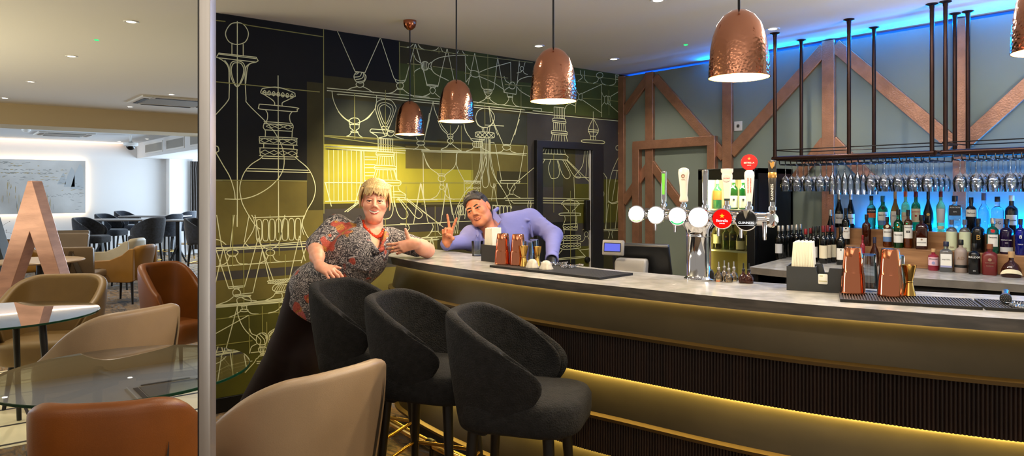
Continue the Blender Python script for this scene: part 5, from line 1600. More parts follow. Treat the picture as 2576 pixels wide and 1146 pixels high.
# small pouring bottles and black clip by the tower
def cruet(px, py, label, dark=False):
    sp = at_z(px, py, CTR); t = thing('pourer_bottle', (sp.x, sp.y, CTR), 0, label, 'bottle', 'small pourer bottles behind the tower')
    k = .9
    MB().lathe([(.0005, .001), (.02 * k, .001), (.0215 * k, .006), (.0205 * k, .022), (.014 * k, .034), (.0065 * k, .042), (.006 * k, .056), (.0005, .056)], 20).build('body', BOT['brown'] if dark else thin_glass('cruet_glass', (244, 226, 196), 2.0, .02, 1.5, .06), t)
    MB().lathe([(.0075 * k, .052), (.0075 * k, .06), (.003, .062), (.0026, .085), (.0001, .085)], 12).build('pourer', M_black if dark else CAPS['silver'], t)
for px, py, lb, dk in ((1808, 707, 'tiny clear pourer bottle behind the tower, first from the left', 0), (1822, 703, 'tiny clear pourer bottle behind the tower, set slightly back', 0), (1833, 709, 'tiny clear pourer bottle behind the tower, third from the left', 0), (1846, 706, 'tiny clear pourer bottle behind the tower, fourth from the left', 0), (1870, 711, 'tiny dark pourer bottle, left of the two by the undercounter unit', 1), (1884, 712, 'tiny dark pourer bottle, right of the two by the undercounter unit', 1)): cruet(px, py, lb, dk)
sp = at_z(1784, 704, CTR); o = MB().prism([(-.018, 0), (.018, 0), (.018, .03), (.012, .044), (.0, .052), (-.018, .054)], -.012, .012, M=Matrix(((1, 0, 0), (0, 0, 1), (0, 1, 0)))).build('card_reader', M_rub, bevel=.003); o.location = (sp.x, sp.y + .004, CTR); o.rotation_euler = (0, 0, .5); tag(o, 'small black rounded card reader standing right behind the beer tower', 'card reader')
# ------------------------------------------------------------------ till with customer display
c = at_d(1596, 640, 4.0); tr = math.radians(24)
t = thing('till', (c.x, c.y, .9015), tr, 'black touchscreen till seen from behind with white customer display', 'till')
M_tg = mat('till_grey', (150, 146, 143), .45); M_tb = mat('till_black', (20, 21, 23), .4)
MB().rbox((-.02, -.06, .03), (.26, .22, .06), .02).build('base', M_tg, t)
MB().loft([[(x, y + yo, z) for x, y in ((-w_, -d_), (w_, -d_), (w_, d_), (-w_, d_))] for w_, d_, yo, z in ((.10, .045, -.06, .06), (.085, .04, -.06, .12), (.09, .035, -.055, .19), (.085, .03, -.045, .215))]).build('neck', M_tg, t, bevel=.01)
mrot = Matrix.Rotation(-.42, 3, 'X')
MB().rbox((0.05, .04, .175), (.30, .035, .26), .012, 3, M=Matrix.Rotation(.42, 3, 'X')).build('screen_case', M_tb, t, bevel=.004)
pole = MB(); pole.tube([(-.10, -.03, .14), (-.10, -.07, .26)], .012, 10); pole.build('display_stem', M_tb, t)
cd = MB().rbox((-.09, -.105, .275), (.125, .03, .085), .012, 3, M=Matrix.Rotation(-.12, 3, 'X')).build('customer_display', M_tg, t)
MB().box((-.09, -.1225, .279), (.09, .002, .042), M=Matrix.Rotation(-.12, 3, 'X')).build('lcd', emis('blue_lcd', (110, 118, 235), .6), cd)
MB().box((-.09, -.1215, .279), (.098, .002, .049), M=Matrix.Rotation(-.12, 3, 'X')).build('bezel', M_tb, cd)
# ================================================================== SEATS AND TABLES
def fabric(name, c, c2, sc=55, b=.5, rough=.95, sheen=.3): return mat(name, c, rough, col2=c2, scale=sc, bump=b, bscale=sc * 5, sheen=sheen, detail=5)
M_chen = fabric('black_chenille', (6, 6, 6), (24, 23, 24), 34, .6, sheen=0)
M_velv = fabric('navy_black_velvet', (16, 18, 24), (34, 40, 52), 30, .3)
def leather(name, c, v=.06): return mat(name, c, .42, var=v, scale=5, bump=.10, bscale=320, rvar=.05)
M_cream = leather('cream_leather', (158, 134, 106)); M_khaki = leather('khaki_leather', (126, 100, 58)); M_orange = leather('tan_orange_leather', (124, 68, 18), .1); M_must = leather('mustard_leather', (150, 106, 38)); M_taupe = leather('taupe_leather', (112, 94, 72)); M_pale = leather('pale_cream_leather', (190, 178, 150))
M_leg = mat('black_wood_leg', (14, 13, 13), .4); M_brasst = mat('brass_tip', (200, 160, 84), .25, .9); M_seam = mat('dark_seam', (46, 34, 24), .8)
def shell(name, m, parent, ztop, zbot, a_, b_, U, t, taper=.78, nu=44, nv=10, p=2.4, sub=1):
    """wrap-around seat back: ztop(|u|) rim height, U(v) how far round the wrap reaches at height v (radians from the back)"""
    def pt(u, v, off):
        zt = ztop(abs(u)); z = zbot + (zt - zbot) * v; k = taper + (1 - taper) * min(1, v * 1.25) ** .8
        c, s = -math.cos(u), -math.sin(u)
        r = 1 / ((abs(c) / (a_ - off)) ** p + (abs(s) / (b_ - off)) ** p) ** (1 / p)
        return Vector((c * r * k, s * r * k, z))
    b = MB(); V = [0, .03, .12, .26, .42, .58, .74, .88, .97, 1.0]
    def grid(off, dz): return [[pt(-U(v) + 2 * U(v) * i / nu, v, off) + Vector((0, 0, dz * (1 if v > .5 else -1) if v in (0, 1.0) else 0)) for i in range(nu + 1)] for v in V]
    O = grid(0, 0); I = grid(t, 0); n = nu + 1
    # closed cross-section loop: up the outside, over the rim, down the inside
    rim = [(O[-1][i] + I[-1][i]) / 2 + Vector((0, 0, t * .28)) for i in range(n)]; base = [(O[0][i] + I[0][i]) / 2 - Vector((0, 0, t * .2)) for i in range(n)]
    rows = O + [rim] + I[::-1] + [base]; rows.append(rows[0]); cols = [[rows[r][i] for r in range(len(rows) - 1)] for i in range(n)]
    # rounded front ends
    nV = len(V); row_of = list(range(nV)) + [nV - 1] + list(range(nV - 1, -1, -1)) + [0]
    def cap(i, s):
        out = []; tg = [(O[k][i] - O[k][i - s]).normalized() for k in range(nV)]
        for q, k in zip(cols[i], row_of): m_ = (O[k][i] + I[k][i]) / 2; out.append(q + (m_ - q) * .5 + tg[k] * t * .30)
        return out
    seq = [cap(0, -1)] + cols + [cap(nu, 1)]
    b.loft(seq, True, True)
    return b.build(name, m, parent, subsurf=sub, angle=75)
def leg(parent, x, y, z1, dx, dy, r0=.019, r1=.012, m=None, tip=None, name='leg'):
    o = MB().tube([(x, y, z1), (x + dx, y + dy, 0.0)], [r0, r1], 12).build(name, m or M_leg, parent)
    if tip:
        k = .07 / z1; MB().tube([(x + dx * (1 - k), y + dy * (1 - k), .07), (x + dx, y + dy, .0)], [r1 + .0022, r1 + .0012], 12).build('foot_cap', tip, o)
    return o
def cushion(parent, name, m, cx, cy_, w, d, z0, z1, r=.1, sub=1):
    b = MB(); rings = []
    def ring(k, z):
        out = []
        for (sx, sy, a0) in ((1, 1, 0), (-1, 1, 90), (-1, -1, 180), (1, -1, 270)):
            for i in range(7):
                a = math.radians(a0 + 15 * i); out.append((cx + sx * (w / 2 - r) + (r - k) * math.cos(a), cy_ + sy * (d / 2 - r) + (r - k) * math.sin(a), z))
        return out
    h = z1 - z0
    rings = [ring(.02, z0), ring(.004, z0 + h * .1), ring(0, z0 + h * .3), ring(0, z0 + h * .75), ring(.012, z0 + h * .93), ring(.04, z1), ring(.085, z1 + h * .04)]
    b.loft(rings, True, True); return b.build(name, m, parent, angle=70)
sm = lambda t: t * t * (3 - 2 * t)
def make_stool(m_, label):
    t = thing('bar_stool', (0, 0, 0), 0, label, 'bar stool')
    zt = lambda u: .74 + .30 - .13 * sm(min(1, max(0, (u - .5) / 1.6)))
    U = lambda v: math.radians(float(np.interp(v, [0, .12, .3, .5, .68, .84, .94, 1], [70, 92, 114, 127, 131, 124, 110, 92])))
    shell('backrest', m_, t, zt, .625, .258, .245, U, .045, .80)
    cushion(t, 'seat', m_, .045, 0, .455, .43, .635, .755, .13)
    for sx, sy in ((1, 1), (1, -1), (-1, 1), (-1, -1)): leg(t, .14 * sx + .02, .13 * sy, .64, .042 * sx, .042 * sy, .022, .012, tip=M_brasst)
    z = .34; q = .64; X0, X1, Y_ = -.12 - .042 * (1 - z / .64) - .006, .16 + .042 * (1 - z / .64) + .006, .13 + .042 * (1 - z / .64) + .008
    pts = []
    for (cx, cy_, a0) in ((X1 - .03, Y_ - .03, 0), (X0 + .03, Y_ - .03, 90), (X0 + .03, -Y_ + .03, 180), (X1 - .03, -Y_ + .03, 270)):
        for i in range(5): a = math.radians(a0 + 22.5 * i); pts.append((cx + .03 * math.cos(a), cy_ + .03 * math.sin(a), z))
    MB().tube(pts, .0085, 10, True).build('foot_ring', M_brass, t); return t
st = make_stool(M_chen, 'black fabric bar stool nearest the viewer, its whole seat in view')
st.location = (-2.06, 1.71, 0); st.rotation_euler = (0, 0, math.radians(33)); st['group'] = 'black bar stools at the bar'
dup(st, (-2.60, 1.66, 0), math.radians(30), 'black fabric bar stool in the middle of the three at the bar', 'black bar stools at the bar')
dup(st, (-3.14, 1.645, 0), math.radians(28), 'black fabric bar stool under the hand of the woman, farthest of the three', 'black bar stools at the bar')
def make_tub(m_, ztb, zarm, L_, W_, slits=True):
    t = thing('tub_chair', (0, 0, 0), 0, '', 'tub chair')
    zt = lambda u: ztb - (ztb - zarm) * sm(min(1, max(0, (u - .55) / 1.75)))
    U = lambda v: math.radians(104 + 30 * math.sin(PI * min(1, max(0, v * .80 + .12))))
    shell('backrest', m_, t, zt, .285, L_ / 2, W_ / 2, U, .055, .80, p=3.0)
    cushion(t, 'seat', m_, .02, 0, L_ - .12, W_ - .125, .30, .46, .12)
    if slits:
        for s in (1,):
            b = MB(); rows = []
            for i in range(13):
                z = .36 + .43 * i / 12; v = (z - .285) / (ztb - .285); k = .80 + .20 * min(1, v * 1.25) ** .8; wd = .010 * math.sin(PI * i / 12) + .0008
                row = []
                for du in (-1, 1):
                    u = s * (.62 + .06 * i / 12) + du * wd / .3; c_, s_ = -math.cos(u), -math.sin(u); r = 1 / ((abs(c_) / (L_ / 2)) ** 3 + (abs(s_) / (W_ / 2)) ** 3) ** (1 / 3) * k + .0015
                    row.append((c_ * r, s_ * r, z))
                rows.append(row)
            b.loft(rows, False, False); b.build('side_slit', M_seam, t)
    for sx, sy in ((1, 1), (1, -1), (-1, 1), (-1, -1)): leg(t, .17 * sx, .17 * sy, .30, .035 * sx, .035 * sy, .02, .012)
    return t
tc = make_tub(M_cream, .86, .57, .62, .66); tg = 'leather tub chairs in the lounge'
A_ = lambda d: math.radians(d)
tc.location = (-2.585, 1.04, 0); tc.rotation_euler = (0, 0, A_(193)); tag(tc, 'cream leather tub chair right of the silver post, in front of the bar stools', None, tg)
c2 = dup(tc, (-4.41, .75, 0), A_(206), 'cream leather tub chair seen from its side between the two glass tables', tg)
tk = make_tub(M_khaki, .86, .66, .62, .66); tk.location = (-5.99, .66, 0); tk.rotation_euler = (0, 0, A_(-30)); tag(tk, 'khaki leather tub chair facing the viewer behind the farther glass table', None, tg)
to = make_tub(M_orange, .905, .66, .52, .46); to.location = (-2.43, .465, 0); to.rotation_euler = (0, 0, A_(152)); tag(to, 'orange tan leather tub chair at the bottom, left of the silver post', None, tg)
tt = dup(to, (-6.05, 1.50, 0), A_(22), 'orange tan leather tub chair beyond the cream one, opening to the right', tg)
dup(to, (-2.24, -.10, 0), A_(150), 'tan leather tub chair whose rounded back corner shows in the bottom left corner', tg)
# round glass tables
M_gt = thin_glass('table_glass', (246, 251, 247), 1.5, .01, 1.5, .16); M_ge = mat('green_glass_edge', (16, 62, 44), .1, trans=.2)
def make_table(c, r, label, legs):
    t = thing('glass_table', (c[0], c[1], 0), 0, label, 'table', 'round glass tables')
    MB().lathe([(.0005, .75), (r - .001, .75)], 96).lathe([(.0005, .738), (r - .001, .738)], 96).build('glass_top', M_gt, t)
    MB().lathe([(r - .0012, .738), (r + .0006, .740), (r + .0006, .748), (r - .0012, .75)], 96).build('glass_edge', M_ge, t)
    MB().lathe([(.0001, .737), (.055, .737), (.055, .722), (.0001, .722)], 28).build('hub', mat('hub_grey', (92, 88, 84), .35, .7), t)
    for a in legs:
        ca, sa = math.cos(A_(a)), math.sin(A_(a)); w = Vector((-sa, ca, 0)); b = MB()
        for k0, k1, z0, z1, h0, h1 in (((.05), .34, .722, .705, .03, .022),):
            b.tube([(.04 * ca, .04 * sa, .712), (.30 * ca, .30 * sa, .70)], .013, 8)
        b.tube([(.30 * ca, .30 * sa, .712), (.37 * ca, .37 * sa, 0)], [.021, .014], 12); b.build('leg', M_leg, t)
    return t
make_table((-3.294, .625), .485, 'large round glass table in front, crossed by the silver post', (-64, -101, 85, 190))
make_table((-5.244, .315), .525, 'round glass table farther back at the left frame edge', (40, 160, 280))
# white round table sliver behind the post
p = at_d(610, 698, 6.4)
t = thing('round_table', (p.x, p.y, 0), 0, 'small round pale table just showing behind the silver post', 'table')
MB().lathe([(.0001, .75), (.36, .75), (.365, .74), (.36, .725), (.0001, .725)], 48).build('tabletop', M_wp, t); MB().tube([(0, 0, .725), (0, 0, .01)], .03, 12).lathe([(.22, 0), (.22, .012), (.03, .03)], 28).build('pedestal', M_leg, t)
# ------------------------------------------------------------------ lounge beyond: low chairs, table, letters
def make_armchair(m_, h=.78):
    t = thing('armchair', (0, 0, 0), 0, '', 'armchair')
    cushion(t, 'seat', m_, .03, 0, .52, .46, .30, .44, .06)
    b = MB(); rows = []
    for z, x, w, th in ((.28, -.22, .26, .05), (.44, -.24, .275, .055), (.60, -.275, .265, .05), (h - .04, -.315, .235, .04), (h, -.325, .21, .025)):
        rows.append([(x + th * .5 * math.cos(a) - .05 * (1 - (math.sin(a)) ** 2) * 0 + .07 * abs(math.sin(a)) ** 3, w * math.copysign(abs(math.sin(a)) ** .7, math.sin(a)), z) for a in [2 * PI * j / 28 for j in range(28)]])
    b.loft(rows, True, True); b.build('backrest', m_, t, subsurf=1, angle=70)
    for s in (-1, 1):
        q = MB(); q.loft([[(x + dx, s * (.255 + dy), z + dz) for dx, dy, dz in ((0, -.028, -.5 * hh), (0, .028, -.5 * hh), (0, .028, .5 * hh), (0, -.028, .5 * hh))] for x, z, hh in ((.27, .42, .26), (.26, .43, .28), (.05, .435, .29), (-.12, .47, .36), (-.22, .51, .44), (-.27, .52, .42))]); q.build('armrest', m_, t, bevel=.012, seg=3)
    for sx, sy in ((1, 1), (1, -1), (-1, 1), (-1, -1)): leg(t, .20 * sx, .19 * sy, .31, .03 * sx, .03 * sy, .02, .013)
    return t
def spot_at(px, d): q = at_d(px, 500, d); return (q.x, q.y, 0)
ac = make_armchair(M_must, .77); ac.location = spot_at(318, 9.5); ac.rotation_euler = (0, 0, A_(226)); tag(ac, 'mustard leather armchair facing left beyond the tan tub chair', None, 'low armchairs in the lounge')
a2 = dup(ac, spot_at(300, 10.8), A_(232), 'pale cream armchair behind the mustard one, facing left', 'low armchairs in the lounge'); remat(a2, {M_must: M_pale})
a3 = dup(ac, spot_at(38, 10.3), A_(20), 'mustard armchair half hidden behind the copper letter at left', 'low armchairs in the lounge')
def make_dining(m_, h, reflected=False):
    t = thing('dining_chair', (0, 0, 0), 0, '', 'chair')
    cushion(t, 'seat', m_, .02, 0, .46, .46, .38, .48, .05)
    b = MB(); b.loft([[(x + dx, y * w, z) for dx, y in ((-.035, -1), (-.035, -.5), (-.035, 0), (-.035, .5), (-.035, 1), (.035, 1), (.035, .5), (.035, 0), (.035, -.5), (.035, -1))] for x, z, w in ((-.20, .36, .20), (-.21, .48, .225), (-.26, h - .03, .24), (-.265, h, .225))]); b.build('backrest', m_, t, bevel=.014, seg=3)
    if reflected:  # reflection of the letter A, modelled as two-tone strips on the leather
        for s, mm in ((1, mat('reflection_brown', (84, 66, 46), .5)), (-1, mat('reflection_grey', (104, 96, 86), .5))):
            MB().loft([[(x - .0385, y + s * 0, z) for y in (a, b_)] + [(x - .030, y, z) for y in (b_, a)] for x, z, a, b_ in ((-.212, .40, s * .11 - .03, s * .11 + .03), (-.262, h - .05, -.005 * s - .022, -.005 * s + .022))]).build('letter_reflection', mm, t)
    else:
        for y in (-.08, .08): MB().ball((-.205, y, .66), .013, 8, sc=(.5, 1, 1)).build('button', m_, t)
    for sx, sy in ((1, 1), (1, -1), (-1, 1), (-1, -1)): leg(t, .18 * sx, .17 * sy, .39, .02 * sx, .02 * sy, .02, .014)
    return t
dc = make_dining(M_taupe, .80, True); dc.location = spot_at(203, 8.9); dc.rotation_euler = (0, 0, A_(140 + 12)); tag(dc, 'brown leather chair turned away with a letter reflection shaped as slanted two-tone strips on its back', None, 'dining chairs in the lounge')
dd = make_dining(M_taupe, .86); dd.location = spot_at(160, 10.2); dd.rotation_euler = (0, 0, A_(-30)); tag(dd, 'taupe buttoned chair facing the viewer behind the round lounge table', None, 'dining chairs in the lounge')
dup(dd, spot_at(170, 10.95), A_(-22), 'taupe buttoned chair in the row behind, nearer the bar stools', 'dining chairs in the lounge')
p = spot_at(100, 8.1); t = thing('lounge_table', p, 0, 'round beige table behind the copper letter', 'table')
MB().lathe([(.0001, .70), (.44, .70), (.45, .69), (.44, .675), (.0001, .675)], 48).build('tabletop', mat('beige_top', (176, 152, 124), .3), t); MB().tube([(0, 0, .675), (0, 0, .01)], .035, 12).lathe([(.24, 0), (.24, .012), (.035, .03)], 28).build('pedestal', M_leg, t)
# big standing letters
M_lcop = mat('copper_letter', (205, 160, 144), .36, .5, var=.14, scale=3.5, bump=.06, bscale=40, stretch=(1, 1, 4))
M_ldark = mat('dark_slate_letter', (44, 52, 58), .5, var=.08, scale=4)
def letter_A(px, d, rz, m_, label):
    q = spot_at(px, d); H_ = 1.59; b = MB()
    half = [(.02, H_), (.49, 0), (.355, 0), (0, H_ - .52)]
    poly = [(.02, H_), (.49, 0), (.355, 0), (0, H_ - .52), (-.355, 0), (-.49, 0), (-.02, H_)]
    # quads so that the concave outline stays clean
    D_ = .17
    def P(x, z, s): return (x, s * D_ / 2, z)
    R_ = [(.02, H_), (.49, 0), (.355, 0), (0, H_ - .52)]; L_ = [(-.02, H_), (0, H_ - .52), (-.355, 0), (-.49, 0)]; T_ = [(.02, H_), (0, H_ - .52), (-.02, H_)]
    for s in (-1, 1):
        for f_ in (R_, L_, T_): b.add([P(x, z, s) for x, z in f_], [tuple(range(len(f_)))])
    n = len(poly)
    for i in range(n):
        (x0, z0), (x1, z1) = poly[i], poly[(i + 1) % n]; b.add([P(x0, z0, -1), P(x1, z1, -1), P(x1, z1, 1), P(x0, z0, 1)], [(0, 1, 2, 3)])
    o = b.build('letter', m_, bevel=.006, angle=25); o.location = q; o.rotation_euler = (0, 0, rz); return tag(o, label, 'letter', 'big standing letters')
cdir = at_d(87, 500, 1.0); fa = math.atan2(-cdir.y, -cdir.x) + PI / 2
letter_A(88, 7.2, fa - A_(32), M_lcop, 'tall brushed copper letter A standing in the lounge')
letter_A(-42, 8.5, fa - A_(32), M_ldark, 'dark slate letter A cut by the left frame edge')
# twig in a slim pot behind the dark letter
q = spot_at(-30, 9.2); t = thing('potted_twigs', q, 0, 'bare branching twigs peeping behind the dark letter', 'plant')
MB().lathe([(.0001, 0), (.12, 0), (.15, .45), (.13, .45), (.12, .4), (.0001, .4)], 20).build('pot', M_ldark, t)
rr = random.Random(5); b = MB()
for k in range(7):
    a = rr.uniform(0, 6.28); pts = [Vector((0, 0, .4))]
    for i in range(1, 7): pts.append(Vector((math.cos(a) * .05 * i + RT[0] * .015 * i + rr.uniform(-.02, .02), math.sin(a) * .05 * i + RT[1] * .015 * i + rr.uniform(-.02, .02), .4 + .105 * i)))
    b.tube(pts, [.006, .005, .0045, .004, .0035, .003, .002], 6)
    for p_ in pts[3:]:
        for s in range(3):
            e = p_ + Vector((rr.uniform(-.1, .1), rr.uniform(-.1, .1), rr.uniform(.0, .07))); b.tube([p_, e], [.002, .001], 5); b.ball(e, .006, 6)
b.build('twigs', mat('twig_brown', (96, 84, 76), .8), t)
# tall tables and far stools
def tall_table(px, d, L_, D_, rz, label):
    t = thing('tall_table', spot_at(px, d), rz, label, 'high table', 'high tables in the far room')
    MB().rbox((0, 0, .965), (L_, D_, .025), .02).build('tabletop', mat('tall_top', (128, 124, 122), .25), t, bevel=.003)
    for s in (-1, 1):
        b = MB(); x = s * (L_ / 2 - .25); b.box((x, 0, .48), (.07, .07, .95))
        for sy in (-1, 1): b.tube([(x, 0, .55), (x + s * .12, sy * (D_ / 2 + .02), 0)], .022, 8)
        b.build('trestle', M_leg, t)
    return t
rr1 = YAW
tall_table(300, 12.6, 1.15, .62, rr1, 'high table with dark trestle legs, left one by the painting'); tall_table(392, 14.3, 1.2, .62, rr1, 'high table with dark trestle legs, rearmost by the far wall'); tall_table(492, 12.4, 1.1, .62, rr1, 'high table with dark trestle legs beside the silver post')
far = [(228, 11.6, 44, 'far dark bar stool at the left end of the high tables, facing right'), (278, 13.45, 44, 'far dark bar stool facing right, second from the painting'), (322, 15.2, 44, 'far dark bar stool facing right, third and most hidden by a table'), (372, 11.65, 214, 'far dark bar stool facing left, nearest of its side'), (422, 13.45, 220, 'far dark bar stool facing left, middle of its side, lit blue'), (460, 15.2, 225, 'far dark bar stool facing left, rearmost by the curtain'), (508, 11.35, 44, 'far dark bar stool cut by the silver post')]
fs = make_stool(M_velv, far[0][3]); fs['group'] = 'dark bar stools in the far room'
for i, (px, d, az, lb) in enumerate(far):
    o = fs if i == 0 else dup(fs); o.location = spot_at(px, d); o.rotation_euler = (0, 0, A_(az)); o['label'] = lb
# ================================================================== PEOPLE (smooth distance-field surfaces)
import openvdb
class Field:
    """smooth union of rounded shapes sampled on a grid, turned into one continuous surface"""
    def __init__(s, lo, hi, h):
        s.h = h; s.lo = np.array(lo, float); s.n = np.ceil((np.array(hi, float) - s.lo) / h).astype(int) + 1; s.f = np.full(s.n, .12, np.float32)
    def like(s):
        g = Field.__new__(Field); g.h = s.h; g.lo = s.lo; g.n = s.n; g.f = np.full(s.n, .12, np.float32); return g
    def _sub(s, lo, hi, pad):
        a = np.clip(np.floor((np.array(lo) - pad - s.lo) / s.h).astype(int), 0, s.n); b = np.clip(np.ceil((np.array(hi) + pad - s.lo) / s.h).astype(int) + 1, 0, s.n)
        if (b <= a).any(): return None
        sl = tuple(slice(i, j) for i, j in zip(a, b)); ax = [s.lo[k] + s.h * np.arange(a[k], b[k]) for k in range(3)]
        return sl, np.meshgrid(*ax, indexing='ij', sparse=True)
    def _mix(s, sl, d, k, op):
        f = s.f[sl]; d = d.astype(np.float32)
        if op == '+':
            if k > 0: h_ = np.maximum(k - np.abs(f - d), 0) / k; r = np.minimum(f, d) - h_ * h_ * k * .25
            else: r = np.minimum(f, d)
        else:
            d = -d
            if k > 0: h_ = np.maximum(k - np.abs(f - d), 0) / k; r = np.maximum(f, d) + h_ * h_ * k * .25
            else: r = np.maximum(f, d)
        s.f[sl] = r
    def cone(s, a, b, ra, rb, k=.02, op='+', flat=None):
        a = np.array(a, float); b = np.array(b, float); m = max(ra, rb)
        q = s._sub(np.minimum(a, b) - m, np.maximum(a, b) + m, k + .05)
        if q is None: return s
        sl, (X, Y, Z) = q; ab = b - a; L2 = float(ab @ ab) + 1e-12
        t = np.clip(((X - a[0]) * ab[0] + (Y - a[1]) * ab[1] + (Z - a[2]) * ab[2]) / L2, 0, 1)
        d = np.sqrt((X - a[0] - t * ab[0]) ** 2 + (Y - a[1] - t * ab[1]) ** 2 + (Z - a[2] - t * ab[2]) ** 2) - (ra + (rb - ra) * t)
        s._mix(sl, d, k, op); return s
    def chain(s, pts, rs, k=.02, op='+'):
        for i in range(len(pts) - 1): s.cone(pts[i], pts[i + 1], rs[i], rs[i + 1], k, op)
        return s
    def ell(s, c, r, k=.02, op='+', B=None):
        c = np.array(c, float); r = np.array(r, float); m = float(r.max())
        q = s._sub(c - m, c + m, k + .05)
        if q is None: return s
        sl, (X, Y, Z) = q; X = X - c[0]; Y = Y - c[1]; Z = Z - c[2]
        if B is not None: X, Y, Z = [B[0, i] * X + B[1, i] * Y + B[2, i] * Z for i in range(3)]
        k0 = np.sqrt((X / r[0]) ** 2 + (Y / r[1]) ** 2 + (Z / r[2]) ** 2); k1 = np.sqrt((X / r[0] ** 2) ** 2 + (Y / r[1] ** 2) ** 2 + (Z / r[2] ** 2) ** 2) + 1e-6
        s._mix(sl, k0 * (k0 - 1) / k1, k, op); return s
    def plane(s, p, nrm, k=.0):
        """keep only the side the normal points away from"""
        sl, (X, Y, Z) = s._sub(s.lo, s.lo + s.h * s.n, 0); n_ = np.array(nrm, float); n_ /= np.linalg.norm(n_)
        s._mix(sl, -((X - p[0]) * n_[0] + (Y - p[1]) * n_[1] + (Z - p[2]) * n_[2]), k, '-'); return s
    def mesh(s):
        g = openvdb.FloatGrid(.12); g.copyFromArray(s.f); P, Q = g.convertToQuads(0.0)
        return P * s.h + s.lo, Q[:, ::-1]
def basis(fwd, up):
    """columns: x = the person's left hand side as seen in front (image right), y = forward, z = up"""
    y = Vector(fwd).normalized(); z = Vector(up); z = (z - y * z.dot(y)).normalized(); x = z.cross(y) * -1
    x = y.cross(z); return np.array([[x.x, y.x, z.x], [x.y, y.y, z.y], [x.z, y.z, z.z]])
def meshobj(name, parts, mats, parent=None, origin=None, smooth_iter=1):
    """parts: list of (points, quads, material index array or int)"""
    V = []; Fc = []; M = []; o = 0
    for P, Q, mi in parts:
        V.append(P); Fc += (Q + o).tolist(); M += (list(mi) if hasattr(mi, '__len__') else [mi] * len(Q)); o += len(P)
    V = np.vstack(V)
    if origin is not None: V = V - np.array(origin)
    me = bpy.data.meshes.new(name); me.from_pydata(V.tolist(), [], Fc); me.update()
    for m in mats: me.materials.append(m)
    me.polygons.foreach_set('material_index', M); me.shade_smooth()
    bm = bmesh.new(); bm.from_mesh(me)
    for _ in range(smooth_iter): bmesh.ops.smooth_vert(bm, verts=bm.verts, factor=.5, use_axis_x=True, use_axis_y=True, use_axis_z=True)
    bmesh.ops.recalc_face_normals(bm, faces=bm.faces); bm.to_mesh(me); bm.free()
    ob = bpy.data.objects.new(name, me); COL.objects.link(ob)
    if parent is not None: ob.parent = parent
    return ob
def skin(name, c, c2):
    m = mat(name, c, .5, col2=c2, scale=30, bump=.04, bscale=300); b = m.node_tree.nodes['Principled BSDF']
    b.inputs['Subsurface Weight'].default_value = .12; b.inputs['Subsurface Radius'].default_value = (.012, .005, .003); b.inputs['Subsurface Scale'].default_value = 1.0; return m
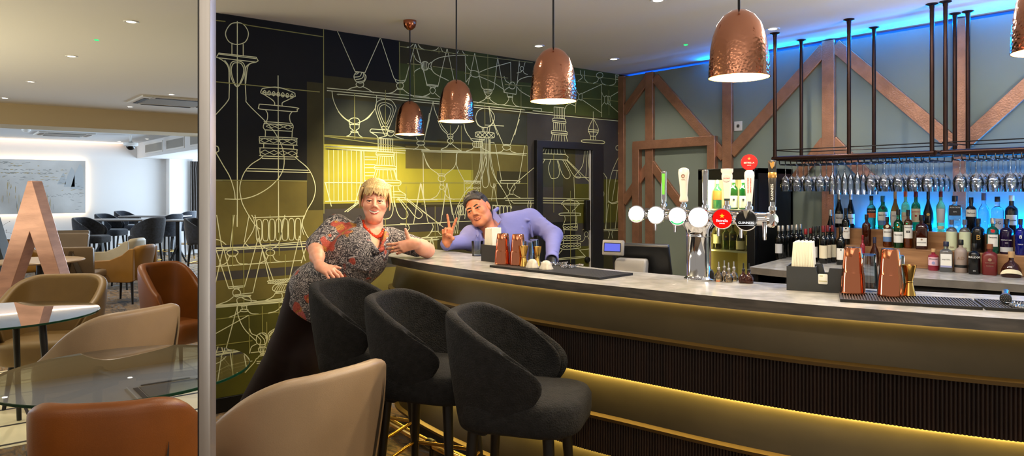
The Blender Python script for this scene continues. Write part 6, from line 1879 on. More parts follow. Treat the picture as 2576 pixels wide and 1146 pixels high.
def head(o, B, wide=1.0, full=0.0, smile=.004, teeth=False, h=.0018, size=1.0, fem=0):
    """head and neck; o = world centre, B = axes; returns (points, quads, material per quad) with 0 skin 1 lips 2 brow 3 dark mouth 4 teeth"""
    F_ = Field((-.13, -.16, -.24), (.13, .15, .15), h); w = wide
    F_.ell((0, -.014, .032), (.076 * w, .094, .086), 0)
    F_.ell((0, .020, -.034), (.064 * w, .070, .080), .03)
    F_.cone((-(.034 - .007 * fem) * w, .052, -.080), ((.034 - .007 * fem) * w, .052, -.080), .024, .024, .03)
    F_.ell((0, .070, -.098), (.020, .018, .017), .028)
    for s in (-1, 1):
        F_.ell((s * (.045 - .007 * fem) * w, .004, -.056 + .006 * fem), (.024, .034, .034 - .006 * fem), .03)
        F_.ell((s * .041 * w, .062, -.021), (.024 + full * .3, .024, .022 + full * .2), .026)      # cheeks
        F_.ell((s * .078 * w, -.008, -.004), (.009, .021, .031), .006); F_.ell((s * .086 * w, -.002, .0), (.006, .010, .017), .006, '-')
    if full: F_.ell((0, .030, -.112), (.044, .05, .03), .03)
    F_.cone((-.038, .073, .024), (.038, .073, .024), .013 - .0045 * fem, .013 - .0045 * fem, .02)
    for s in (-1, 1): F_.ell((s * .0325, .094, .003), (.019, .013, .0105), .012, '-')
    F_.chain([(0, .084, .018), (0, .096, -.006), (0, .106, -.024)], [.0070 - .001 * fem, .0078 - .0012 * fem, .0100 - .001 * fem], .012)
    for s in (-1, 1): F_.ell((s * .0115, .096, -.030), (.0075, .009, .0068), .007)
    # lids
    for s in (-1, 1):
        F_.chain([(s * .0155, .082, .0035), (s * .025, .0895, .0095), (s * .035, .0885, .0105), (s * .048, .076, .003)], [.0034, .0042, .0042, .003], .004)
        F_.chain([(s * .0165, .082, -.0005), (s * .027, .0880, -.0055), (s * .037, .0865, -.0055), (s * .047, .076, .001)], [.003, .0036, .0036, .003], .004)
        F_.chain([(s * .017, .091, -.037), (s * .032, .077, -.048), (s * .036, .070, -.064)], [.0035, .004, .002], .008)      # smile fold
    cz = -.058; sm_ = smile
    mw = .033 if teeth else .031
    up = [(-mw, .076, cz + sm_), (-.014, .0905, cz + .002), (0, .0945, cz), (.014, .0905, cz + .002), (mw, .076, cz + sm_)]
    op = .009 if teeth else .0028
    lo_ = [(-mw, .075, cz + sm_ - .001), (-.014, .0885, cz - op - .004), (0, .0920, cz - op - .006), (.014, .0885, cz - op - .004), (mw, .075, cz + sm_ - .001)]
    F_.chain(up, [.0022, .0036, .0034, .0036, .0022], .004); F_.chain(lo_, [.0022, .0038, .0044, .0038, .0022], .004)
    if teeth: F_.chain([(-mw * .85, .083, cz - op * .4 + sm_ * .7), (0, .097, cz - op * .55 - .002), (mw * .85, .083, cz - op * .4 + sm_ * .7)], [.0014, .0022 + op * .26, .0014], .002, '-')
    F_.cone((0, -.022, -.07), (0, -.040, -.215), .054 * w - .007 * fem, .064 * w, .03)
    P, Q = F_.mesh(); c = P[Q].mean(axis=1); x, y, z = c.T; mi = np.zeros(len(Q), int)
    def near(pts, r):
        d = np.full(len(c), 9.)
        for i in range(len(pts) - 1):
            a = np.array(pts[i]); b = np.array(pts[i + 1]); ab = b - a; t = np.clip((c - a) @ ab / (ab @ ab), 0, 1); d = np.minimum(d, np.linalg.norm(c - a - t[:, None] * ab, axis=1))
        return d < r
    mi[near(up, .0042)] = 1; mi[near(lo_, .0050)] = 1
    inn = near([(-mw * .80, .082, cz - op * .4 + sm_ * .7), (-.012, .090, cz - op * .5), (0, .0925, cz - op * .55 - .002), (.012, .090, cz - op * .5), (mw * .80, .082, cz - op * .4 + sm_ * .7)], .0026 + op * .28 if teeth else .0015); mi[inn] = 4 if teeth else 3
    for s in (-1, 1): mi[near([(s * .014, .091, .0225), (s * .03, .089, .0275), (s * .047, .076, .022)], .0050 if not teeth else .0034) & (z > .014) & (abs(x) < .049) & (y > .06)] = 2; mi[near([(s * .0165, .0875, .0045), (s * .026, .0925, .0078), (s * .036, .0912, .0085), (s * .047, .079, .003)], .0030) & (z < .0095)] = 6
    return P * size @ B.T + np.array(o), Q, mi
def eyes(o, B, parent, origin, iris, size=1.0):
    b = MB(); Bm = Matrix(B.tolist()); C0 = Vector(o) - Vector(origin)
    for s in (-1, 1):
        e = C0 + Bm @ (Vector((s * .0315, .0752, .0018)) * size); b.ball(e, .0120 * size, 16, 0)
        b.lathe([(.0001, .0126), (.0052, .0115), (.0056, .0108)], 14, e, 1, Bm @ Matrix.Rotation(-PI / 2, 3, 'X')); b.lathe([(.0001, .0129), (.0026, .0124)], 12, e, 2, Bm @ Matrix.Rotation(-PI / 2, 3, 'X'))
    return b.build('eyes', [mat('eye_white', (228, 222, 216), .2), iris, mat('pupil', (8, 8, 8), .1)], parent)
def hand(o, B, side, curls, spread=(8, 2, -4, -11), thumb=None, s_=1.0, arm=None, h=.0018, ra=.029):
    """o wrist, B axes: y along the fingers, z out of the back of the hand, x towards the thumb (times side). curls: (base, mid, tip) degrees for index..little"""
    O = np.array(o); prims = []
    def Wd(p): return O + B @ (np.array([p[0] * side, p[1], p[2]]) * s_)
    bases = [(.026, .092, .004), (.0085, .096, .006), (-.0095, .090, .004), (-.026, .080, 0)]; lens = [(.040, .025, .022), (.044, .028, .023), (.040, .026, .022), (.032, .020, .020)]; rad = [(.0088, .0082, .0076, .0064), (.0092, .0084, .0078, .0066), (.0088, .008, .0074, .0062), (.0078, .007, .0064, .0055)]
    ch = []
    for i in range(4):
        p = np.array(bases[i]); a = math.radians(spread[i]); pts = [p]; cur = 0
        for j in range(3):
            cur += math.radians(curls[i][j]); d = np.array([math.sin(a) * math.cos(cur), math.cos(a) * math.cos(cur), -math.sin(cur)]); p = p + d * lens[i][j]; pts.append(p)
        ch.append(([Wd(q) for q in pts], [r * s_ for r in rad[i]]))
    th = thumb or [(.020, .020, -.006), (.043, .046, -.012), (.058, .072, -.012), (.066, .096, -.010)]
    thc = ([Wd(q) for q in th], [.0155 * s_, .0122 * s_, .0098 * s_, .0074 * s_])
    allp = np.array([q for c_, _ in ch for q in c_] + thc[0] + [O] + ([np.array(arm[0])] if arm else [])); F_ = Field(allp.min(0) - .06, allp.max(0) + .06, h)
    # palm
    for a_, b_, r1, r2 in (((.020, .018, 0), (.024, .088, .002), .0155, .0125), ((.006, .012, .001), (.008, .092, .004), .0165, .0135), ((-.008, .012, .001), (-.009, .086, .002), .0165, .013), ((-.018, .016, 0), (-.024, .076, -.001), .0155, .0115)): F_.cone(Wd(a_), Wd(b_), r1 * s_, r2 * s_, .012)
    F_.cone(Wd((.004, -.01, 0)), Wd((.0, .03, 0)), .0215 * s_, .022 * s_, .015)
    G = F_.like()
    for pts, rs in ch:
        T = F_.like(); T.chain(pts, rs, .003)
        for q, r in zip(pts[1:3], rs[1:3]): T.ell(q, (r * 1.06,) * 3, .003)
        G.f = np.minimum(G.f, T.f)
    k = .008; d = G.f; f = F_.f; hh = np.maximum(k - np.abs(f - d), 0) / k; F_.f = np.minimum(f, d) - hh * hh * k * .25
    F_.chain(thc[0], thc[1], .008)
    if arm:
        ap = [np.array(q) for q in arm]; n_ = len(ap)
        F_.chain([O] + ap[::-1], [.0225 * s_] + [ra * (1 + .3 * (i + 1) / n_) for i in range(n_)], .02)
    P, Q = F_.mesh()
    tips = [(c_[-1], c_[-1] - c_[-2], r[-1]) for c_, r in ch + [thc]]
    return P, Q, tips
def nails(P, Q, tips, B):
    c = P[Q].mean(axis=1); mi = np.zeros(len(Q), int); nz = B[:, 2]
    for t, d, r in tips:
        d = d / np.linalg.norm(d); u = nz - d * (nz @ d); u = u / (np.linalg.norm(u) + 1e-9); q = t + u * r * .8 + d * r * .15
        mi[np.linalg.norm(c - q, axis=1) < r * .75] = 5
    return mi
def W(px, py, d): return np.array(at_d(px, py, d))
def hair_mat(name, c, c2, scale=26, st=(9, 9, 1)):
    return mat(name, c, .5, col2=c2, scale=scale, stretch=st, bump=.3, bscale=scale * 2, detail=3)
# ------------------------------------------------------------------ the woman
M_sk1 = skin('woman_skin', (226, 158, 130), (234, 170, 142)); M_lip1 = mat('lips_rose', (186, 82, 78), .4); M_brow1 = mat('brow_sandy', (150, 108, 76), .7); M_mouth = mat('mouth_dark', (70, 24, 22), .6); M_teeth = mat('teeth', (232, 226, 210), .25); M_lash = mat('lash_line', (44, 28, 24), .7); M_nail = mat('nail', (232, 176, 156), .25)
o1 = W(943, 507, 4.22); cdir = -Vector((o1[0], o1[1], o1[2] - EYE)); xr = Vector((RT[0], RT[1], 0))
B1 = basis(Vector((cdir.x, cdir.y, 0)).normalized() + xr * -.02 + Vector((0, 0, .02)), Vector((0, 0, 1)) + xr * .03)
hd = head(o1, B1, 1.0, .014, .010, True, size=.95, fem=1)
foot = W(640, 1040, 4.62); ORG1 = (foot[0], foot[1], 0)
hip = W(812, 724, 4.2); chest = W(905, 640, 4.1); waist = W(855, 690, 4.12); nk = W(936, 575, 4.24); shR = W(846, 566, 4.22); shL = W(985, 600, 4.20)
elR = W(793, 622, 4.06); wrR = W(803, 668, 3.78); elL = W(1074, 629, 4.13); wrL = W(1046, 611, 3.95)
footL = hip + np.array([-.42, -.02, -hip[2] + .06]); footR = np.array([foot[0], foot[1], .06]); kR = (hip + footR) / 2 + np.array([.05, -.02, .03]); kL = (hip + footL) / 2 + np.array([.05, .0, .02])
hipR = hip + np.array([-.03, -.09, -.02]); hipL = hip + np.array([.0, .10, -.02])
def torso_w(F_, g):
    F_.cone(hip + np.array([0, -.06, 0]), hip + np.array([0, .06, 0]), .140 + g, .140 + g, .05); F_.cone(hip, waist, .140 + g, .146 + g, .06); F_.cone(waist, chest, .150 + g, .150 + g, .06); F_.cone(chest, nk - np.array([0, 0, .06]), .145 + g, .075 + g, .06)
    ax = (shL - shR); fr_ = np.array([-cdir.y * 0 + cdir.x, cdir.y, 0]); fr_ = fr_ / np.linalg.norm(fr_)
    F_.cone(shR * .9 + shL * .1 - np.array([0, 0, .02]), shL * .9 + shR * .1 - np.array([0, 0, .02]), .062 + g, .062 + g, .06)
    for q in (.33, .72): F_.ell(chest * .75 + (shR * (1 - q) + shL * q) * .25 + (ax * (q - .5) * .35) + fr_ * .085 + np.array([0, 0, -.01]), (.085 + g,) * 3, .06)
    return F_
lo = np.minimum.reduce([hip, foot, chest, elR, footL]) - .25; hi = np.maximum.reduce([hip, nk, elL, shL, chest]) + .22; lo[2] = 0
Fb = Field(lo, hi, .011); torso_w(Fb, -.012); Fb.cone(nk - np.array([0, 0, .05]), o1 - np.array([0, 0, .06]), .062, .05, .03)
for a_, b_, c_ in ((hipR, kR, footR), (hipL, kL, footL)): Fb.chain([a_, b_, c_], [.105, .07, .042], .04); Fb.cone(c_ - np.array([0, 0, .015]), c_ + np.array([.10, -.09, -.025]), .038, .030, .03)
Fb.cone(shR, elR, .058, .046, .03); Fb.cone(shL, elL, .055, .045, .03)
bodyP, bodyQ = Fb.mesh()
# hands
def hb(yv, zv): return basis_h(yv, zv)
def basis_h(yv, zv):
    y = np.array(yv, float); y /= np.linalg.norm(y); z = np.array(zv, float); z = z - y * (z @ y); z /= np.linalg.norm(z); x = np.cross(y, z); return np.column_stack([x, y, z])
rt_ = np.array(RT); fw_ = np.array(FW); up_ = np.array([0, 0, 1.0])
Bl = basis_h(-rt_ * .92 - up_ * .25 - fw_ * .12, -fw_ * .9 - up_ * .1 + rt_ * -.1)          # left hand: fingers to picture left, back to viewer
sd = 1.0 if (Bl[:, 0] @ up_) > 0 else -1.0
Pl, Ql, tl = hand(wrL, Bl, sd, [(14, 22, 14), (16, 24, 14), (20, 26, 16), (24, 30, 18)], (6, 0, -5, -11), [(.018, .022, -.004), (.046, .034, -.004), (.072, .036, .0), (.096, .036, .004)], .95, [elL, elL * .55 + wrL * .45], ra=.036)
Br = basis_h(rt_ * .78 - up_ * .30 - fw_ * .45, up_ * .8 - fw_ * .5 + rt_ * .1)              # right hand on the stool rim
sr = 1.0 if (Br[:, 0] @ (rt_ * .3 - fw_ + up_ * .6)) < 0 else -1.0
Pr, Qr, tr_ = hand(wrR, Br, sr, [(18, 30, 22), (22, 34, 24), (26, 36, 26), (30, 38, 26)], (7, 1, -5, -11), None, .95, [elR, elR * .5 + wrR * .5], ra=.034)
wm = meshobj('person', [(hd[0], hd[1], hd[2]), (bodyP, bodyQ, 0), (Pl, Ql, nails(Pl, Ql, tl, Bl)), (Pr, Qr, nails(Pr, Qr, tr_, Br))], [M_sk1, M_lip1, M_brow1, M_mouth, M_teeth, M_nail, M_lash], None, ORG1)
wm.location = ORG1; tag(wm, 'smiling person with short blond hair and patterned blouse leaning on the bar end, thumb up', 'person')
eyes(o1, B1, wm, ORG1, mat('iris_hazel', (78, 70, 58), .2), .95)
# blouse
M_bl = bpy.data.materials.new('paisley_blouse'); M_bl.use_nodes = True; nt = M_bl.node_tree; N = nt.nodes; L = nt.links; bs = N['Principled BSDF']; bs.inputs['Roughness'].default_value = .75
tc = N.new('ShaderNodeTexCoord')
nz1 = N.new('ShaderNodeTexNoise'); nz1.inputs['Scale'].default_value = 8; nz1.inputs['Detail'].default_value = 4; nz1.inputs['Distortion'].default_value = 3.5; L.new(tc.outputs['Object'], nz1.inputs['Vector'])
wv = N.new('ShaderNodeMath'); wv.operation = 'MULTIPLY'; wv.inputs[1].default_value = 58; L.new(nz1.outputs['Fac'], wv.inputs[0]); sn = N.new('ShaderNodeMath'); sn.operation = 'SINE'; L.new(wv.outputs[0], sn.inputs[0])
r1 = N.new('ShaderNodeValToRGB'); L.new(sn.outputs[0], r1.inputs['Fac']); r1.color_ramp.elements[0].position = .12; r1.color_ramp.elements[0].color = lin((54, 51, 57)); r1.color_ramp.elements[1].position = .97; r1.color_ramp.elements[1].color = lin((192, 184, 182)); e = r1.color_ramp.elements.new(.52); e.color = lin((112, 107, 112))
nz2 = N.new('ShaderNodeTexNoise'); nz2.inputs['Scale'].default_value = 7.5; nz2.inputs['Detail'].default_value = 2; L.new(tc.outputs['Object'], nz2.inputs['Vector'])
r2 = N.new('ShaderNodeValToRGB'); L.new(nz2.outputs['Fac'], r2.inputs['Fac']); r2.color_ramp.elements[0].position = .54; r2.color_ramp.elements[0].color = (0, 0, 0, 1); r2.color_ramp.elements[1].position = .57; r2.color_ramp.elements[1].color = (1, 1, 1, 1)
nz3 = N.new('ShaderNodeTexNoise'); nz3.inputs['Scale'].default_value = 11; mpx = N.new('ShaderNodeMapping'); mpx.inputs['Location'].default_value = (4, 2, 7); L.new(tc.outputs['Object'], mpx.inputs[0]); L.new(mpx.outputs[0], nz3.inputs['Vector'])
r3 = N.new('ShaderNodeValToRGB'); L.new(nz3.outputs['Fac'], r3.inputs['Fac']); r3.color_ramp.interpolation = 'CONSTANT'; r3.color_ramp.elements[0].color = lin((196, 92, 74)); r3.color_ramp.elements[1].position = .52; r3.color_ramp.elements[1].color = lin((196, 142, 62)); e = r3.color_ramp.elements.new(.60); e.color = lin((208, 120, 120))
mx1 = N.new('ShaderNodeMix'); mx1.data_type = 'RGBA'; L.new(r2.outputs['Color'], mx1.inputs[0]); L.new(r1.outputs['Color'], mx1.inputs[6])
mx2 = N.new('ShaderNodeMix'); mx2.data_type = 'RGBA'; mx2.blend_type = 'OVERLAY'; mx2.inputs[0].default_value = .55; L.new(r3.outputs['Color'], mx2.inputs[6]); L.new(r1.outputs['Color'], mx2.inputs[7]); L.new(mx2.outputs[2], mx1.inputs[7]); L.new(mx1.outputs[2], bs.inputs['Base Color'])
lo2 = np.minimum.reduce([hip, elR, chest]) - .30; hi2 = np.maximum.reduce([nk, elL, shL]) + .2
Fw = Field(lo2, hi2, .006); torso_w(Fw, .004)
sl_e = elR * .90 + shR * .10; Fw.cone(shR, sl_e, .068, .066, .04); sl_l = elL * .72 + shL * .28; Fw.cone(shL, sl_l, .066, .058, .04)
hem = hip + np.array([-.02, -.02, -.10]); Fw.cone(hip, hem, .15, .168, .05); flap = W(762, 708, 4.08); Fw.cone(hip + np.array([-.04, -.04, .04]), flap, .10, .045, .05)
for q in range(9):      # soft folds
    a_ = chest * (1 - q / 9) + hip * (q / 9); v_ = np.array([math.sin(q * 2.3) * .12, -.14, 0]); Fw.cone(a_ + v_, a_ + v_ + rt_ * .14 - up_ * .05, .012, .006, .02)
nkf = nk + np.array([0, 0, .0]); frw = np.array([cdir.x, cdir.y, 0]); frw /= np.linalg.norm(frw)
Fw.cone(nk + up_ * .06, nk - up_ * .03, .082, .078, .01, '-'); Fw.cone(nk + frw * .09 + up_ * .02, W(948, 624, 4.0) + frw * .05, .062, .020, .012, '-')
hn = hip - chest; hn /= np.linalg.norm(hn); Fw.plane(hip + hn * .13 + up_ * -.02, hn * .8 + np.array([0, 0, -.5]))
BP, BQ = Fw.mesh(); blo = meshobj('blouse', [(BP, BQ, 0)], [M_bl], wm, ORG1); tag(blo, 'dark paisley blouse with red and gold flowers')
# neckline drape, cuff hems
dr = MB(); P_ = lambda *a: Vector(tuple(W(*a))) - Vector(ORG1)
for k in range(3): dr.tube([P_(905 - 4 * k, 545 + 5 * k, 4.20), P_(908 - 3 * k, 572 + 4 * k, 4.09), P_(924 - 2 * k, 604 + 3 * k, 3.99), P_(948, 632 + 2 * k, 3.945), P_(960 + k, 628 - k, 3.95), P_(968 + 2 * k, 600 + k, 4.02), P_(970 + 2 * k, 580 + k, 4.12)], [.010, .013, .014, .015, .013, .012, .010], 10)
dr.build('neckline_drape', M_bl, blo, angle=80)
# trousers and shoes
M_tr = mat('plum_trousers', (26, 10, 15), .9, var=.15, scale=10, sheen=.0)
Ft = Field(np.minimum.reduce([hip, foot, footL]) - .22, np.maximum.reduce([hip, kR, kL]) + .2, .008)
Ft.cone(hip + np.array([0, -.05, 0]), hip + np.array([0, .05, 0]), .138, .138, .05)
for a_, b_, c_ in ((hipR, kR, footR), (hipL, kL, footL)): Ft.chain([a_, b_, c_ + np.array([0, 0, .03])], [.112, .105, .098], .05)
Ft.plane(hip + np.array([0, 0, .06]), (0, 0, 1)); Ft.plane((0, 0, .035), (0, 0, -1))
tp_, tq_ = Ft.mesh(); meshobj('trousers', [(tp_, tq_, 0)], [M_tr], wm, ORG1)
Fs = Field(np.minimum(footR, footL) - .2, np.maximum(footR, footL) + .2, .006)
for c_ in (footR, footL): Fs.cone(c_ - up_ * .012, c_ + np.array([.11, -.10, -.026]), .046, .036, .02)
Fs.plane((0, 0, .004), (0, 0, -1)); a_, b_ = Fs.mesh(); meshobj('shoes', [(a_, b_, 0)], [M_black], wm, ORG1)
# necklace
nb_ = MB(); arc = crv([P_(912, 556, 4.21), P_(917, 570, 4.13), P_(930, 583, 4.075), P_(944, 594, 4.055), P_(957, 592, 4.075), P_(966, 578, 4.13)], 3); rr = random.Random(2)
for q in arc: nb_.ball(Vector(q), rr.uniform(.009, .0145), 8, sc=(1, rr.uniform(.7, 1.1), rr.uniform(.7, 1.1)))
nb_.build('necklace', mat('coral_beads', (214, 64, 26), .35), wm)
rg = MB(); c0 = Pl.mean(0); q = tl[1][0] - tl[1][1] / np.linalg.norm(tl[1][1]) * .062; yv = Vector(Bl[:, 1]); rg.lathe([(.0088, -.002), (.0102, 0), (.0088, .002)], 18, Vector(q) - Vector(ORG1), M=yv.to_track_quat('Z', 'Y').to_matrix()); rg.build('ring', M_gold, wm)
# hair: layered short strands
def hair_cap(o, B, wide, prims, cuts, h=.003):
    F_ = Field((-.16, -.17, -.16), (.16, .16, .18), h)
    for p in prims: F_.chain(p[0], p[1], p[2]) if isinstance(p[0], list) else F_.ell(p[0], p[1], p[2])
    for p in cuts: F_.ell(p[0], p[1], p[2], '-')
    P, Q = F_.mesh(); return P @ B.T + np.array(o), Q
rr = random.Random(11); pr = [((0, -.026, .040), (.081, .090, .084), 0), ((0, -.05, -.018), (.077, .068, .074), .03)]
def hp_(a, el, r=1.0): return (math.sin(a) * .087 * r * math.cos(el), -.024 + math.cos(a) * .097 * r * math.cos(el), .042 + .091 * r * math.sin(el))
for k in range(150):
    a = -PI + 2 * PI * k / 150 + rr.uniform(-.03, .03); cy_ = math.cos(a); r0 = 1.0 + rr.uniform(-.004, .022); tw = rr.uniform(.15, .5) * (1 if cy_ > -.2 else .3)
    e_end = rr.uniform(.30, .52) if cy_ > .5 else rr.uniform(-.44, -.22) if cy_ > -.3 else rr.uniform(-1.0, -.7)
    e0 = rr.uniform(1.38, 1.5); pts = []; rs = []
    for q in range(6):
        t_ = q / 5; el = e0 + (e_end - e0) * t_; pts.append(hp_(a + tw * t_, el, r0 + .02 * math.sin(PI * t_) + (.004 if q == 5 else 0))); rs.append(.0074 * (1 - t_) ** .5 + .0018)
    pr.append((pts, rs, .002))
for k in range(34):                                   # wispy fringe swept sideways, short sides over the ears
    u = k / 33; x = -.066 + .128 * u + rr.uniform(-.003, .003); z1 = .034 + .012 * u + .018 * max(0, 1 - abs(u - .55) * 5) + rr.uniform(-.014, .008); y = .092 - x * x * 7
    pr.append(([(x - .022, .055 - x * x * 6, .112 - abs(x) * .25), (x - .008, .086 - x * x * 7, .078), (x + rr.uniform(-.004, .006), y, z1)], [.0085, .0070, .0020], .0025))
for s in (-1, 1):
    for k in range(14):
        y = .040 - .0075 * k; pr.append(([(s * .074, y - .004, .075), (s * .088, y, .035), (s * (.087 + rr.uniform(-.002, .004)), y + rr.uniform(-.006, .012), -.004 - .0030 * k + rr.uniform(-.012, .01))], [.0095, .0075, .0022], .0025))
HP, HQ = hair_cap(o1, B1, 1.04, pr, [((0, .075, -.050), (.071, .075, .080), .006)], .0024)
meshobj('hair', [(HP, HQ, 0)], [hair_mat('blond_hair', (186, 146, 84), (232, 208, 156))], wm, ORG1, 0)
# ------------------------------------------------------------------ the man
M_sk2 = skin('man_skin', (196, 122, 88), (208, 136, 100)); M_lip2 = mat('lips_brown', (156, 84, 70), .45); M_brow2 = mat('brow_black', (30, 22, 20), .7)
o2 = W(1203, 527, 4.75); cd2 = Vector((-o2[0], -o2[1], EYE - o2[2]))
B2 = basis(cd2.normalized() + xr * -.34 + Vector((0, 0, -.05)), Vector((0, 0, 1)) + xr * -.50)
h2 = head(o2, B2, .97, 0, .006, False)
b_neck = W(1243, 566, 4.88); sR = W(1186, 590, 4.76); sL = W(1336, 552, 5.06); ch2 = W(1275, 610, 4.98); bl2 = W(1300, 700, 5.10); eR = W(1190, 605, 4.78); wR = W(1123, 613, 4.58); eL = W(1393, 592, 4.92); wL = W(1388, 653, 4.62)
hp2 = np.array([bl2[0] - .02, bl2[1] + .02, .92]); ORG2 = (hp2[0], hp2[1], 0)
lo = np.minimum.reduce([hp2, sR, wR, eL]) - .25; hi = np.maximum.reduce([sL, eL, o2, ch2]) + .22; lo[2] = 0
def torso_m(F_, g):
    F_.cone(hp2, bl2, .135 + g, .13 + g, .05); F_.cone(bl2, ch2, .13 + g, .13 + g, .06); F_.cone(ch2, b_neck - up_ * .07, .13 + g, .07 + g, .06); F_.cone(sR - up_ * .03, sL - up_ * .04, .07 + g, .075 + g, .06); F_.cone(W(1266, 560, 4.93), W(1330, 549, 5.05), .062 + g, .066 + g, .05); return F_
Fb = Field(lo, hi, .011); torso_m(Fb, -.012); Fb.cone(b_neck - up_ * .04, np.array(o2) + B2 @ np.array([0, -.03, -.08]), .056, .05, .03)
for s in (-1, 1): Fb.chain([hp2 + np.array([.0, s * .09, -.02]), hp2 + np.array([.03, s * .10, -.46]), np.array([hp2[0], hp2[1] + s * .11, .05])], [.09, .06, .042], .04); Fb.cone((hp2[0], hp2[1] + s * .11, .04), (hp2[0] + .14, hp2[1] + s * .11 - .06, .035), .036, .030, .03)
Fb.cone(sR, eR, .052, .042, .03); Fb.cone(eR, wR, .042, .028, .02); Fb.cone(sL, eL, .052, .042, .03); Fb.cone(eL, wL, .042, .028, .02)
mP, mQ = Fb.mesh()
Bv = basis_h(up_ * .96 - fw_ * .14 + rt_ * .10, fw_ * .95 + up_ * .1 + rt_ * .10)        # palm to the viewer
sv = 1.0 if (Bv[:, 0] @ rt_) > 0 else -1.0
wrv = W(1124, 611, 4.56)
Pv, Qv, tv = hand(wrv, Bv, sv, [(2, 6, 4), (0, 4, 3), (72, 88, 50), (74, 88, 50)], (17, -14, -6, -12), [(.020, .020, -.008), (.040, .042, -.026), (.022, .062, -.036), (-.004, .066, -.036)], .98, [wR], ra=.026)
Bg = basis_h(-fw_ * .75 - up_ * .45 + rt_ * -.1, up_ * .75 - fw_ * .5); sg = 1.0 if (Bg[:, 0] @ rt_) < 0 else -1.0
Pg, Qg, tg2 = hand(wL, Bg, sg, [(14, 24, 20)] * 4, (7, 1, -5, -11), None, .98, [eL * .3 + wL * .7], h=.0024)
mn = meshobj('person', [(h2[0], h2[1], h2[2]), (mP, mQ, 0), (Pv, Qv, nails(Pv, Qv, tv, Bv)), (Pg, Qg, 0)], [M_sk2, M_lip2, M_brow2, M_mouth, M_teeth, M_nail, M_lash], None, ORG2)
mn.location = ORG2; tag(mn, 'dark-haired person in a lilac blue shirt leaning over the bar, two fingers raised', 'person')
eyes(o2, B2, mn, ORG2, mat('iris_brown', (44, 26, 16), .2))
M_sh = mat('lilac_blue_shirt', (122, 124, 188), .7, var=.05, scale=6, bump=.5, bscale=4.5, stretch=(1, 1, 2.6))
Fs = Field(np.minimum.reduce([hp2, sR, wR, eL]) - .25, np.maximum.reduce([sL, eL, b_neck, ch2]) + .2, .006); torso_m(Fs, .004)
Fs.cone(sR, eR, .066, .060, .04); Fs.cone(eR, wR, .058, .040, .03); Fs.cone(sL, eL, .068, .060, .04); Fs.cone(eL, wL * .92 + eL * .08, .058, .040, .03)
rr = random.Random(4)
for (a_, b_, cnt) in ((sR, eR, 5), (sL, eL, 6), (ch2, bl2, 6), (ch2, sL, 6)):     # gathered folds
    for k in range(cnt):
        t_ = (k + .5) / cnt; p = a_ * (1 - t_) + b_ * t_; v = np.array([rr.uniform(-1, 1), rr.uniform(-1, 1), rr.uniform(-.6, .6)]); v /= np.linalg.norm(v); r = (.056 if a_ is sR or a_ is sL else .044) if cnt != 6 or a_ is sL else .122
        n_ = -fw_ * .9 + v * .4; n_ /= np.linalg.norm(n_); dvec = np.cross(n_, (b_ - a_) / np.linalg.norm(b_ - a_) + v * .5); dvec /= np.linalg.norm(dvec); Fs.cone(p + n_ * r * .92 - dvec * .05, p + n_ * r * .92 + dvec * .05, .009, .005, .016)
Fs.cone(b_neck + up_ * .05 + rt_ * -.03, b_neck - up_ * .05, .068, .062, .01, '-'); fr2 = np.array([cd2.x, cd2.y, 0]); fr2 /= np.linalg.norm(fr2)
Fs.cone(W(1222, 574, 4.72), W(1216, 600, 4.74), .03, .008, .01, '-'); Fs.plane((0, 0, .86), (0, 0, -1))
a_, b_ = Fs.mesh(); shi = meshobj('shirt', [(a_, b_, 0)], [M_sh], mn, ORG2)
P2 = lambda *a: Vector(tuple(W(*a))) - Vector(ORG2)
cl = MB()
for pts in ([P2(1240, 524, 4.84), P2(1262, 552, 4.74), P2(1254, 562, 4.72), P2(1240, 548, 4.76)], [P2(1196, 566, 4.74), P2(1206, 586, 4.68), P2(1202, 598, 4.67), P2(1192, 578, 4.73)]):
    m_ = [Vector(q) for q in pts]; nrm = Vector(tuple(-fw_ * .008)); cl.loft([[q + nrm * .6 for q in m_], [q - nrm for q in m_]])
cl.tube(crv([P2(1252, 524, 4.95), P2(1240, 535, 4.84), P2(1236, 555, 4.78), P2(1226, 575, 4.75), P2(1208, 582, 4.74), P2(1197, 568, 4.78)], 4), .013, 8)
cl.build('collar', M_sh, shi, bevel=.002)
def cuff(a, b, r):
    v = Vector(tuple(b - a)).normalized(); q = MB(); m_ = v.to_track_quat('Z', 'Y').to_matrix(); q.lathe([(r - .004, -.045), (r + .004, -.043), (r + .005, -.0), (r + .001, .003), (r - .004, .0)], 26, Vector(tuple(b)) - Vector(ORG2), M=m_); return q
cuff(eR, wR + (wR - eR) * .02, .040).build('cuff', M_sh, shi); cuff(eL, wL, .040).build('cuff', M_sh, shi)
Ft = Field((hp2[0] - .25, hp2[1] - .3, 0), (hp2[0] + .3, hp2[1] + .3, 1.05), .01); Ft.cone(hp2 + np.array([0, -.05, 0]), hp2 + np.array([0, .05, 0]), .135, .135, .04)
for s in (-1, 1): Ft.chain([hp2 + np.array([.0, s * .09, -.02]), hp2 + np.array([.03, s * .10, -.46]), np.array([hp2[0], hp2[1] + s * .11, .09])], [.11, .085, .07], .04)
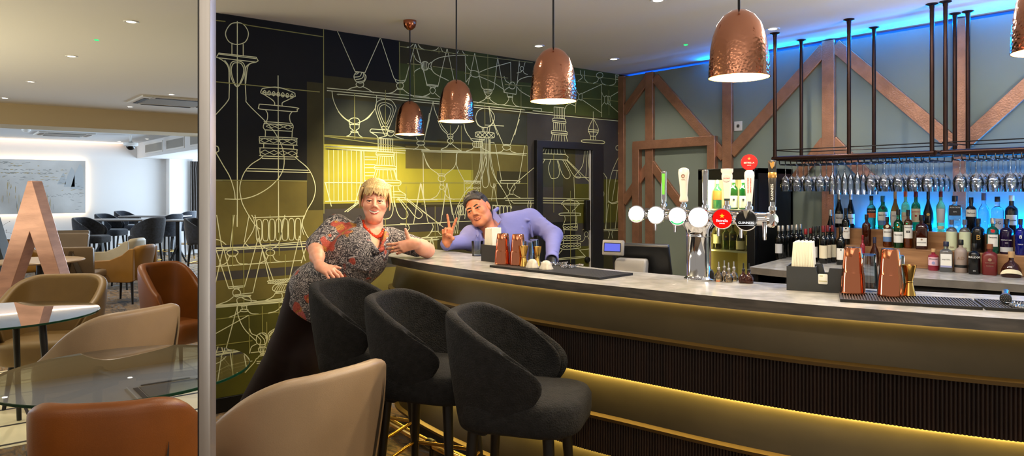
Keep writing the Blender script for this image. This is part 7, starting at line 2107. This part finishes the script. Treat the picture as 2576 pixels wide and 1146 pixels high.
Ft.plane((0, 0, .98), (0, 0, 1)); a_, b_ = Ft.mesh(); meshobj('trousers', [(a_, b_, 0)], [mat('black_trousers', (16, 16, 18), .8)], mn, ORG2)
Fg = Field(Pg.min(0) - .02, Pg.max(0) + .02, .003)
gp = Pg + (Pg - Pg.mean(0)) * .02
selv = (Pg - wL) @ Bg[:, 1] > -.02; keep = selv[Qg].all(axis=1)
nrm_off = Pg + Bg[:, 2] * 0
meg = bpy.data.meshes.new('glove'); 
idx = np.unique(Qg[keep]); rem = -np.ones(len(Pg), int); rem[idx] = np.arange(len(idx)); meg.from_pydata((Pg[idx] - np.array(ORG2)).tolist(), [], rem[Qg[keep]].tolist()); meg.update(); meg.shade_smooth()
bm = bmesh.new(); bm.from_mesh(meg); bmesh.ops.recalc_face_normals(bm, faces=bm.faces); bm.normal_update()
for v in bm.verts: v.co += v.normal * .0022
bm.to_mesh(meg); bm.free(); meg.materials.append(mat('black_glove', (14, 13, 14), .45)); og = bpy.data.objects.new('glove', meg); COL.objects.link(og); og.parent = mn
# hair: short, brushed forward and up
rr = random.Random(8); pr = [((0, -.026, .040), (.0795, .094, .084), 0)]
for k in range(70):
    a = rr.uniform(-1.5, 1.5); v = rr.uniform(.0, 1); sx, cy_ = math.sin(a), math.cos(a); el = .25 + 1.15 * v
    p = np.array([sx * .077 * math.cos(el), -.02 + cy_ * .098 * math.cos(el) * .98, .036 + .088 * math.sin(el)]);
    if p[1] > .045 and p[2] < .075: continue
    q = p + np.array([sx * .004, .012, .008]); pr.append(([tuple(p * .97), tuple(q)], [.011, .0055], .004))
for k in range(16):
    x = -.058 + .116 * k / 15; pr.append(([(x, .030, .108 - x * x * 9), (x * 1.02, .064 - x * x * 6, .096 - x * x * 9), (x * 1.04, .076 - x * x * 8, .080 - x * x * 8)], [.011, .010, .006], .004))
HP, HQ = hair_cap(o2, B2, .97, pr, [((0, .074, .010), (.058, .05, .062), .008), ((0, .03, -.075), (.1, .1, .075), .006)])
meshobj('hair', [(HP, HQ, 0)], [hair_mat('black_hair', (20, 17, 17), (58, 54, 54))], mn, ORG2, 0)
